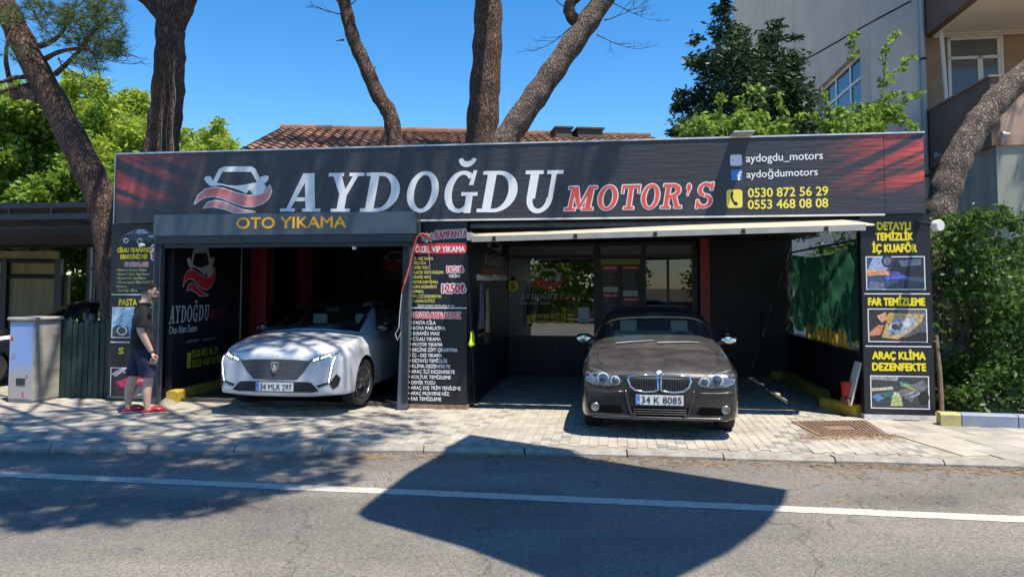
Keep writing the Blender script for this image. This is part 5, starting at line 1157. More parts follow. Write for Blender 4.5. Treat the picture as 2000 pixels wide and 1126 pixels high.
for kk in (lamp, mir(lamp)):
    sg = 1 if kk is lamp else -1; o = dec(peu, bv, kk, m_hl2, 'headlight', off=.006)
    for a_, b_ in (((.52, .697), (.59, .722)), ((.62, .728), (.72, .765))):
        q_ = [(sg * a_[0], a_[1] - .014), (sg * b_[0], b_[1] - .016), (sg * b_[0], b_[1] + .014), (sg * a_[0], a_[1] + .008)]
        dec(peu, bv, q_ if sg > 0 else q_[::-1], m_drl, 'lit_module', off=.010, parent=o)
    fang = [(sg * u, v) for u, v in ((.772,.73),(.79,.735),(.735,.41),(.722,.41))]
    dec(peu, bv, fang if sg > 0 else fang[::-1], m_drl, 'running_light', off=.010)
    dk = [(sg * u, v) for u, v in ((.80,.75),(.765,.73),(.71,.415),(.56,.37),(.60,.345),(.70,.385),(.745,.40))]
    dec(peu, bv, dk if sg > 0 else dk[::-1], M_DARK, 'lamp_blade', off=.005)
    vent = [(sg * u, v) for u, v in ((.74,.40),(.81,.52),(.845,.46),(.825,.36),(.78,.32))]
    dec(peu, bv, vent if sg > 0 else vent[::-1], M_DARK, 'side_vent', off=.009, cell=.02)
yb = min(bv.ray_cast(Vector((u, -3, .36)), Vector((0, 1, 0)))[0].y for u in (-.26, 0, .26)); plate(peu, '34 MLR 297', yb - .004, .292)
h = bv.ray_cast(Vector((0, -3, .59)), Vector((0, 1, 0)))[0]
sh = [(-.052,.065),(0,.075),(.052,.065),(.05,.0),(.03,-.045),(0,-.07),(-.03,-.045),(-.05,.0)]
bd = B().prism([(u, v) for u, v in sh], 0, .008).build('badge', M_CHROME, peu, Matrix.Translation((0, h.y - .012, .595)) @ Matrix.Rotation(R(90), 4, 'X'))
B().prism([(u * .85, v * .87) for u, v in sh], .0085, .010).build('badge_field', mat('badge_blue', (.03, .07, .12), .3), bd)
B().prism([(-.02,-.045),(.012,-.035),(.03,.0),(.022,.03),(-.005,.05),(-.03,.03),(-.012,.012),(-.03,-.005)], .0105, .012).build('badge_head', M_CHROME, bd)
text(peu, '308', (-.05, .738, .05, .755), FRONT(bv.ray_cast(Vector((0, -3, .74)), Vector((0, 1, 0)))[0].y - .0), M_DARK, .0, d=.012, name='model_lettering')
mirrors(peu, .88, 1.55, 1.03, m_gr)
for sg in (-1, 1):
    c_ = [(sg * .72, 1.12), (sg * .765, .8), (sg * .74, .45), (sg * .64, .20), (sg * .45, .085), (0, .065)]
    p_ = [(lambda hh: (u, v, hh.z + .0005))(bv.ray_cast(Vector((u, v, 3)), Vector((0, 0, -1)))[0]) for u, v in c_]; B().tube(p_, .004, 6).build('bonnet_gap', mat('shut_line', (.10, .11, .12), .6), peu)
    for yy in (1.62, 2.54):
        p_ = [(lambda hh: (hh.x + .0005 * sg, yy, z))(bv.ray_cast(Vector((3 * sg, yy, z)), Vector((-sg, 0, 0)))[0]) for z in np.linspace(.30, .98, 9)]; B().tube(p_, .004, 6).build('door_gap', MATS['shut_line'], peu)
    for yy in (2.35, 3.2):
        h = bv.ray_cast(Vector((3 * sg, yy, .86)), Vector((-sg, 0, 0)))[0]; B().beam((h.x + .015 * sg, yy - .09, .86), (h.x + .015 * sg, yy + .09, .865), .02, .028).build('door_handle', paint2, peu)
    dec(peu, bv, [(.60, .20), (3.0, .20), (3.0, .26), (.60, .26)] , M_DARK, 'sill_trim', 'right' if sg > 0 else 'left', .004, .2)

# ---------------- dark saloon standing behind the green fence
MC3 = Matrix.Translation((-10.1, 12.8, .0)) @ Matrix.Rotation(R(-52), 4, 'Z')
c3 = thing('parked_car', 'black saloon parked behind the green picket fence', 'car', MC3)
bv = build_car(c3, ST1, mat('black_car_paint', (.012, .013, .015), .15, coat=1), 4.53, (.80, 3.56), .315, .775, WS1, SIDE1, glass=M_CGLASS, rearwin=[(-.55,1.08),(.55,1.08),(.48,1.32),(-.48,1.32)])
mirrors(c3, .87, 1.72, 1.0, M_DARK)
# ================================================================== left side: carport, cabinet, fence, wall
cp = thing('carport', 'dark steel truss carport at the far left', 'carport', MF)
TC = 1.3
def PC_(px, py, t): s, z = sz(px, py, t); return Vector((s, t, z))
m_cp = mat('carport_steel', (.035, .04, .05), .5, metal=.3, var=.3)
c0, c1 = PC_(-60, 414, TC), PC_(222, 399, TC); d0, d1 = PC_(-60, 434, TC), PC_(222, 421, TC); e0, e1 = PC_(-60, 449, TC + .5), PC_(222, 442, TC + .5)
c0, d0, e0 = (b_ + (a_ - b_) * 4.2 for a_, b_ in ((c0, c1), (d0, d1), (e0, e1)))
for q_, r_ in ((c0, c1), (d0, d1), (e0, e1)): q_.z = r_.z
B().beam(c0, c1, .06, .09).build('top_chord', m_cp, cp); B().beam(d0, d1, .06, .10).build('bottom_chord', m_cp, cp); B().beam(e0, e1, .05, .05).build('inner_chord', m_cp, cp)
for f in (.55, .62, .69, .76, .83, .90, .97):
    B().beam(c0.lerp(c1, f), d0.lerp(d1, f), .04).build('web_upright', m_cp, cp)
    B().beam(d0.lerp(d1, f), e0.lerp(e1, min(1, f + .08)), .03).build('web_brace', m_cp, cp)
zt_ = c0.z; B().add([(c0.x, TC + .03, c0.z + .02), (c1.x, TC + .03, c1.z + .02), (c1.x, 7.5, c1.z + .1), (c0.x, 7.5, c0.z + .1), (c0.x, TC + .03, c0.z + .06), (c1.x, TC + .03, c1.z + .06), (c1.x, 7.5, c1.z + .14), (c0.x, 7.5, c0.z + .14)],
    [(3,2,1,0),(4,5,6,7),(0,1,5,4),(1,2,6,5),(2,3,7,6),(3,0,4,7)]).build('roof_sheet', mat('carport_roof', (.03, .03, .03), .8), cp)
for t_ in (2.6, 4.0, 5.4, 6.8): B().beam((c0.x, t_, e0.z - .02), (c1.x, t_, e1.z - .02), .06, .12).build('rafter', m_cp, cp)
a_ = gp(170, 690); pa = fl(a_); B().box(pa.x - .045, pa.x + .045, pa.y - .045, pa.y + .045, 0, PC_(163, 455, pa.y).z).build('post', mat('pale_post', (.25, .30, .36), .5, var=.15), cp)
B().box(c0.x + .5, c0.x + .6, 6.6, 6.7, 0, e0.z).build('rear_post', m_cp, cp); B().box(c1.x - .3, c1.x - .2, 6.6, 6.7, 0, e0.z).build('rear_post', m_cp, cp)
# boundary wall with pipe rails
bw = thing('yard_wall', 'beige panelled yard wall with dark rails behind the carport', 'wall', None)
m_bw = mat('beige_wall', (.30, .25, .15), .8, var=.3, vscale=1.2, stretch=(3, 1, .4))
A_, E_ = yp(-40, 600, 18.0), yp(107, 600, 18.0)
B().box(A_.x - 3, E_.x - .0, 18.0, 18.12, -.05, yp(60, 490, 18).z).build('panel', m_bw, bw); B().box(E_.x + .003, E_.x + .28, 18.04, 18.14, -.05, yp(60, 536, 18).z).build('panel', m_bw, bw)
for py in (506, 536): z = yp(60, py, 17.9).z; B().tube([(A_.x - 3, 17.93, z), (E_.x + .2, 17.93, z - .05)], .05, 8).build('rail', M_DKSTEEL, bw)
for px in (8, 113): x = yp(px, 560, 17.9).x; B().box(x - .07, x + .07, 17.86, 17.98, -.05, yp(px, 505, 17.9).z).build('post', M_DKSTEEL, bw)
rf = thing('bar_fence', 'dark vertical bar fence between the carport and the left pillar', 'fence', None)
for i in range(7):
    x = yp(182 + i * 8, 560, 16).x; B().box(x - .018, x + .018, 16, 16.04, -.05, yp(180, 492, 16).z).build('bar', M_DKSTEEL, rf)
x0, x1 = yp(178, 560, 16).x, yp(236, 560, 16).x
for py in (525, 588): z = yp(180, py, 16).z; B().box(x0, x1, 15.97, 15.998, z - .05, z + .05).build('rail', M_DKSTEEL, rf)
# picket fence
pf = thing('picket_fence', 'dark green picket fence left of the sign pillar', 'fence', None)
m_gf = mat('green_fence_paint', (.018, .045, .04), .6, var=.3, vscale=5, bump=.2, bscale=30)
Yf = 11.45; xa, xb = yp(108, 700, Yf).x, yp(216, 700, Yf).x; n = 10; wv = (xb - xa) / n
for i in range(n):
    x = xa + i * wv; h = 1.14 + random.uniform(-.05, .03); l = random.uniform(-.008, .008); w = wv * .84
    B().add([(x, Yf, .01), (x + w, Yf, .01), (x + w, Yf + .022, .01), (x, Yf + .022, .01), (x + l, Yf, h), (x + w + l, Yf, h), (x + w + l, Yf + .022, h), (x + l, Yf + .022, h), (x + w / 2 + l, Yf, h + .06), (x + w / 2 + l, Yf + .022, h + .06)],
            [(0,1,5,8,4),(3,7,9,6,2),(0,4,7,3),(1,2,6,5),(4,8,9,7),(5,6,9,8),(3,2,1,0)]).build('picket', m_gf, pf)
for z in (.3, .85): B().box(xa, xb, Yf + .023, Yf + .06, z, z + .08).build('rail', m_gf, pf)
# utility cabinet
cc = gp(66, 787); uc = thing('utility_cabinet', 'grey street utility cabinet with blue paint and red stains', 'cabinet', Matrix.Translation(cc) @ Matrix.Rotation(R(76), 4, 'Z'))
def cabmat():
    m = mat('cabinet_grey', (.36, .35, .32), .6); N = m.node_tree.nodes; L = m.node_tree.links; p = N['Principled BSDF']; tc = N.new('ShaderNodeTexCoord')
    def nz_(sc, lo, hi, st_=(1, 1, 1), off=0):
        mp = N.new('ShaderNodeMapping'); mp.inputs['Scale'].default_value = st_; mp.inputs['Location'].default_value = (off, off, off); L.new(tc.outputs['Object'], mp.inputs[0])
        n = N.new('ShaderNodeTexNoise'); n.inputs['Scale'].default_value = sc; n.inputs['Detail'].default_value = 5; L.new(mp.outputs[0], n.inputs[0]); r = N.new('ShaderNodeMapRange'); r.inputs[1].default_value = lo; r.inputs[2].default_value = hi; L.new(n.outputs[0], r.inputs[0]); return r.outputs[0]
    def mix(f, a, b):
        x = N.new('ShaderNodeMix'); x.data_type = 'RGBA'; L.new(f, x.inputs[0])
        for i, q in ((6, a), (7, b)):
            if isinstance(q, tuple): x.inputs[i].default_value = (*q, 1)
            else: L.new(q, x.inputs[i])
        return x.outputs[2]
    dirt = mix(nz_(3, .4, .7, (1, 1, 2)), (.36, .345, .31), (.17, .155, .13)); L.new(dirt, p.inputs['Base Color']); return m, mix, nz_, N, L, p, dirt, tc
mcab, mix, nz_, N, L, p, dirt, tc = cabmat()
B().box(-.02, .44, .0, .46, .03, 1.20).build('body', mcab, uc, None, False, .012)
B().box(-.05, .47, -.03, .49, 1.203, 1.25).build('lid', mcab, uc, None, False, .015); B().box(-.01, .43, .01, .45, 0, .029).build('plinth', M_CONC, uc)
# painted door on the left face (faces -x after turning): blue patch, red stains
mdoor = mat('cabinet_door_paint', (.2, .3, .55), .55); Nd = mdoor.node_tree.nodes; Ld = mdoor.node_tree.links; tcd = Nd.new('ShaderNodeTexCoord'); sp = Nd.new('ShaderNodeSeparateXYZ'); Ld.new(tcd.outputs['Object'], sp.inputs[0])
nzd = Nd.new('ShaderNodeTexNoise'); nzd.inputs['Scale'].default_value = 5; Ld.new(tcd.outputs['Object'], nzd.inputs[0])
am = Nd.new('ShaderNodeMath'); am.operation = 'MULTIPLY_ADD'; Ld.new(nzd.outputs[0], am.inputs[0]); am.inputs[1].default_value = .5; Ld.new(sp.outputs[2], am.inputs[2])
rg = Nd.new('ShaderNodeMapRange'); rg.inputs[1].default_value = .62; rg.inputs[2].default_value = .85; Ld.new(am.outputs[0], rg.inputs[0])
mx1 = Nd.new('ShaderNodeMix'); mx1.data_type = 'RGBA'; mx1.inputs[6].default_value = (.36, .34, .32, 1); mx1.inputs[7].default_value = (.22, .33, .62, 1); Ld.new(rg.outputs[0], mx1.inputs[0])
n3 = Nd.new('ShaderNodeTexNoise'); n3.inputs['Scale'].default_value = 9; n3.inputs['Detail'].default_value = 3; Ld.new(tcd.outputs['Object'], n3.inputs[0]); r3 = Nd.new('ShaderNodeMapRange'); r3.inputs[1].default_value = .64; r3.inputs[2].default_value = .70; Ld.new(n3.outputs[0], r3.inputs[0])
mx2 = Nd.new('ShaderNodeMix'); mx2.data_type = 'RGBA'; Ld.new(mx1.outputs[2], mx2.inputs[6]); mx2.inputs[7].default_value = (.40, .05, .05, 1); Ld.new(r3.outputs[0], mx2.inputs[0]); Ld.new(mx2.outputs[2], Nd['Principled BSDF'].inputs['Base Color'])
B().box(-.028, -.0205, .02, .44, .06, 1.17).build('painted_door', mdoor, uc)
B().box(-.034, -.0285, .14, .30, .26, .36).build('vent_plate', M_DKSTEEL, uc)

# ================================================================== tiled house behind
HA = R(6.9); MH = Matrix.Translation((-5.05, 15.95, 0)) @ Matrix.Rotation(HA, 4, 'Z')
hs_ = thing('tiled_house', 'house with weathered terracotta tile roof behind the banner', 'house', MH)
RL, ZRi, ZE, RUN = 8.45, 5.12, 3.92, 3.75
B().box(.1, RL - .1, -3.3, 3.3, 2.69, 3.85).build('wall', mat('house_plaster', (.4, .36, .3), .85, var=.15), hs_)
B().add([(0, -RUN, ZE), (RL, -RUN, ZE), (RL, 0, ZRi), (0, 0, ZRi), (RL, RUN, ZE), (0, RUN, ZE), (0, -RUN, ZE - .08), (RL, -RUN, ZE - .08), (RL, RUN, ZE - .08), (0, RUN, ZE - .08)],
        [(0,1,2,3),(3,2,4,5),(6,9,8,7),(0,6,7,1),(5,4,8,9),(0,3,5,9,6),(1,7,8,4,2)]).build('roof_deck', mat('roof_deck', (.08, .05, .04), .9), hs_)
def tilemat():
    m = pavermat('roof_tile', [(.085, .055, .042), (.20, .105, .07), (.31, .155, .095), (.13, .08, .06), (.25, .125, .08)]); return m
m_tile = tilemat(); sl = math.atan2(ZRi - ZE, RUN); slen = math.hypot(RUN, ZRi - ZE); nr, tw = 12, .205; rh = slen / nr; nc = int(RL / tw)
tb = B(); k = 5; vs = []
for yy, lift in ((0, .045), (rh + .05, .012)):
    for i in range(k + 1):
        f = i / k; vs.append((f * tw * .98, yy, lift + .038 * math.sin(math.pi * min(1, f * 1.35)) * (1 if f < .74 else .25)))
tb.add(vs, [(i, i + 1, k + 2 + i, k + 1 + i) for i in range(k)]); b0 = len(tb.v)
tb.add([(v[0], v[1], v[2] - .03) for v in vs[:k + 1]] + vs[:k + 1], [(i, i + 1, k + 2 + i, k + 1 + i) for i in range(k)])
tm = tb.mesh('roof_tile'); tm.materials.append(m_tile)
MR = Matrix.Translation((0, -RUN, ZE)) @ Matrix.Rotation(sl, 4, 'X')
order = [(r_, c_) for r_ in range(nr - 1, -1, -1) for c_ in range(nc)]
rest = B()
for q, (r_, c_) in enumerate(order):
    M_ = MR @ Matrix.Translation((c_ * tw + random.uniform(-.006, .006), r_ * rh + random.uniform(-.012, .012), .004)) @ Matrix.Rotation(random.uniform(-.02, .02), 4, 'Z')
    if q < 295:
        o = bpy.data.objects.new('roof_tile', tm); COL.objects.link(o); o.parent = hs_; o.matrix_local = M_
    else: rest.add([M_ @ Vector(v) for v in tb.v], tb.f)
o = rest.build('roof_tile_field', m_tile, hs_); o['kind'] = 'stuff'
for i in range(int(RL / .36)):
    B().tube([(i * .36, 0, ZRi + .03), (i * .36 + .39, 0, ZRi + .03 + random.uniform(0, .01))], [.095, .105], 10).build('ridge_tile', m_tile, hs_)
MHI = MH.inverted()
for px0, px1, py in ((1082, 1112, 266), (1124, 1172, 263)):
    a_, b_ = MHI @ yp(px0, py, 16.4), MHI @ yp(px1, py, 16.4); zz_ = ZE + (a_.y + RUN) / RUN * (ZRi - ZE)
    sk = B().box(a_.x, b_.x, a_.y - .3, a_.y + .2, zz_ - .05, zz_ + .16).build('roof_hatch', mat('hatch_frame', (.10, .085, .07), .7), hs_)
    B().box(a_.x - .04, b_.x + .04, a_.y - .34, a_.y + .24, zz_ + .162, zz_ + .20).build('hatch_lid', mat('hatch_lid', (.06, .055, .05), .6), sk)

# ================================================================== apartment block at the right
MA = Matrix.Translation((7.4, 15.0, 0)) @ Matrix.Rotation(ANG, 4, 'Z')
ab = thing('apartment_block', 'beige and brown apartment block with balcony at the upper right', 'building', MA)
m_pl = mat('grey_beige_plaster', (.62, .51, .405), .85, col2=(.50, .41, .325), vscale=.9, bump=.06, bscale=30)
m_lt = mat('pale_plaster', (.66, .59, .52), .85, var=.12, vscale=1)
m_brn = mat('brown_render', (.17, .11, .082), .85, col2=(.135, .087, .065), vscale=1.5, bump=.25, bscale=60)
m_tan = mat('tan_render', (.33, .21, .13), .85, var=.12, vscale=2)
m_gg = mat('green_grey_render', (.33, .34, .29), .85, col2=(.22, .235, .20), vscale=1.2, stretch=(3, 3, .5))
m_pvc = mat('pvc_white', (.66, .64, .58), .45)
H = 14
# side wall with openings (plane x = 0)
def wall_x(x, y0, y1, z0, z1, holes, m, th=.25):
    ys = sorted({y0, y1} | {h[0] for h in holes} | {h[1] for h in holes}); zs = sorted({z0, z1} | {h[2] for h in holes} | {h[3] for h in holes}); b = B()
    for ya, yb_ in zip(ys, ys[1:]):
        for za, zb2 in zip(zs, zs[1:]):
            if any(h[0] <= (ya + yb_) / 2 <= h[1] and h[2] <= (za + zb2) / 2 <= h[3] for h in holes): continue
            b.add([(x, ya, za), (x, yb_, za), (x, yb_, zb2), (x, ya, zb2)], [(0, 3, 2, 1)])
    for (ya, yb_, za, zb2) in holes:
        b.add([(x, ya, za), (x, yb_, za), (x, yb_, zb2), (x, ya, zb2), (x + th, ya, za), (x + th, yb_, za), (x + th, yb_, zb2), (x + th, ya, zb2)], [(0,1,5,4),(1,2,6,5),(2,3,7,6),(3,0,4,7)])
    return b.build('wall', m, ab)
holes = [(.62, 3.9, 5.15, 6.82), (13.6, 14.3, 9.6, 10.9)]
wall_x(0, 0, 17, 0, H, holes, m_pl)
B().box(.0, 12, 16.9, 17, 0, H).build('wall', m_pl, ab)
B().box(.003, 1.02, -.0, .2, 0, H).build('wall', m_lt, ab)
B().box(1.021, 6, .02, .2, 3.9, H).build('wall', m_tan, ab)
B().box(0, 12, 0, 17, H, H + .2).build('roof_slab', m_pl, ab)
def win_x(x, y0, y1, z0, z1, ny, tz_):
    w = thing('x', None, None) if False else None
    f = B(); t = .07; xx = x + .12
    for (a, b, c, d) in ((y0, y1, z0, z0 + t), (y0, y1, z1 - t, z1), (y0, y0 + t, z0, z1), (y1 - t, y1, z0, z1)): f.box(xx, xx + .06, a, b, c, d)
    if tz_: f.box(xx + .002, xx + .058, y0, y1, tz_, tz_ + t)
    for i in range(1, ny): yy = y0 + (y1 - y0) * i / ny; f.box(xx + .003, xx + .057, yy - t / 2 - .02, yy + t / 2 + .02, z0, z1)
    wo = f.build('window', m_pvc, ab); B().box(xx + .025, xx + .032, y0, y1, z0, z1).build('pane', M_DGLASS, wo); B().box(x - .05, x + .12, y0 - .05, y1 + .05, z0 - .06, z0 - .002).build('sill', m_lt, wo)
for h_, (ny, tzz) in zip(holes, ((3, 6.25), (1, None))): win_x(0, *h_, ny, tzz)
# balcony stack
xB, yF = 1.06, -2.55
for z0 in (4.08, 6.82, 9.56):
    B().box(xB, 6, yF, .015, z0, z0 + .18).build('balcony_slab', m_tan, ab)
    B().box(xB, xB + .14, yF, .018, z0 + .182, z0 + 1.16).build('balcony_side_wall', m_brn, ab)
    B().box(xB - .004, xB + .144, yF - .002, .018, z0 - .002, z0 + .181).build('slab_edge', m_brn, ab)
    B().box(xB + .142, 6, yF, yF + .14, z0 + .001, z0 + 1.16).build('balcony_front_wall', mat('sunlit_parapet_render', (.45, .30, .23), .85, var=.1), ab)  # same brown parapet, lighter and pinker: sunlight put into its colour
    B().box(xB - .03, xB + .17, yF - .03, .019, z0 + 1.162, z0 + 1.20).build('coping', mat('coping_stone', (.22, .19, .16), .8), ab)
    B().box(xB + .15, 6, yF + .15, .0, z0 - .02, z0 - .003).build('soffit', mat('soffit_cream', (.78, .72, .60), .7), ab)
    for k_ in (0, 1): B().box(xB + .15 + .0, 6, -.10 - .1 * k_, -.03 - .1 * k_, z0 - .06 + .02 * k_, z0 - .021).build('soffit_moulding', MATS['soffit_cream'], ab)
B().box(xB + .08, 6, yF + .04, .2, 0, 4.079).build('wall', m_gg, ab)
for px, py in ((1838, 303), (1971, 263)):
    q = MA.inverted() @ CP; d = MA.inverted().to_3x3() @ ray(px, py); h = q + d * ((xB - q.x) / d.x)
    B().lathe([(.035, 0), (.035, -.06), (.055, -.07), (.055, -.11), (0, -.11)], 14, 'x', (h.x, h.y, h.z)).build('wall_spot', mat('spot_grey', (.35, .35, .33), .5), ab)
def ap(px, py, yl):
    q = MA.inverted() @ CP; d = MA.inverted().to_3x3() @ ray(px, py); return q + d * ((yl - q.y) / d.y)
a_, b_ = ap(1853, 205, .0), ap(1952, 70, .0); f = B(); x0, x1, z0, z1 = a_.x, b_.x, 4.9, b_.z; t = .06
for (a, b, c, d) in ((x0, x1, z0, z0 + t), (x0, x1, z1 - t, z1), (x0, x0 + t, z0, z1), (x1 - t, x1, z0, z1), (x0, x1, z1 - .46, z1 - .40), ((x0 + x1) / 2 + .06, (x0 + x1) / 2 + .16, z0, z1 - .40)): f.box(a, b, -.03, .015, c, d)
wo = f.build('window', m_pvc, ab); B().box(x0, x1, -.005, .004, z0, z1).build('pane', mat('curtained_glass', (.12, .13, .13), .08), wo)
B().box(x1, x1 + .05, -.035, .015, z0, z1 + .03).build('shutter_rail', m_pvc, wo)
a_ = ap(1838, 62, -.35); b_ = ap(1849, 205, -.35); B().beam((a_.x, -.35, 6.81), (b_.x, -.35, 5.27), .06).build('balcony_pole', m_pvc, ab)
pp = ap(1802, 100, -.06); B().tube([(pp.x, -.06, .0), (pp.x, -.06, H)], .055, 12).build('downpipe', mat('downpipe_grey', (.36, .40, .44), .5), ab, None, 'all')
for z in (3.9, 6.3, 8.6): B().lathe([(.055, 0), (.07, .005), (.07, .05), (.055, .055)], 12, 'z', (pp.x, -.06, z)).build('pipe_clip', M_DKSTEEL, ab)
# blue and yellow street kerb by the bush
bk = thing('painted_kerb', 'yellow and blue painted kerb in front of the leafy bush', 'kerb', None)
ka, kb = gp(1838, 830), gp(2060, 838)
cols = [mat('kerb_yellow', (.55, .45, .10), .7, col2=(.35, .31, .2), vscale=9), mat('kerb_blue', (.16, .22, .38), .7, col2=(.28, .29, .30), vscale=6)]
Lk = (kb - ka).length; d = (kb - ka) / Lk; q = Vector((-d.y, d.x, 0)) * .16; up = Vector((0, 0, 1)); pos = 0
for ln_, m in ((.24, cols[0]), (.62, cols[1]), (1.0, cols[1])):
    p_, e_ = ka + d * pos, ka + d * (pos + ln_ - .012); pos += ln_
    B().add([p_, e_, e_ + q, p_ + q, p_ + up * .13, e_ + up * .13, e_ + q + up * .13, p_ + q + up * .13, p_ + up * .15 + q * .15, e_ + up * .15 + q * .15, e_ + q * .9 + up * .15, p_ + q * .9 + up * .15], [(0,1,5,4),(1,2,6,5),(2,3,7,6),(3,0,4,7),(4,5,9,8),(5,6,10,9),(6,7,11,10),(7,4,8,11),(8,9,10,11)]).build('kerb_block', m, bk)
# sticks leaning at the right pillar
sk = B(); a_, b_ = yp(1840, 806, 9.9), yp(1828, 655, 9.95); a_.z = .01; sk.tube([a_, a_.lerp(b_, .5) + Vector((.01, 0, 0)), b_], [.03, .032, .03], 8); o = sk.build('wooden_stake', mat('stake_wood', (.22, .16, .10), .85, var=.3, vscale=12), None, None, True); tag(o, 'weathered round stake leaning beside the right sign pillar', 'stake')
# overhead cable in front of the apartment block
c_ = [Vector((7.42, 14.7, 9.1)), yp(1780, 2, 13.9), yp(1690, 50, 14.2), yp(1600, 102, 14.5), yp(1520, 143, 14.8), yp(1440, 178, 15.0), yp(1350, 212, 15.4)]
o = B().tube(c_[1:], .018, 6).build('overhead_cable', M_DARK); tag(o, 'black overhead cable slanting across the beige apartment wall', 'cable')

wr = [yp(120, 128, 12.2), yp(190, 165, 12.3), yp(250, 188, 12.4), yp(300, 203, 12.5)]
o = B().tube(wr, .006, 5).build('overhead_wire', M_DARK); tag(o, 'thin wire strung between the two left pine trunks', 'wire')
# ================================================================== vegetation
def leaf_mesh(name, P_, size, aspect=.5, nrm=None, droop=.3, fold=True):
    """P_: Nx3 leaf positions; every leaf a small folded blade of its own"""
    n = len(P_); a = RNG.normal(size=(n, 3)); a[:, 2] = a[:, 2] * .6 - droop; a /= np.linalg.norm(a, axis=1)[:, None]
    b = RNG.normal(size=(n, 3)); b[:, 2] *= .5; b = np.cross(a, b); b /= np.linalg.norm(b, axis=1)[:, None]; c = np.cross(a, b)
    s = (size * RNG.uniform(.45, 1.5, n))[:, None]; w = s * aspect
    v = np.stack([P_, P_ + a * s * .5 + b * w * .5 + c * w * .12, P_ + a * s, P_ + a * s * .5 - b * w * .5 + c * w * .12], 1).reshape(-1, 3)
    me = bpy.data.meshes.new(name); me.vertices.add(4 * n); me.vertices.foreach_set('co', v.astype(np.float32).ravel()); me.loops.add(4 * n); me.loops.foreach_set('vertex_index', np.arange(4 * n, dtype=np.int32))
    me.polygons.add(n); me.polygons.foreach_set('loop_start', np.arange(0, 4 * n, 4, dtype=np.int32)); me.polygons.foreach_set('loop_total', np.full(n, 4, np.int32)); me.update(calc_edges=True); return me
def blob_points(blobs, n, shell=.55):
    """blobs: (centre, (rx, ry, rz), weight); points gather in twig clusters near the outside of each blob"""
    wsum = sum(b[2] for b in blobs); out = []
    for c, r, w in blobs:
        k = int(n * w / wsum); cl = max(4, k // 16); d = RNG.normal(size=(cl, 3)); d /= np.linalg.norm(d, axis=1)[:, None]; rad = RNG.uniform(shell ** 3, 1, cl) ** (1 / 3) * RNG.uniform(.8, 1.12, cl)
        cen = d * rad[:, None]; idx = RNG.integers(0, cl, k); p = cen[idx] + RNG.normal(size=(k, 3)) * .17; out.append(p * np.array(r) + np.array(c))
    return np.concatenate(out)
M_BARK = mat('pine_bark', (.19, .112, .075), .9, col2=(.075, .048, .036), vscale=16, stretch=(1, 1, .35)); 
def barkify(m, sc, st_):
    N = m.node_tree.nodes; L = m.node_tree.links; tc = N.new('ShaderNodeTexCoord'); mp = N.new('ShaderNodeMapping'); mp.inputs['Scale'].default_value = st_; L.new(tc.outputs['Object'], mp.inputs[0])
    wn_ = N.new('ShaderNodeTexNoise'); wn_.inputs['Scale'].default_value = 9; wn_.inputs['Detail'].default_value = 5; L.new(mp.outputs[0], wn_.inputs[0]); va = N.new('ShaderNodeMix'); va.data_type = 'RGBA'; va.blend_type = 'LINEAR_LIGHT'; va.inputs[0].default_value = .09; L.new(mp.outputs[0], va.inputs[6]); L.new(wn_.outputs['Color'], va.inputs[7])
    v = N.new('ShaderNodeTexVoronoi'); v.feature = 'DISTANCE_TO_EDGE'; v.inputs['Scale'].default_value = sc; L.new(va.outputs[2], v.inputs[0]); r = N.new('ShaderNodeMapRange'); r.inputs[2].default_value = .22; L.new(v.outputs['Distance'], r.inputs[0])
    bp = N.new('ShaderNodeBump'); bp.inputs['Strength'].default_value = 1; bp.inputs['Distance'].default_value = .035; L.new(r.outputs[0], bp.inputs['Height']); L.new(bp.outputs[0], N['Principled BSDF'].inputs['Normal'])
    old = N['Principled BSDF'].inputs['Base Color'].links[0].from_socket; mu = N.new('ShaderNodeMix'); mu.data_type = 'RGBA'; mu.blend_type = 'MULTIPLY'; mu.inputs[0].default_value = 1
    r2 = N.new('ShaderNodeMapRange'); r2.inputs[2].default_value = .12; r2.inputs[3].default_value = .45; L.new(v.outputs['Distance'], r2.inputs[0]); L.new(old, mu.inputs[6]); L.new(r2.outputs[0], mu.inputs[7]); L.new(mu.outputs[2], N['Principled BSDF'].inputs['Base Color'])
barkify(M_BARK, 22, (1, 1, .28))
M_BARK2 = mat('grey_bark', (.32, .255, .205), .9, col2=(.12, .085, .065), vscale=9); barkify(M_BARK2, 26, (1, 1, .45))
def smooth_path(pts, k=6):
    out = []; n = len(pts)
    for i in range(n - 1):
        p0, p1, p2, p3 = pts[max(i - 1, 0)], pts[i], pts[i + 1], pts[min(i + 2, n - 1)]
        for j in range(k):
            t = j / k; out.append(.5 * ((2 * p1) + (p2 - p0) * t + (2 * p0 - 5 * p1 + 4 * p2 - p3) * t * t + (3 * p1 - p0 - 3 * p2 + p3) * t ** 3))
    return out + [pts[-1]]
def limb(parent, pts, r0, r1, m, name='trunk', n=22, rough=.035):
    pts = smooth_path([Vector(p) for p in pts], 7); k = len(pts); ra = [r0 + (r1 - r0) * i / (k - 1) for i in range(k)]; ra = [r * (1 + .05 * math.sin(i * 1.3) + random.uniform(-.025, .025)) for i, r in enumerate(ra)]
    b = B(); b.tube(pts, ra, n, True, rough); return b.build(name, m, parent, None, 'all')
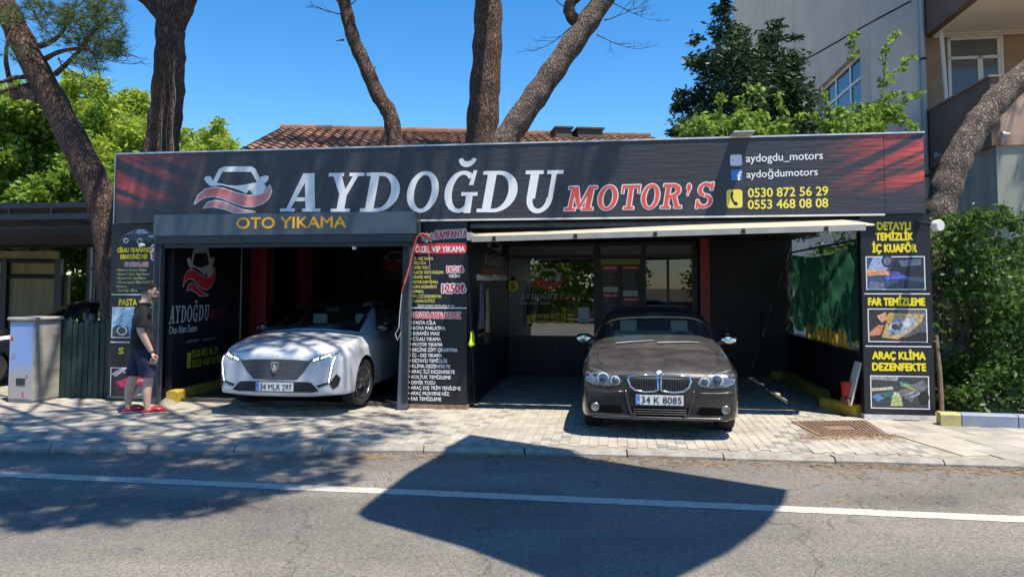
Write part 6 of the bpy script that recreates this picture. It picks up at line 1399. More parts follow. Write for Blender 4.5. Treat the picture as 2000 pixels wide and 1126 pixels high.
def twig(parent, p, d, l, r, m, depth=2, name='branch', acc=None):
    own = acc is None; acc = acc or B(); pts = [Vector(p)]
    for i in range(5): d = (d + Vector((random.uniform(-.25, .25), random.uniform(-.25, .25), random.uniform(-.12, .2)))).normalized(); pts.append(pts[-1] + d * l / 5)
    acc.tube(pts, [r * (1 - .15 * i) for i in range(6)], 5)
    if depth:
        for q in pts[2:]:
            for _ in range(1 + (random.random() < .4)): twig(parent, q, (d + Vector((random.uniform(-1, 1), random.uniform(-1, 1), random.uniform(-.5, .7)))).normalized(), l * .5, r * .45, m, depth - 1, name, acc)
    if own: return acc.build(name, m, parent)
def needle_mesh(name, cen, per, length, width):
    n = len(cen) * per; c = np.repeat(cen, per, 0); a = RNG.normal(size=(n, 3)); a[:, 2] = a[:, 2] * .8 + .35; a /= np.linalg.norm(a, axis=1)[:, None]; b = np.cross(a, RNG.normal(size=(n, 3))); b /= np.linalg.norm(b, axis=1)[:, None]
    l = (length * RNG.uniform(.7, 1.2, n))[:, None]; v = np.stack([c - b * width, c + b * width, c + a * l], 1).reshape(-1, 3)
    me = bpy.data.meshes.new(name); me.vertices.add(3 * n); me.vertices.foreach_set('co', v.astype(np.float32).ravel()); me.loops.add(3 * n); me.loops.foreach_set('vertex_index', np.arange(3 * n, dtype=np.int32))
    me.polygons.add(n); me.polygons.foreach_set('loop_start', np.arange(0, 3 * n, 3, dtype=np.int32)); me.polygons.foreach_set('loop_total', np.full(n, 3, np.int32)); me.update(calc_edges=True); return me
M_NEEDLE = leafmat('pine_needle', (.035, .075, .02), (.09, .13, .03), .25)
def umbrella(parent, pts, per_m=1.0, h=.5, tufts=70):
    """flat-topped pine crown: clumps of needle tufts at the given points (x, y, z, radius)"""
    cs = []
    for x, y, z, r in pts:
        k = int(tufts * r * r * per_m); a = RNG.uniform(0, 6.28, k); q = np.sqrt(RNG.uniform(0, 1, k)) * r
        cs.append(np.stack([x + q * np.cos(a), y + q * np.sin(a), z + RNG.uniform(-.2, h, k) * (1.1 - q / r)], 1))
    return link('crown', needle_mesh('crown', np.concatenate(cs), 16, .17, .013), M_NEEDLE, parent)
SUNH = Vector((SUN.x, SUN.y, 0))
def over(px, py, h, z=0):                          # point at height h whose shadow falls on the ground pixel
    p = gp(px, py, z); return p + SUNH * (h - z) + Vector((0, 0, h - z))
# pine leaning left (its foliage shows in the top left corner)
t1 = thing('pine_tree', 'leaning pine trunk at the far left crossing in front of the banner edge', 'tree', None)
pY = 11.95
base = yp(240, 790, pY); base.z = -.02
limb(t1, [base, yp(230, 600, pY), yp(216, 470, pY), yp(198, 390, pY), yp(156, 300, pY), yp(108, 205, pY), yp(60, 115, pY), yp(18, 30, pY), yp(-30, -70, pY), yp(-60, -190, pY - .3), yp(-40, -330, pY - 1)], .27, .15, M_BARK)
limb(t1, [yp(75, 190, pY), yp(45, 180, pY - .05), yp(22, 185, pY - .1)], .11, .10, M_BARK2, 'branch_stub', 12)
for (a, b_, c_, d_) in (((108, 145), (150, 105), (190, 55), (235, 10)), ((88, 115), (120, 100), (165, 95), (190, 108)), ((78, 90), (110, 75), (130, 50), (150, 5)), ((60, 150), (25, 152), (0, 160), (-40, 150)), ((60, 165), (25, 172), (2, 180), (-30, 200)), ((20, 160), (12, 120), (15, 80), (22, 60))):
    limb(t1, [yp(*a, pY), yp(*b_, pY - .2), yp(*c_, pY - .3), yp(*d_, pY - .2)], .045, .014, M_BARK, 'branch', 7, .02)
tw_ = B()
for _ in range(46):
    p_ = yp(random.uniform(50, 230), random.uniform(-10, 125), pY - .2 + random.uniform(-.5, .5)); twig(t1, p_, Vector((random.uniform(-.2, 1), random.uniform(-.5, .5), random.uniform(-.6, .6))).normalized(), random.uniform(.3, .6), .010, M_BARK, 1, acc=tw_)
tw_.build('twig_spray', M_BARK, t1)['kind'] = 'stuff'
nc_ = []
for px, py, r, k in ((150, 20, 55, 95), (205, 60, 40, 70), (225, 95, 22, 45), (120, 60, 45, 50), (165, 100, 40, 50), (60, 10, 40, 50), (210, 15, 35, 55), (25, 100, 30, 16), (190, 125, 24, 22), (20, 30, 30, 20)):
    for _ in range(k):
        a = random.uniform(0, 6.28); q = r * math.sqrt(random.random()); nc_.append(yp(px + q * math.cos(a), py + q * math.sin(a) * .8, pY - .2 + random.uniform(-.6, .6)))
link('needles', needle_mesh('needles', np.array(nc_), 26, .17, .0035), M_NEEDLE, t1)
cl = []
for px, py, r in ((60, 930, 1.0), (200, 960, .95), (330, 965, .8), (440, 950, .75), (540, 930, .6), (120, 995, .6), (300, 1000, .45), (20, 970, .7), (620, 905, .45), (560, 890, .6), (400, 905, .85), (240, 900, .8), (80, 880, .8), (640, 935, .25), (-120, 950, 1.2), (-60, 890, 1.0), (380, 985, .45)):
    p_ = over(px, py, 9.2, ZR); cl.append((p_.x, p_.y, p_.z + random.uniform(-.3, .5), r))
umbrella(t1, cl, 5.0)
for c_ in cl[::3]: limb(t1, [yp(-40, -330, pY - 1), Vector(c_[:3]).lerp(yp(-40, -330, pY - 1), .45) + Vector((0, 0, .4)), Vector(c_[:3])], .07, .02, M_BARK, 'branch', 7)
# upright pine behind the left pillar
t2 = thing('pine_tree', 'tall upright pine trunk rising behind the left end of the banner', 'tree', None)
qY = 12.7; base = yp(283, 760, qY); base.z = 0
limb(t2, [base, yp(290, 560, qY), yp(300, 400, qY), yp(315, 290, qY), yp(326, 200, qY), yp(332, 110, qY), yp(332, 40, qY), yp(336, -60, qY), yp(338, -200, qY)], .33, .2, M_BARK)
limb(t2, [yp(325, 45, qY), yp(300, 12, qY), yp(255, -25, qY), yp(190, -60, qY)], .13, .09, M_BARK, 'branch', 12)
limb(t2, [yp(345, 55, qY), yp(365, 15, qY), yp(378, -30, qY), yp(384, -90, qY)], .14, .1, M_BARK, 'branch', 12)
limb(t2, [yp(354, 60, qY - .2), yp(360, 56, qY - .3)], .02, .015, M_BARK, 'branch_stub', 6)
for x0 in (318, 328, 338):
    limb(t2, [yp(x0 + random.uniform(-4, 4), 300, qY - .29), yp(x0 - 2, 240, qY - .275), yp(x0 + 5, 190, qY - .262), yp(x0, 150, qY - .25)], .007, .005, mat('ivy_stem', (.20, .17, .14), .9), 'ivy_stem', 5)
cl = []
for px, py, r in ((150, 812, .7), (300, 820, .7), (420, 812, .55), (520, 832, .6), (640, 850, .65), (730, 842, .5), (800, 835, .4), (700, 865, .45), (560, 862, .7), (420, 850, .8), (280, 855, .7), (120, 850, .8), (30, 820, .8), (-60, 840, .9), (480, 800, .5), (620, 815, .5), (820, 815, .3), (740, 812, .3)):
    p_ = over(px, py, 10.0); cl.append((p_.x, p_.y, p_.z + random.uniform(-.3, .5), r))
for px, py, r in ((300, 380, .6), (420, 340, .6), (520, 400, .5), (600, 350, .55), (700, 390, .5), (760, 340, .45), (850, 380, .4), (360, 430, .6), (470, 310, .5), (640, 310, .5), (250, 330, .6), (800, 320, .35), (925, 350, .2), (1000, 340, .16)):   # shade thrown on the banner
    s_, z_ = sz(px, py, TB); w = W(s_, TB, z_); hh = 10.2 - z_; cl.append((w.x + SUN.x * hh, w.y + SUN.y * hh, 10.2 + random.uniform(-.3, .3), r))
for px, py, r in ((480, 660, .35), (560, 640, .4), (620, 690, .3), (520, 700, .3), (680, 650, .3), (470, 740, .3), (560, 740, .35), (250, 640, .3), (230, 560, .35), (240, 700, .25)):   # shade on the white car and the man
    w = yp(px, py, 10.2); hh = 10.0 - w.z; cl.append((w.x + SUN.x * hh, w.y + SUN.y * hh, 10.0, r))
umbrella(t2, cl, 2.2)
for c_ in cl[::3]: limb(t2, [yp(338, -200, qY), Vector(c_[:3]).lerp(yp(338, -200, qY), .4) + Vector((0, 0, .5)), Vector(c_[:3])], .08, .02, M_BARK, 'branch', 7)
# forked pine in the middle
t3 = thing('pine_tree', 'forked pine with thick upright stem and slanting stem behind the banner centre', 'tree', None)
rY = 13.2; base = yp(905, 740, rY); base.z = 0
limb(t3, [base, yp(915, 520, rY), yp(928, 380, rY), yp(938, 290, rY), yp(946, 190, rY), yp(952, 90, rY), yp(954, 0, rY), yp(955, -120, rY), yp(960, -260, rY)], .34, .22, M_BARK)
limb(t3, [yp(945, 360, rY), yp(970, 300, rY), yp(1003, 250, rY), yp(1050, 182, rY), yp(1102, 108, rY), yp(1150, 40, rY), yp(1195, -30, rY), yp(1240, -130, rY)], .26, .17, M_BARK2)
limb(t3, [yp(1135, 52, rY), yp(1116, 32, rY), yp(1112, 12, rY), yp(1125, -5, rY), yp(1160, -25, rY)], .12, .09, M_BARK, 'branch', 12)
for (px, py, dx, dz) in ((1165, 68, 1, -.3), (1180, 40, 1, .3), (1112, 20, -1, .3), (1195, 5, 1, -.5), (1120, 50, -.6, -.5)):
    twig(t3, yp(px, py, rY), Vector((dx, 0, dz)).normalized(), .75, .012, M_BARK, 2)
cl = []
for px, py, r in ((1130, 380, .35), (1190, 330, .22), (1090, 330, .2), (1165, 400, .2)):
    s_, z_ = sz(px, py, TB); w = W(s_, TB, z_); hh = 10.5 - z_; cl.append((w.x + SUN.x * hh, w.y + SUN.y * hh, 10.5, r))
for px, py, r in ((600, 285, .8), (700, 285, .8), (800, 283, .8), (880, 288, .6), (1000, 285, .6), (520, 285, .7), (1180, 272, .5), (1250, 278, .6), (1100, 283, .4), (660, 262, .3), (1230, 268, .4)):   # shade on the tiles
    w = yp(px, py, 14); hh = 11 - w.z; cl.append((w.x + SUN.x * hh, w.y + SUN.y * hh, 11, r))
umbrella(t3, cl, 1.6)
for c_ in cl[::3]: limb(t3, [yp(960, -260, rY), Vector(c_[:3]).lerp(yp(960, -260, rY), .4) + Vector((0, 0, .5)), Vector(c_[:3])], .08, .02, M_BARK, 'branch', 7)
# slender bent pine
t4 = thing('pine_tree', 'slender bent pine stem leaning left above the tiled roof', 'tree', None)
base = yp(822, 740, rY - .2); base.z = 0
limb(t4, [base, yp(806, 480, rY - .2), yp(785, 340, rY - .2), yp(772, 280, rY - .2), yp(762, 225, rY - .2), yp(738, 185, rY - .2), yp(712, 125, rY - .2), yp(690, 75, rY - .2), yp(676, 20, rY - .2), yp(668, -30, rY - .2), yp(660, -150, rY - .2)], .165, .10, M_BARK)
for (px, py, dx, dz, l) in ((670, 28, -1, .1, .55), (664, 5, -1, .3, .5), (684, 10, 1, .5, .3), (672, 78, -1, -.05, .15), (727, 136, 1, .5, .1), (757, 208, 1, .6, .12)):
    twig(t4, yp(px, py, rY - .2), Vector((dx, 0, dz)).normalized(), l, .012 if l > .2 else .022, M_BARK, 1 if l > .2 else 0)
p_ = yp(660, -150, rY - .2); umbrella(t4, [(p_.x, p_.y, p_.z + .3, .8), (p_.x - .7, p_.y + .3, p_.z + .5, .7), (p_.x + .6, p_.y, p_.z + .6, .6)], .8)
# right leaning pine
t5 = thing('pine_tree', 'pine with pale flaky bark leaning right across the apartment block', 'tree', None)
sY = 10.75; base = yp(1800, 790, sY); base.z = 0
limb(t5, [base, yp(1812, 600, sY), yp(1822, 480, sY), yp(1836, 410, sY), yp(1858, 340, sY), yp(1888, 280, sY), yp(1930, 218, sY), yp(1980, 165, sY), yp(2035, 120, sY), yp(2110, 60, sY), yp(2200, -60, sY)], .235, .16, M_BARK2)
p_ = yp(2200, -60, sY); umbrella(t5, [(p_.x + .5, p_.y, p_.z + 1.2, 1.2), (p_.x + 1.5, p_.y - .6, p_.z + 1.4, 1.2), (p_.x + 1.0, p_.y + 1.0, p_.z + 1.3, 1.0)], .9)
limb(t5, [p_, p_ + Vector((.4, 0, .6)), p_ + Vector((.6, .1, 1.3))], .16, .08, M_BARK2, 'branch', 10)
# broadleaf trees behind the carport
M_L1 = leafmat('sunny_leaf', (.17, .28, .03), (.32, .40, .06), .5); M_L2 = leafmat('green_leaf', (.08, .17, .02), (.22, .32, .04), .45)
def broad(label, blobs, n, size, m, base_xy, trunk_top, asp=.5):
    t = thing('broadleaf_tree', label, 'tree', None); link('crown', leaf_mesh('crown', blob_points(blobs, n), size, asp), m, t)
    b0 = Vector((base_xy[0], base_xy[1], -.05)); limb(t, [b0, b0.lerp(Vector(trunk_top), .5) + Vector((.1, 0, 0)), Vector(trunk_top)], .16, .08, M_BARK, 'trunk', 10)
    for c, r, w in blobs[:7]: limb(t, [Vector(trunk_top) - Vector((0, 0, .4)), Vector(trunk_top).lerp(Vector(c), .6) + Vector((0, 0, .15)), Vector(c)], .05, .012, M_BARK, 'branch', 6)
    return t
def bl(lst, Y, k=1.0):
    out = []
    for px, py, r in lst:
        c = yp(px, py, Y + random.uniform(-.8, .8)); rr = r * Y / FPX * k; out.append((tuple(c), (rr, rr * 1.0, rr * .85), r * r))
    return out
broad('sunlit yellow-green tree between the two left pine trunks', bl([(225, 230, 48), (260, 210, 34), (200, 270, 55), (270, 260, 42), (160, 190, 34), (175, 230, 40), (215, 320, 60), (270, 330, 45), (140, 165, 26), (190, 165, 22), (265, 190, 24)], 21), 15000, .17, M_L1, (-12.2, 21), tuple(yp(215, 330, 21)), .4)
broad('sunlit tree at the far left above the carport', bl([(50, 200, 45), (20, 240, 45), (95, 215, 40), (70, 270, 55), (120, 280, 50), (10, 300, 45), (100, 340, 50), (40, 350, 55), (150, 350, 55), (170, 380, 40), (10, 390, 50), (75, 390, 50)], 19), 19000, .17, M_L2, (-12.5, 19), tuple(yp(70, 350, 19)), .55)
broad('feathery sunlit tree right of the upright pine trunk', bl([(385, 285, 32), (420, 265, 24), (425, 240, 12), (440, 290, 26), (370, 300, 26), (400, 310, 40), (450, 280, 12), (365, 265, 16)], 22), 5200, .16, M_L1, (-9.1, 22), tuple(yp(400, 310, 22)), .35)
broad('shrubby tree seen under the carport roof', bl([(190, 446, 30), (130, 450, 30), (60, 448, 30), (20, 470, 34), (80, 468, 34), (-20, 480, 36), (150, 480, 34), (200, 480, 34), (140, 505, 26), (160, 560, 28), (130, 590, 26), (175, 510, 22), (150, 600, 30), (60, 470, 22), (110, 478, 20), (200, 540, 24), (190, 590, 26)], 20), 11000, .15, M_L2, (-11.7, 20.2), tuple(yp(150, 560, 20)), .6)
# laurel against the apartment wall
M_LAU = leafmat('laurel_leaf', (.014, .036, .014), (.035, .07, .025), .2)
lb = bl([(1420, 60, 30), (1410, 20, 20), (1412, -10, 12), (1435, 110, 45), (1390, 130, 38), (1450, 170, 60), (1380, 190, 40), (1500, 130, 40), (1510, 80, 26), (1515, 45, 14), (1545, 120, 26), (1558, 70, 12), (1540, 180, 48), (1500, 210, 60), (1570, 200, 28), (1340, 210, 24), (1330, 245, 22), (1380, 245, 42), (1440, 240, 50), (1318, 265, 18), (1350, 270, 30), (1560, 250, 40), (1330, 180, 14), (1356, 120, 18), (1360, 75, 12)], 14.2)
broad('dark green laurel tree in front of the apartment block', lb, 21000, .115, M_LAU, (4.4, 14.3), tuple(yp(1450, 210, 14.3)), .34)
# fresh climbers on top of the banner
M_VINE = leafmat('vine_leaf', (.10, .20, .025), (.20, .30, .05), .45)
def vine(label, lst, shoots, Y, n, size):
    t = thing('climbing_plant', label, 'plant', None); P_ = blob_points(bl(lst, Y), n, .3); ex = []
    for path in shoots:
        pts = smooth_path([yp(a, b, Y) for a, b in path], 8); B().tube(pts, .006, 5).build('shoot', mat('green_stem', (.10, .12, .04), .7), t)
        for p in pts:
            for _ in range(4): ex.append(tuple(p + Vector((random.uniform(-.05, .05), random.uniform(-.05, .05), random.uniform(-.04, .04)))))
    link('foliage', leaf_mesh('foliage', np.concatenate([P_, np.array(ex)]), size, .62), M_VINE, t)
    c = fl(yp(lst[0][0], 300, Y)); b0 = W(c.x, c.y, 2.68); limb(t, [b0, b0 + Vector((0, 0, .5)), yp(lst[0][0], lst[0][1], Y)], .03, .015, M_BARK, 'stem', 7)
    return t
vine('light green climber over the banner in front of the laurel', [(1420, 255, 26), (1370, 250, 30), (1450, 240, 30), (1480, 250, 26), (1345, 262, 14), (1520, 258, 22), (1400, 225, 14)], [[(1470, 260), (1465, 215), (1458, 165)], [(1480, 240), (1490, 180), (1478, 172)], [(1520, 262), (1528, 220), (1522, 180)], [(1545, 262), (1555, 235), (1566, 222)], [(1410, 240), (1405, 200), (1412, 185)], [(1440, 240), (1445, 205), (1440, 190)]], 11.6, 1900, .085)
vine('light green climber over the banner below the apartment window', [(1690, 240, 30), (1650, 235, 28), (1720, 230, 28), (1680, 215, 20), (1620, 250, 18), (1745, 215, 20), (1700, 258, 24), (1655, 258, 24)], [[(1722, 220), (1728, 130), (1735, 85), (1752, 60)], [(1728, 160), (1760, 130), (1782, 110)], [(1740, 215), (1770, 190), (1800, 180)], [(1740, 225), (1770, 240), (1792, 250)], [(1640, 235), (1620, 210), (1607, 182)], [(1630, 250), (1600, 235), (1588, 225)], [(1700, 215), (1730, 190), (1755, 182)], [(1665, 110), (1660, 80), (1672, 64)]], 11.7, 2300, .085)
# big bush right of the pillar
M_BUSH = leafmat('bush_leaf', (.03, .085, .02), (.09, .17, .03), .35)
bb_ = bl([(1880, 470, 50), (1930, 440, 46), (1900, 530, 62), (1960, 500, 50), (1990, 560, 60), (1860, 560, 40), (1910, 610, 68), (1980, 640, 66), (1870, 650, 44), (1930, 700, 68), (1880, 740, 50), (1985, 730, 62), (1930, 770, 48), (1872, 775, 36), (2040, 600, 80), (2050, 720, 80), (1850, 480, 26), (1900, 430, 22), (1845, 500, 26), (1990, 780, 40), (1860, 710, 36), (2040, 500, 60)], 10.45)
bu_ = thing('leafy_bush', 'large leafy green bush beside the right sign pillar', 'bush', None)
link('foliage', leaf_mesh('foliage', np.concatenate([blob_points(bb_, 15000, .15), blob_points(bl([(1855 + 9.5 * k_, random.uniform(412, 470), random.uniform(8, 20)) for k_ in range(18)], 10.4), 900, .1)]), .085, .5), M_BUSH, bu_)
for _ in range(16):
    p_ = gp(random.uniform(1850, 1990), random.uniform(802, 806)) + Vector((0, .4, 0)); q_ = yp(random.uniform(1850, 2000), random.uniform(430, 620), 10.5); limb(bu_, [p_, p_.lerp(q_, .5) + Vector((random.uniform(-.15, .15), 0, 0)), q_], .014, .005, mat('bush_stem', (.16, .11, .07), .8), 'stem', 6)
# leaves outside the green net
nb_ = thing('hedge', 'bright hedge leaves showing above and below the green net', 'hedge', None)
hb = []
for i in range(9):
    w = W(SRW + .75, .4 + i * .5, 1.2); hb.append((tuple(w), (.38, .35, .45), 1)); w = W(SRW + .8, .4 + i * .5, 2.2); hb.append((tuple(w), (.42, .35, .42), 1))
for i in range(10): w = W(SRW + random.uniform(.35, .8), .3 + i * .42, random.uniform(2.5, 3.1)); hb.append((tuple(w), (.35, .3, .3), .7))
for i in range(8): w = W(SRW + random.uniform(-.15, .5), 2.5 + i * .26, random.uniform(2.75, 3.25)); hb.append((tuple(w), (.32, .28, .25), .6))
for i in range(5): w = W(SRW + .42, .9 + i * .45, 1.0); hb.append((tuple(w), (.2, .25, .16), .4))
link('foliage', leaf_mesh('foliage', blob_points(hb, 7500, .3), .085, .45), M_BUSH, nb_)
for i in range(8): w = W(SRW + .8, .5 + i * .55, 0); limb(nb_, [w, w + Vector((0, 0, 1)), w + Vector((.05, 0, 2.1))], .02, .008, MATS['bush_stem'], 'stem', 6)
# trees and wall across the road (behind the camera), seen in reflections
for i, (x, y, h, lab) in enumerate(((-9.5, -9, 3.6, 'street tree across the road, left'), (-5.6, -11, 3.4, 'street tree across the road, second'), (-2.2, -10, 3.8, 'street tree across the road, third'), (5, -12, 4.5, 'street tree across the road, right'))):
    bs_ = [((x + random.uniform(-2, 2), y + random.uniform(-1.5, 1.5), random.uniform(.3, h + .9)), (1.0, 1.0, .8), 1) for _ in range(20)]
    broad(lab, bs_, 8500, .22, M_L2, (x, y), (x, y, h - .5), .5)
o = B().box(-30, 30, -13.3, -13, -.1, .9).build('garden_wall', mat('garden_wall_plaster', (.4, .37, .32), .85, var=.2)); tag(o, 'plain plastered garden wall across the road', 'wall')
# made-up canopy that throws the big rounded shadow on the road (stands outside the picture, right of the camera)
ca = thing('shadow_panel', 'made-up flat canopy panel on a mast beside the road', 'shadow_caster', None)
hC = 6.0; poly = []
for px, py in ((920, 848), (1535, 955), (1527, 980), (1490, 1024), (1420, 1076), (1310, 1130), (1180, 1165), (1060, 1126), (900, 1066), (760, 1026), (715, 1014), (700, 1003), (712, 990), (800, 922)):
    p_ = over(px, py, hC, 0 if py < 870 else ZR); poly.append((p_.x, p_.y))
B().prism(poly[::-1], hC - .05, hC + .05).build('panel', mat('shadow_panel_grey', (.35, .35, .36), .6), ca)
cx, cy = sum(p[0] for p in poly) / len(poly), sum(p[1] for p in poly) / len(poly)
B().tube([(3.0, -1.0, ZR), (3.0, -1.0, hC + .3)], [.14, .1], 14).build('mast', M_STEEL, ca); B().beam((3.0, -1.0, hC + .12), (cx, cy, hC + .12), .12, .14).build('arm', M_STEEL, ca)
# ================================================================== the standing man (local x = the way he faces, y = away from the camera)
def newskin(name, verts, edges, radii, m, parent, root=0, sub=2):
    me = bpy.data.meshes.new(name); bm = bmesh.new(); L_ = bm.verts.layers.skin.verify(); vs = [bm.verts.new(v) for v in verts]
    for a, b in edges: bm.edges.new((vs[a], vs[b]))
    for i, (v, r) in enumerate(zip(vs, radii)): v[L_].radius = r if hasattr(r, '__len__') else (r, r); v[L_].use_root = (i == root)
    bm.to_mesh(me); bm.free(); me.materials.append(m); o = bpy.data.objects.new(name, me); COL.objects.link(o); o.parent = parent
    sk = o.modifiers.new('skin', 'SKIN'); sk.use_smooth_shade = True; sk.branch_smoothing = .5; s = o.modifiers.new('sub', 'SUBSURF'); s.levels = s.render_levels = sub; return o
pp_ = gp(275, 806); pe = thing('person', 'standing man in black T-shirt, navy shorts and red clogs, facing right', 'person', Matrix.Translation(pp_) @ Matrix.Rotation(R(27), 4, 'Z') @ Matrix.Diagonal((1.08, 1.1, 1, 1)))
m_skin = mat('skin', (.60, .37, .28), .55, var=.08, vscale=14); m_tee = mat('black_tee', (.011, .011, .013), .9, bump=.25, bscale=9); m_sho = mat('navy_shorts', (.018, .02, .055), .85, bump=.3, bscale=10); m_hair = mat('dark_hair', (.018, .014, .012), .8, bump=.5, bscale=120)
V = [(0,0,.94),(-.01,0,1.10),(-.015,0,1.28),(-.005,0,1.42),(.008,0,1.485),(.03,0,1.545),(.052,0,1.605),(.062,0,1.675),(.055,0,1.715),
     (-.015,-.165,1.415),(-.035,-.215,1.27),(-.03,-.235,1.12),(.03,-.235,.985),(.085,-.225,.865),(.10,-.222,.825),
     (-.015,.165,1.415),(-.04,.215,1.27),(-.05,.235,1.12),(-.01,.23,.985),(.03,.22,.865),(.045,.215,.825),
     (0,-.095,.87),(.055,-.10,.66),(.085,-.10,.48),(.06,-.105,.32),(.065,-.105,.11),(.07,-.105,.05),(.17,-.11,.035),
     (-.01,.095,.87),(-.05,.10,.66),(-.09,.10,.48),(-.135,.10,.32),(-.145,.10,.11),(-.145,.10,.05),(-.04,.105,.035)]
E = [(0,1),(1,2),(2,3),(3,4),(4,5),(5,6),(6,7),(7,8),(3,9),(9,10),(10,11),(11,12),(12,13),(13,14),(3,15),(15,16),(16,17),(17,18),(18,19),(19,20),(0,21),(21,22),(22,23),(23,24),(24,25),(25,26),(26,27),(0,28),(28,29),(29,30),(30,31),(31,32),(32,33),(33,34)]
RD = [(.15,.12),(.135,.115),(.155,.115),(.11,.09),(.062,.062),(.06,.062),(.078,.09),(.078,.098),(.055,.07),
      .066,.052,.046,.045,.034,.032,.066,.052,.046,.045,.034,.032,
      .095,.082,.062,.062,.042,.042,.034,.095,.082,.062,.062,.042,.042,.034]
BODY = newskin('body', V, E, RD, m_skin, pe)
# hands: palm plus five separate curled fingers, rooted in the palm
def hand(sx, wr, fwd):
    hv = [wr, wr + Vector((.012, 0, -.045)), wr + Vector((.02, 0, -.085))]; he = [(0, 1), (1, 2)]; hr = [(.026, .02), (.036, .018), (.036, .016)]
    for k, (off, ln_) in enumerate(((.032, .072), (.011, .08), (-.011, .076), (-.031, .06))):
        b0 = len(hv); p_ = wr + Vector((.02 + off, 0, -.085)); hv += [p_, p_ + Vector((.006, sx * .004, -ln_ * .45)), p_ + Vector((-.004, sx * .014, -ln_ * .8)), p_ + Vector((-.016, sx * .02, -ln_))]; he += [(2, b0), (b0, b0 + 1), (b0 + 1, b0 + 2), (b0 + 2, b0 + 3)]; hr += [.0105, .0095, .009, .0075]
    b0 = len(hv); p_ = wr + Vector((.034, sx * .006, -.03)); hv += [p_, p_ + Vector((.03, sx * .012, -.03)), p_ + Vector((.038, sx * .016, -.062))]; he += [(1, b0), (b0, b0 + 1), (b0 + 1, b0 + 2)]; hr += [.013, .0115, .009]
    return newskin('hand', hv, he, hr, m_skin, pe, 1, 1)
hand(1, Vector((.10, -.222, .825)), 1); hand(-1, Vector((.045, .215, .825)), 1)
# face: nose, ears, brow, lips, beard shadow
def lump(name, c, r, m, n=14):
    b = B(); k = 9; b.lathe([(math.sin(math.pi * i / k) * 1.0 + 1e-4, -math.cos(math.pi * i / k)) for i in range(k + 1)], n); b.v = [(c[0] + x * r[0], c[1] + y * r[1], c[2] + z * r[2]) for x, y, z in b.v]; return b.build(name, m, pe, None, 'all')
b = B(); b.add([(.145,0,1.655),(.178,0,1.612),(.142,-.017,1.606),(.142,.017,1.606),(.145,0,1.598)], [(0,2,1),(0,1,3),(1,2,4),(1,4,3)]); b.build('nose', m_skin, pe, None, 'all')
for sg in (-1, 1):
    lump('ear', (.062, sg * .083, 1.63), (.02, .009, .032), m_skin); lump('eye', (.136, sg * .03, 1.652), (.010, .013, .008), mat('eye_dark', (.03, .025, .02), .3)); lump('eyebrow', (.142, sg * .032, 1.672), (.010, .02, .005), m_hair)
lump('mouth', (.146, 0, 1.578), (.012, .022, .007), mat('lips', (.38, .17, .14), .5)); lump('beard', (.108, 0, 1.562), (.048, .056, .034), mat('stubble', (.16, .10, .075), .8)); lump('chin', (.118, 0, 1.55), (.032, .03, .022), MATS['stubble'])
# hair: dark on top, faded sides
b = B(); k, n = 8, 20
for i in range(k + 1):
    a = R(90) * i / k
    for j in range(n): th = 2 * math.pi * j / n; rr = math.cos(a); b.v.append((.048 + .090 * rr * math.cos(th) + .006 * math.sin(j * 3), .088 * rr * math.sin(th), 1.668 + .086 * math.sin(a) + .034 * math.cos(th) * rr + .004 * math.sin(j * 5 + i)))
b.f = [(i * n + j, i * n + (j + 1) % n, (i + 1) * n + (j + 1) % n, (i + 1) * n + j) for i in range(k) for j in range(n)]
b.build('hair', m_hair, pe, None, 'all')
b = B(); k = 5
for i in range(k + 1):
    z = 1.60 + .085 * i / k
    for j in range(15): th = R(75 + 210 * j / 14); b.v.append((.058 + .094 * math.cos(th), .0865 * math.sin(th) * (1 - .06 * (1 - i / k)), z))
b.f = [(i * 15 + j, i * 15 + j + 1, (i + 1) * 15 + j + 1, (i + 1) * 15 + j) for i in range(k) for j in range(14)]
b.build('faded_hair', mat('faded_hair', (.12, .08, .065), .85), pe, None, 'all')
# T-shirt and shorts as loose shells
bpy.context.view_layer.update(); dg = bpy.context.evaluated_depsgraph_get(); bme = bpy.data.meshes.new_from_object(BODY.evaluated_get(dg)); bpy.data.meshes.remove
def garment(name, m, keep, off):
    bm = bmesh.new(); bm.from_mesh(bme); bm.normal_update(); nv_ = {v.index: v.normal.copy() for v in bm.verts}
    bmesh.ops.subdivide_edges(bm, edges=[e for e in bm.edges], cuts=1, use_grid_fill=True); bm.normal_update()
    dead = [f for f in bm.faces if not keep(f.calc_center_median())]; bmesh.ops.delete(bm, geom=dead, context='FACES')
    left = set(bm.faces); best = set()
    while left:
        f0 = left.pop(); isl = {f0}; stack = [f0]
        while stack:
            for e in stack.pop().edges:
                for g_ in e.link_faces:
                    if g_ in left: left.discard(g_); isl.add(g_); stack.append(g_)
        if len(isl) > len(best): best = isl
    bmesh.ops.delete(bm, geom=[f for f in bm.faces if f not in best], context='FACES'); bmesh.ops.delete(bm, geom=[v for v in bm.verts if not v.link_faces], context='VERTS')
    nn = {v: v.normal.copy() for v in bm.verts}
    for v in bm.verts: v.co += nn[v] * off(v.co)
    for _ in range(3): bmesh.ops.smooth_vert(bm, verts=[v for v in bm.verts if not v.is_boundary], factor=.5, use_axis_x=True, use_axis_y=True, use_axis_z=True)
    me = bpy.data.meshes.new(name); bm.to_mesh(me); bm.free(); o = link(name, me, m, pe, None, 'all'); s = o.modifiers.new('thick', 'SOLIDIFY'); s.thickness = .006; s.offset = 1; return o
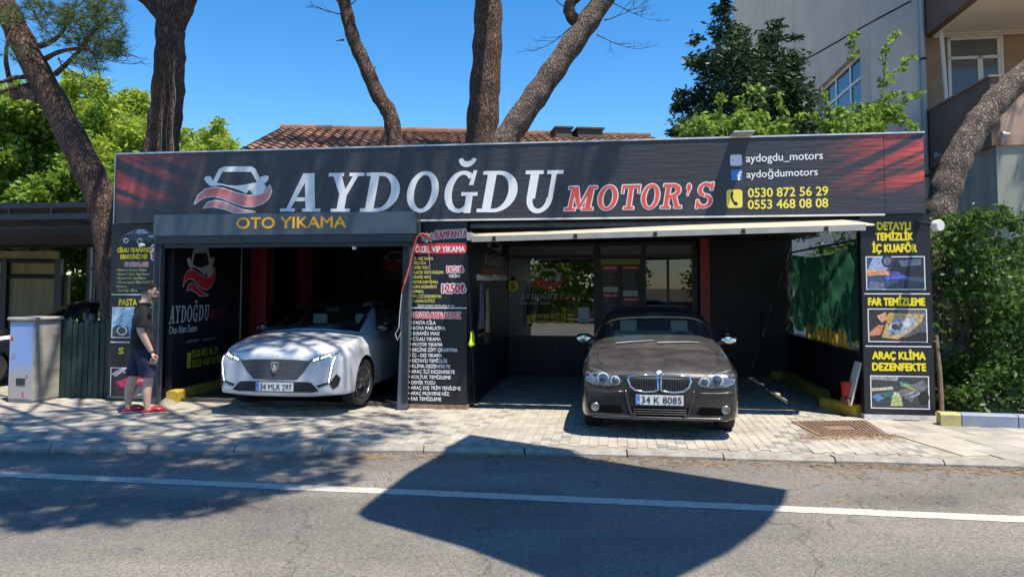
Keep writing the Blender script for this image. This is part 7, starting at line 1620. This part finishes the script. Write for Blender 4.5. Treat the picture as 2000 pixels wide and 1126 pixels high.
def shirt_keep(c): return (abs(c.y) < .16 and .87 < c.z < 1.475) or (abs(c.y) >= .16 and c.z > 1.165)
garment('t_shirt', m_tee, shirt_keep, lambda c: (.012 + .030 * max(0, min(1, (1.36 - c.z) / .4)) + .006 * math.sin(c.z * 38 + c.x * 20)) if abs(c.y) < .165 else .012 + .022 * max(0, min(1, (1.38 - c.z) / .2)))
def shorts_keep(c): return abs(c.y) < .2 and .50 < c.z < .985 and not (c.z < 1.0 and abs(c.y) > .185)
garment('shorts', m_sho, shorts_keep, lambda c: .014 + .026 * max(0, min(1, (.86 - c.z) / .36)) + .004 * math.sin(c.z * 30 + c.y * 40))
m_clog = mat('red_clog', (.50, .02, .035), .45)
def clog(x, y):
    st_ = [(-.075, .036, .012, .05), (-.05, .046, .0, .06), (0, .047, .0, .065), (.05, .05, .0, .105), (.10, .054, .0, .105), (.15, .052, .0, .085), (.19, .038, .005, .055), (.205, .02, .015, .035)]
    b = B(); n = 12
    for (dx, w, z0, z1) in st_:
        for j in range(n): th = 2 * math.pi * j / n; b.v.append((x + dx, y + w * math.cos(th), z0 + .012 + (z1 - z0 - .012) * (.5 + .5 * math.sin(th))))
    k = len(st_); b.f = [(i * n + j, i * n + (j + 1) % n, (i + 1) * n + (j + 1) % n, (i + 1) * n + j) for i in range(k - 1) for j in range(n)] + [tuple(range(n - 1, -1, -1)), tuple((k - 1) * n + j for j in range(n))]
    o = b.build('clog', m_clog, pe, None, 'all')
    so = B(); out = [(x + dx - (.004 if i == 0 else 0), y + w + .003) for i, (dx, w, _, _) in enumerate(st_)] + [(x + dx, y - w - .003) for dx, w, _, _ in reversed(st_)]; so.prism(out[::-1], 0, .012); so.build('sole', mat('dark_sole', (.03, .02, .03), .7), o)
    so = B(); so.prism(out[::-1], .0125, .019); so.build('white_stripe', M_WHITE, o)
    for q in (.0, .022): lump('clog_button', (x + .10 + q, y - .05, .065), (.009, .006, .009), M_WHITE)
clog(.085, -.105); clog(-.135, .10)

finish_text()
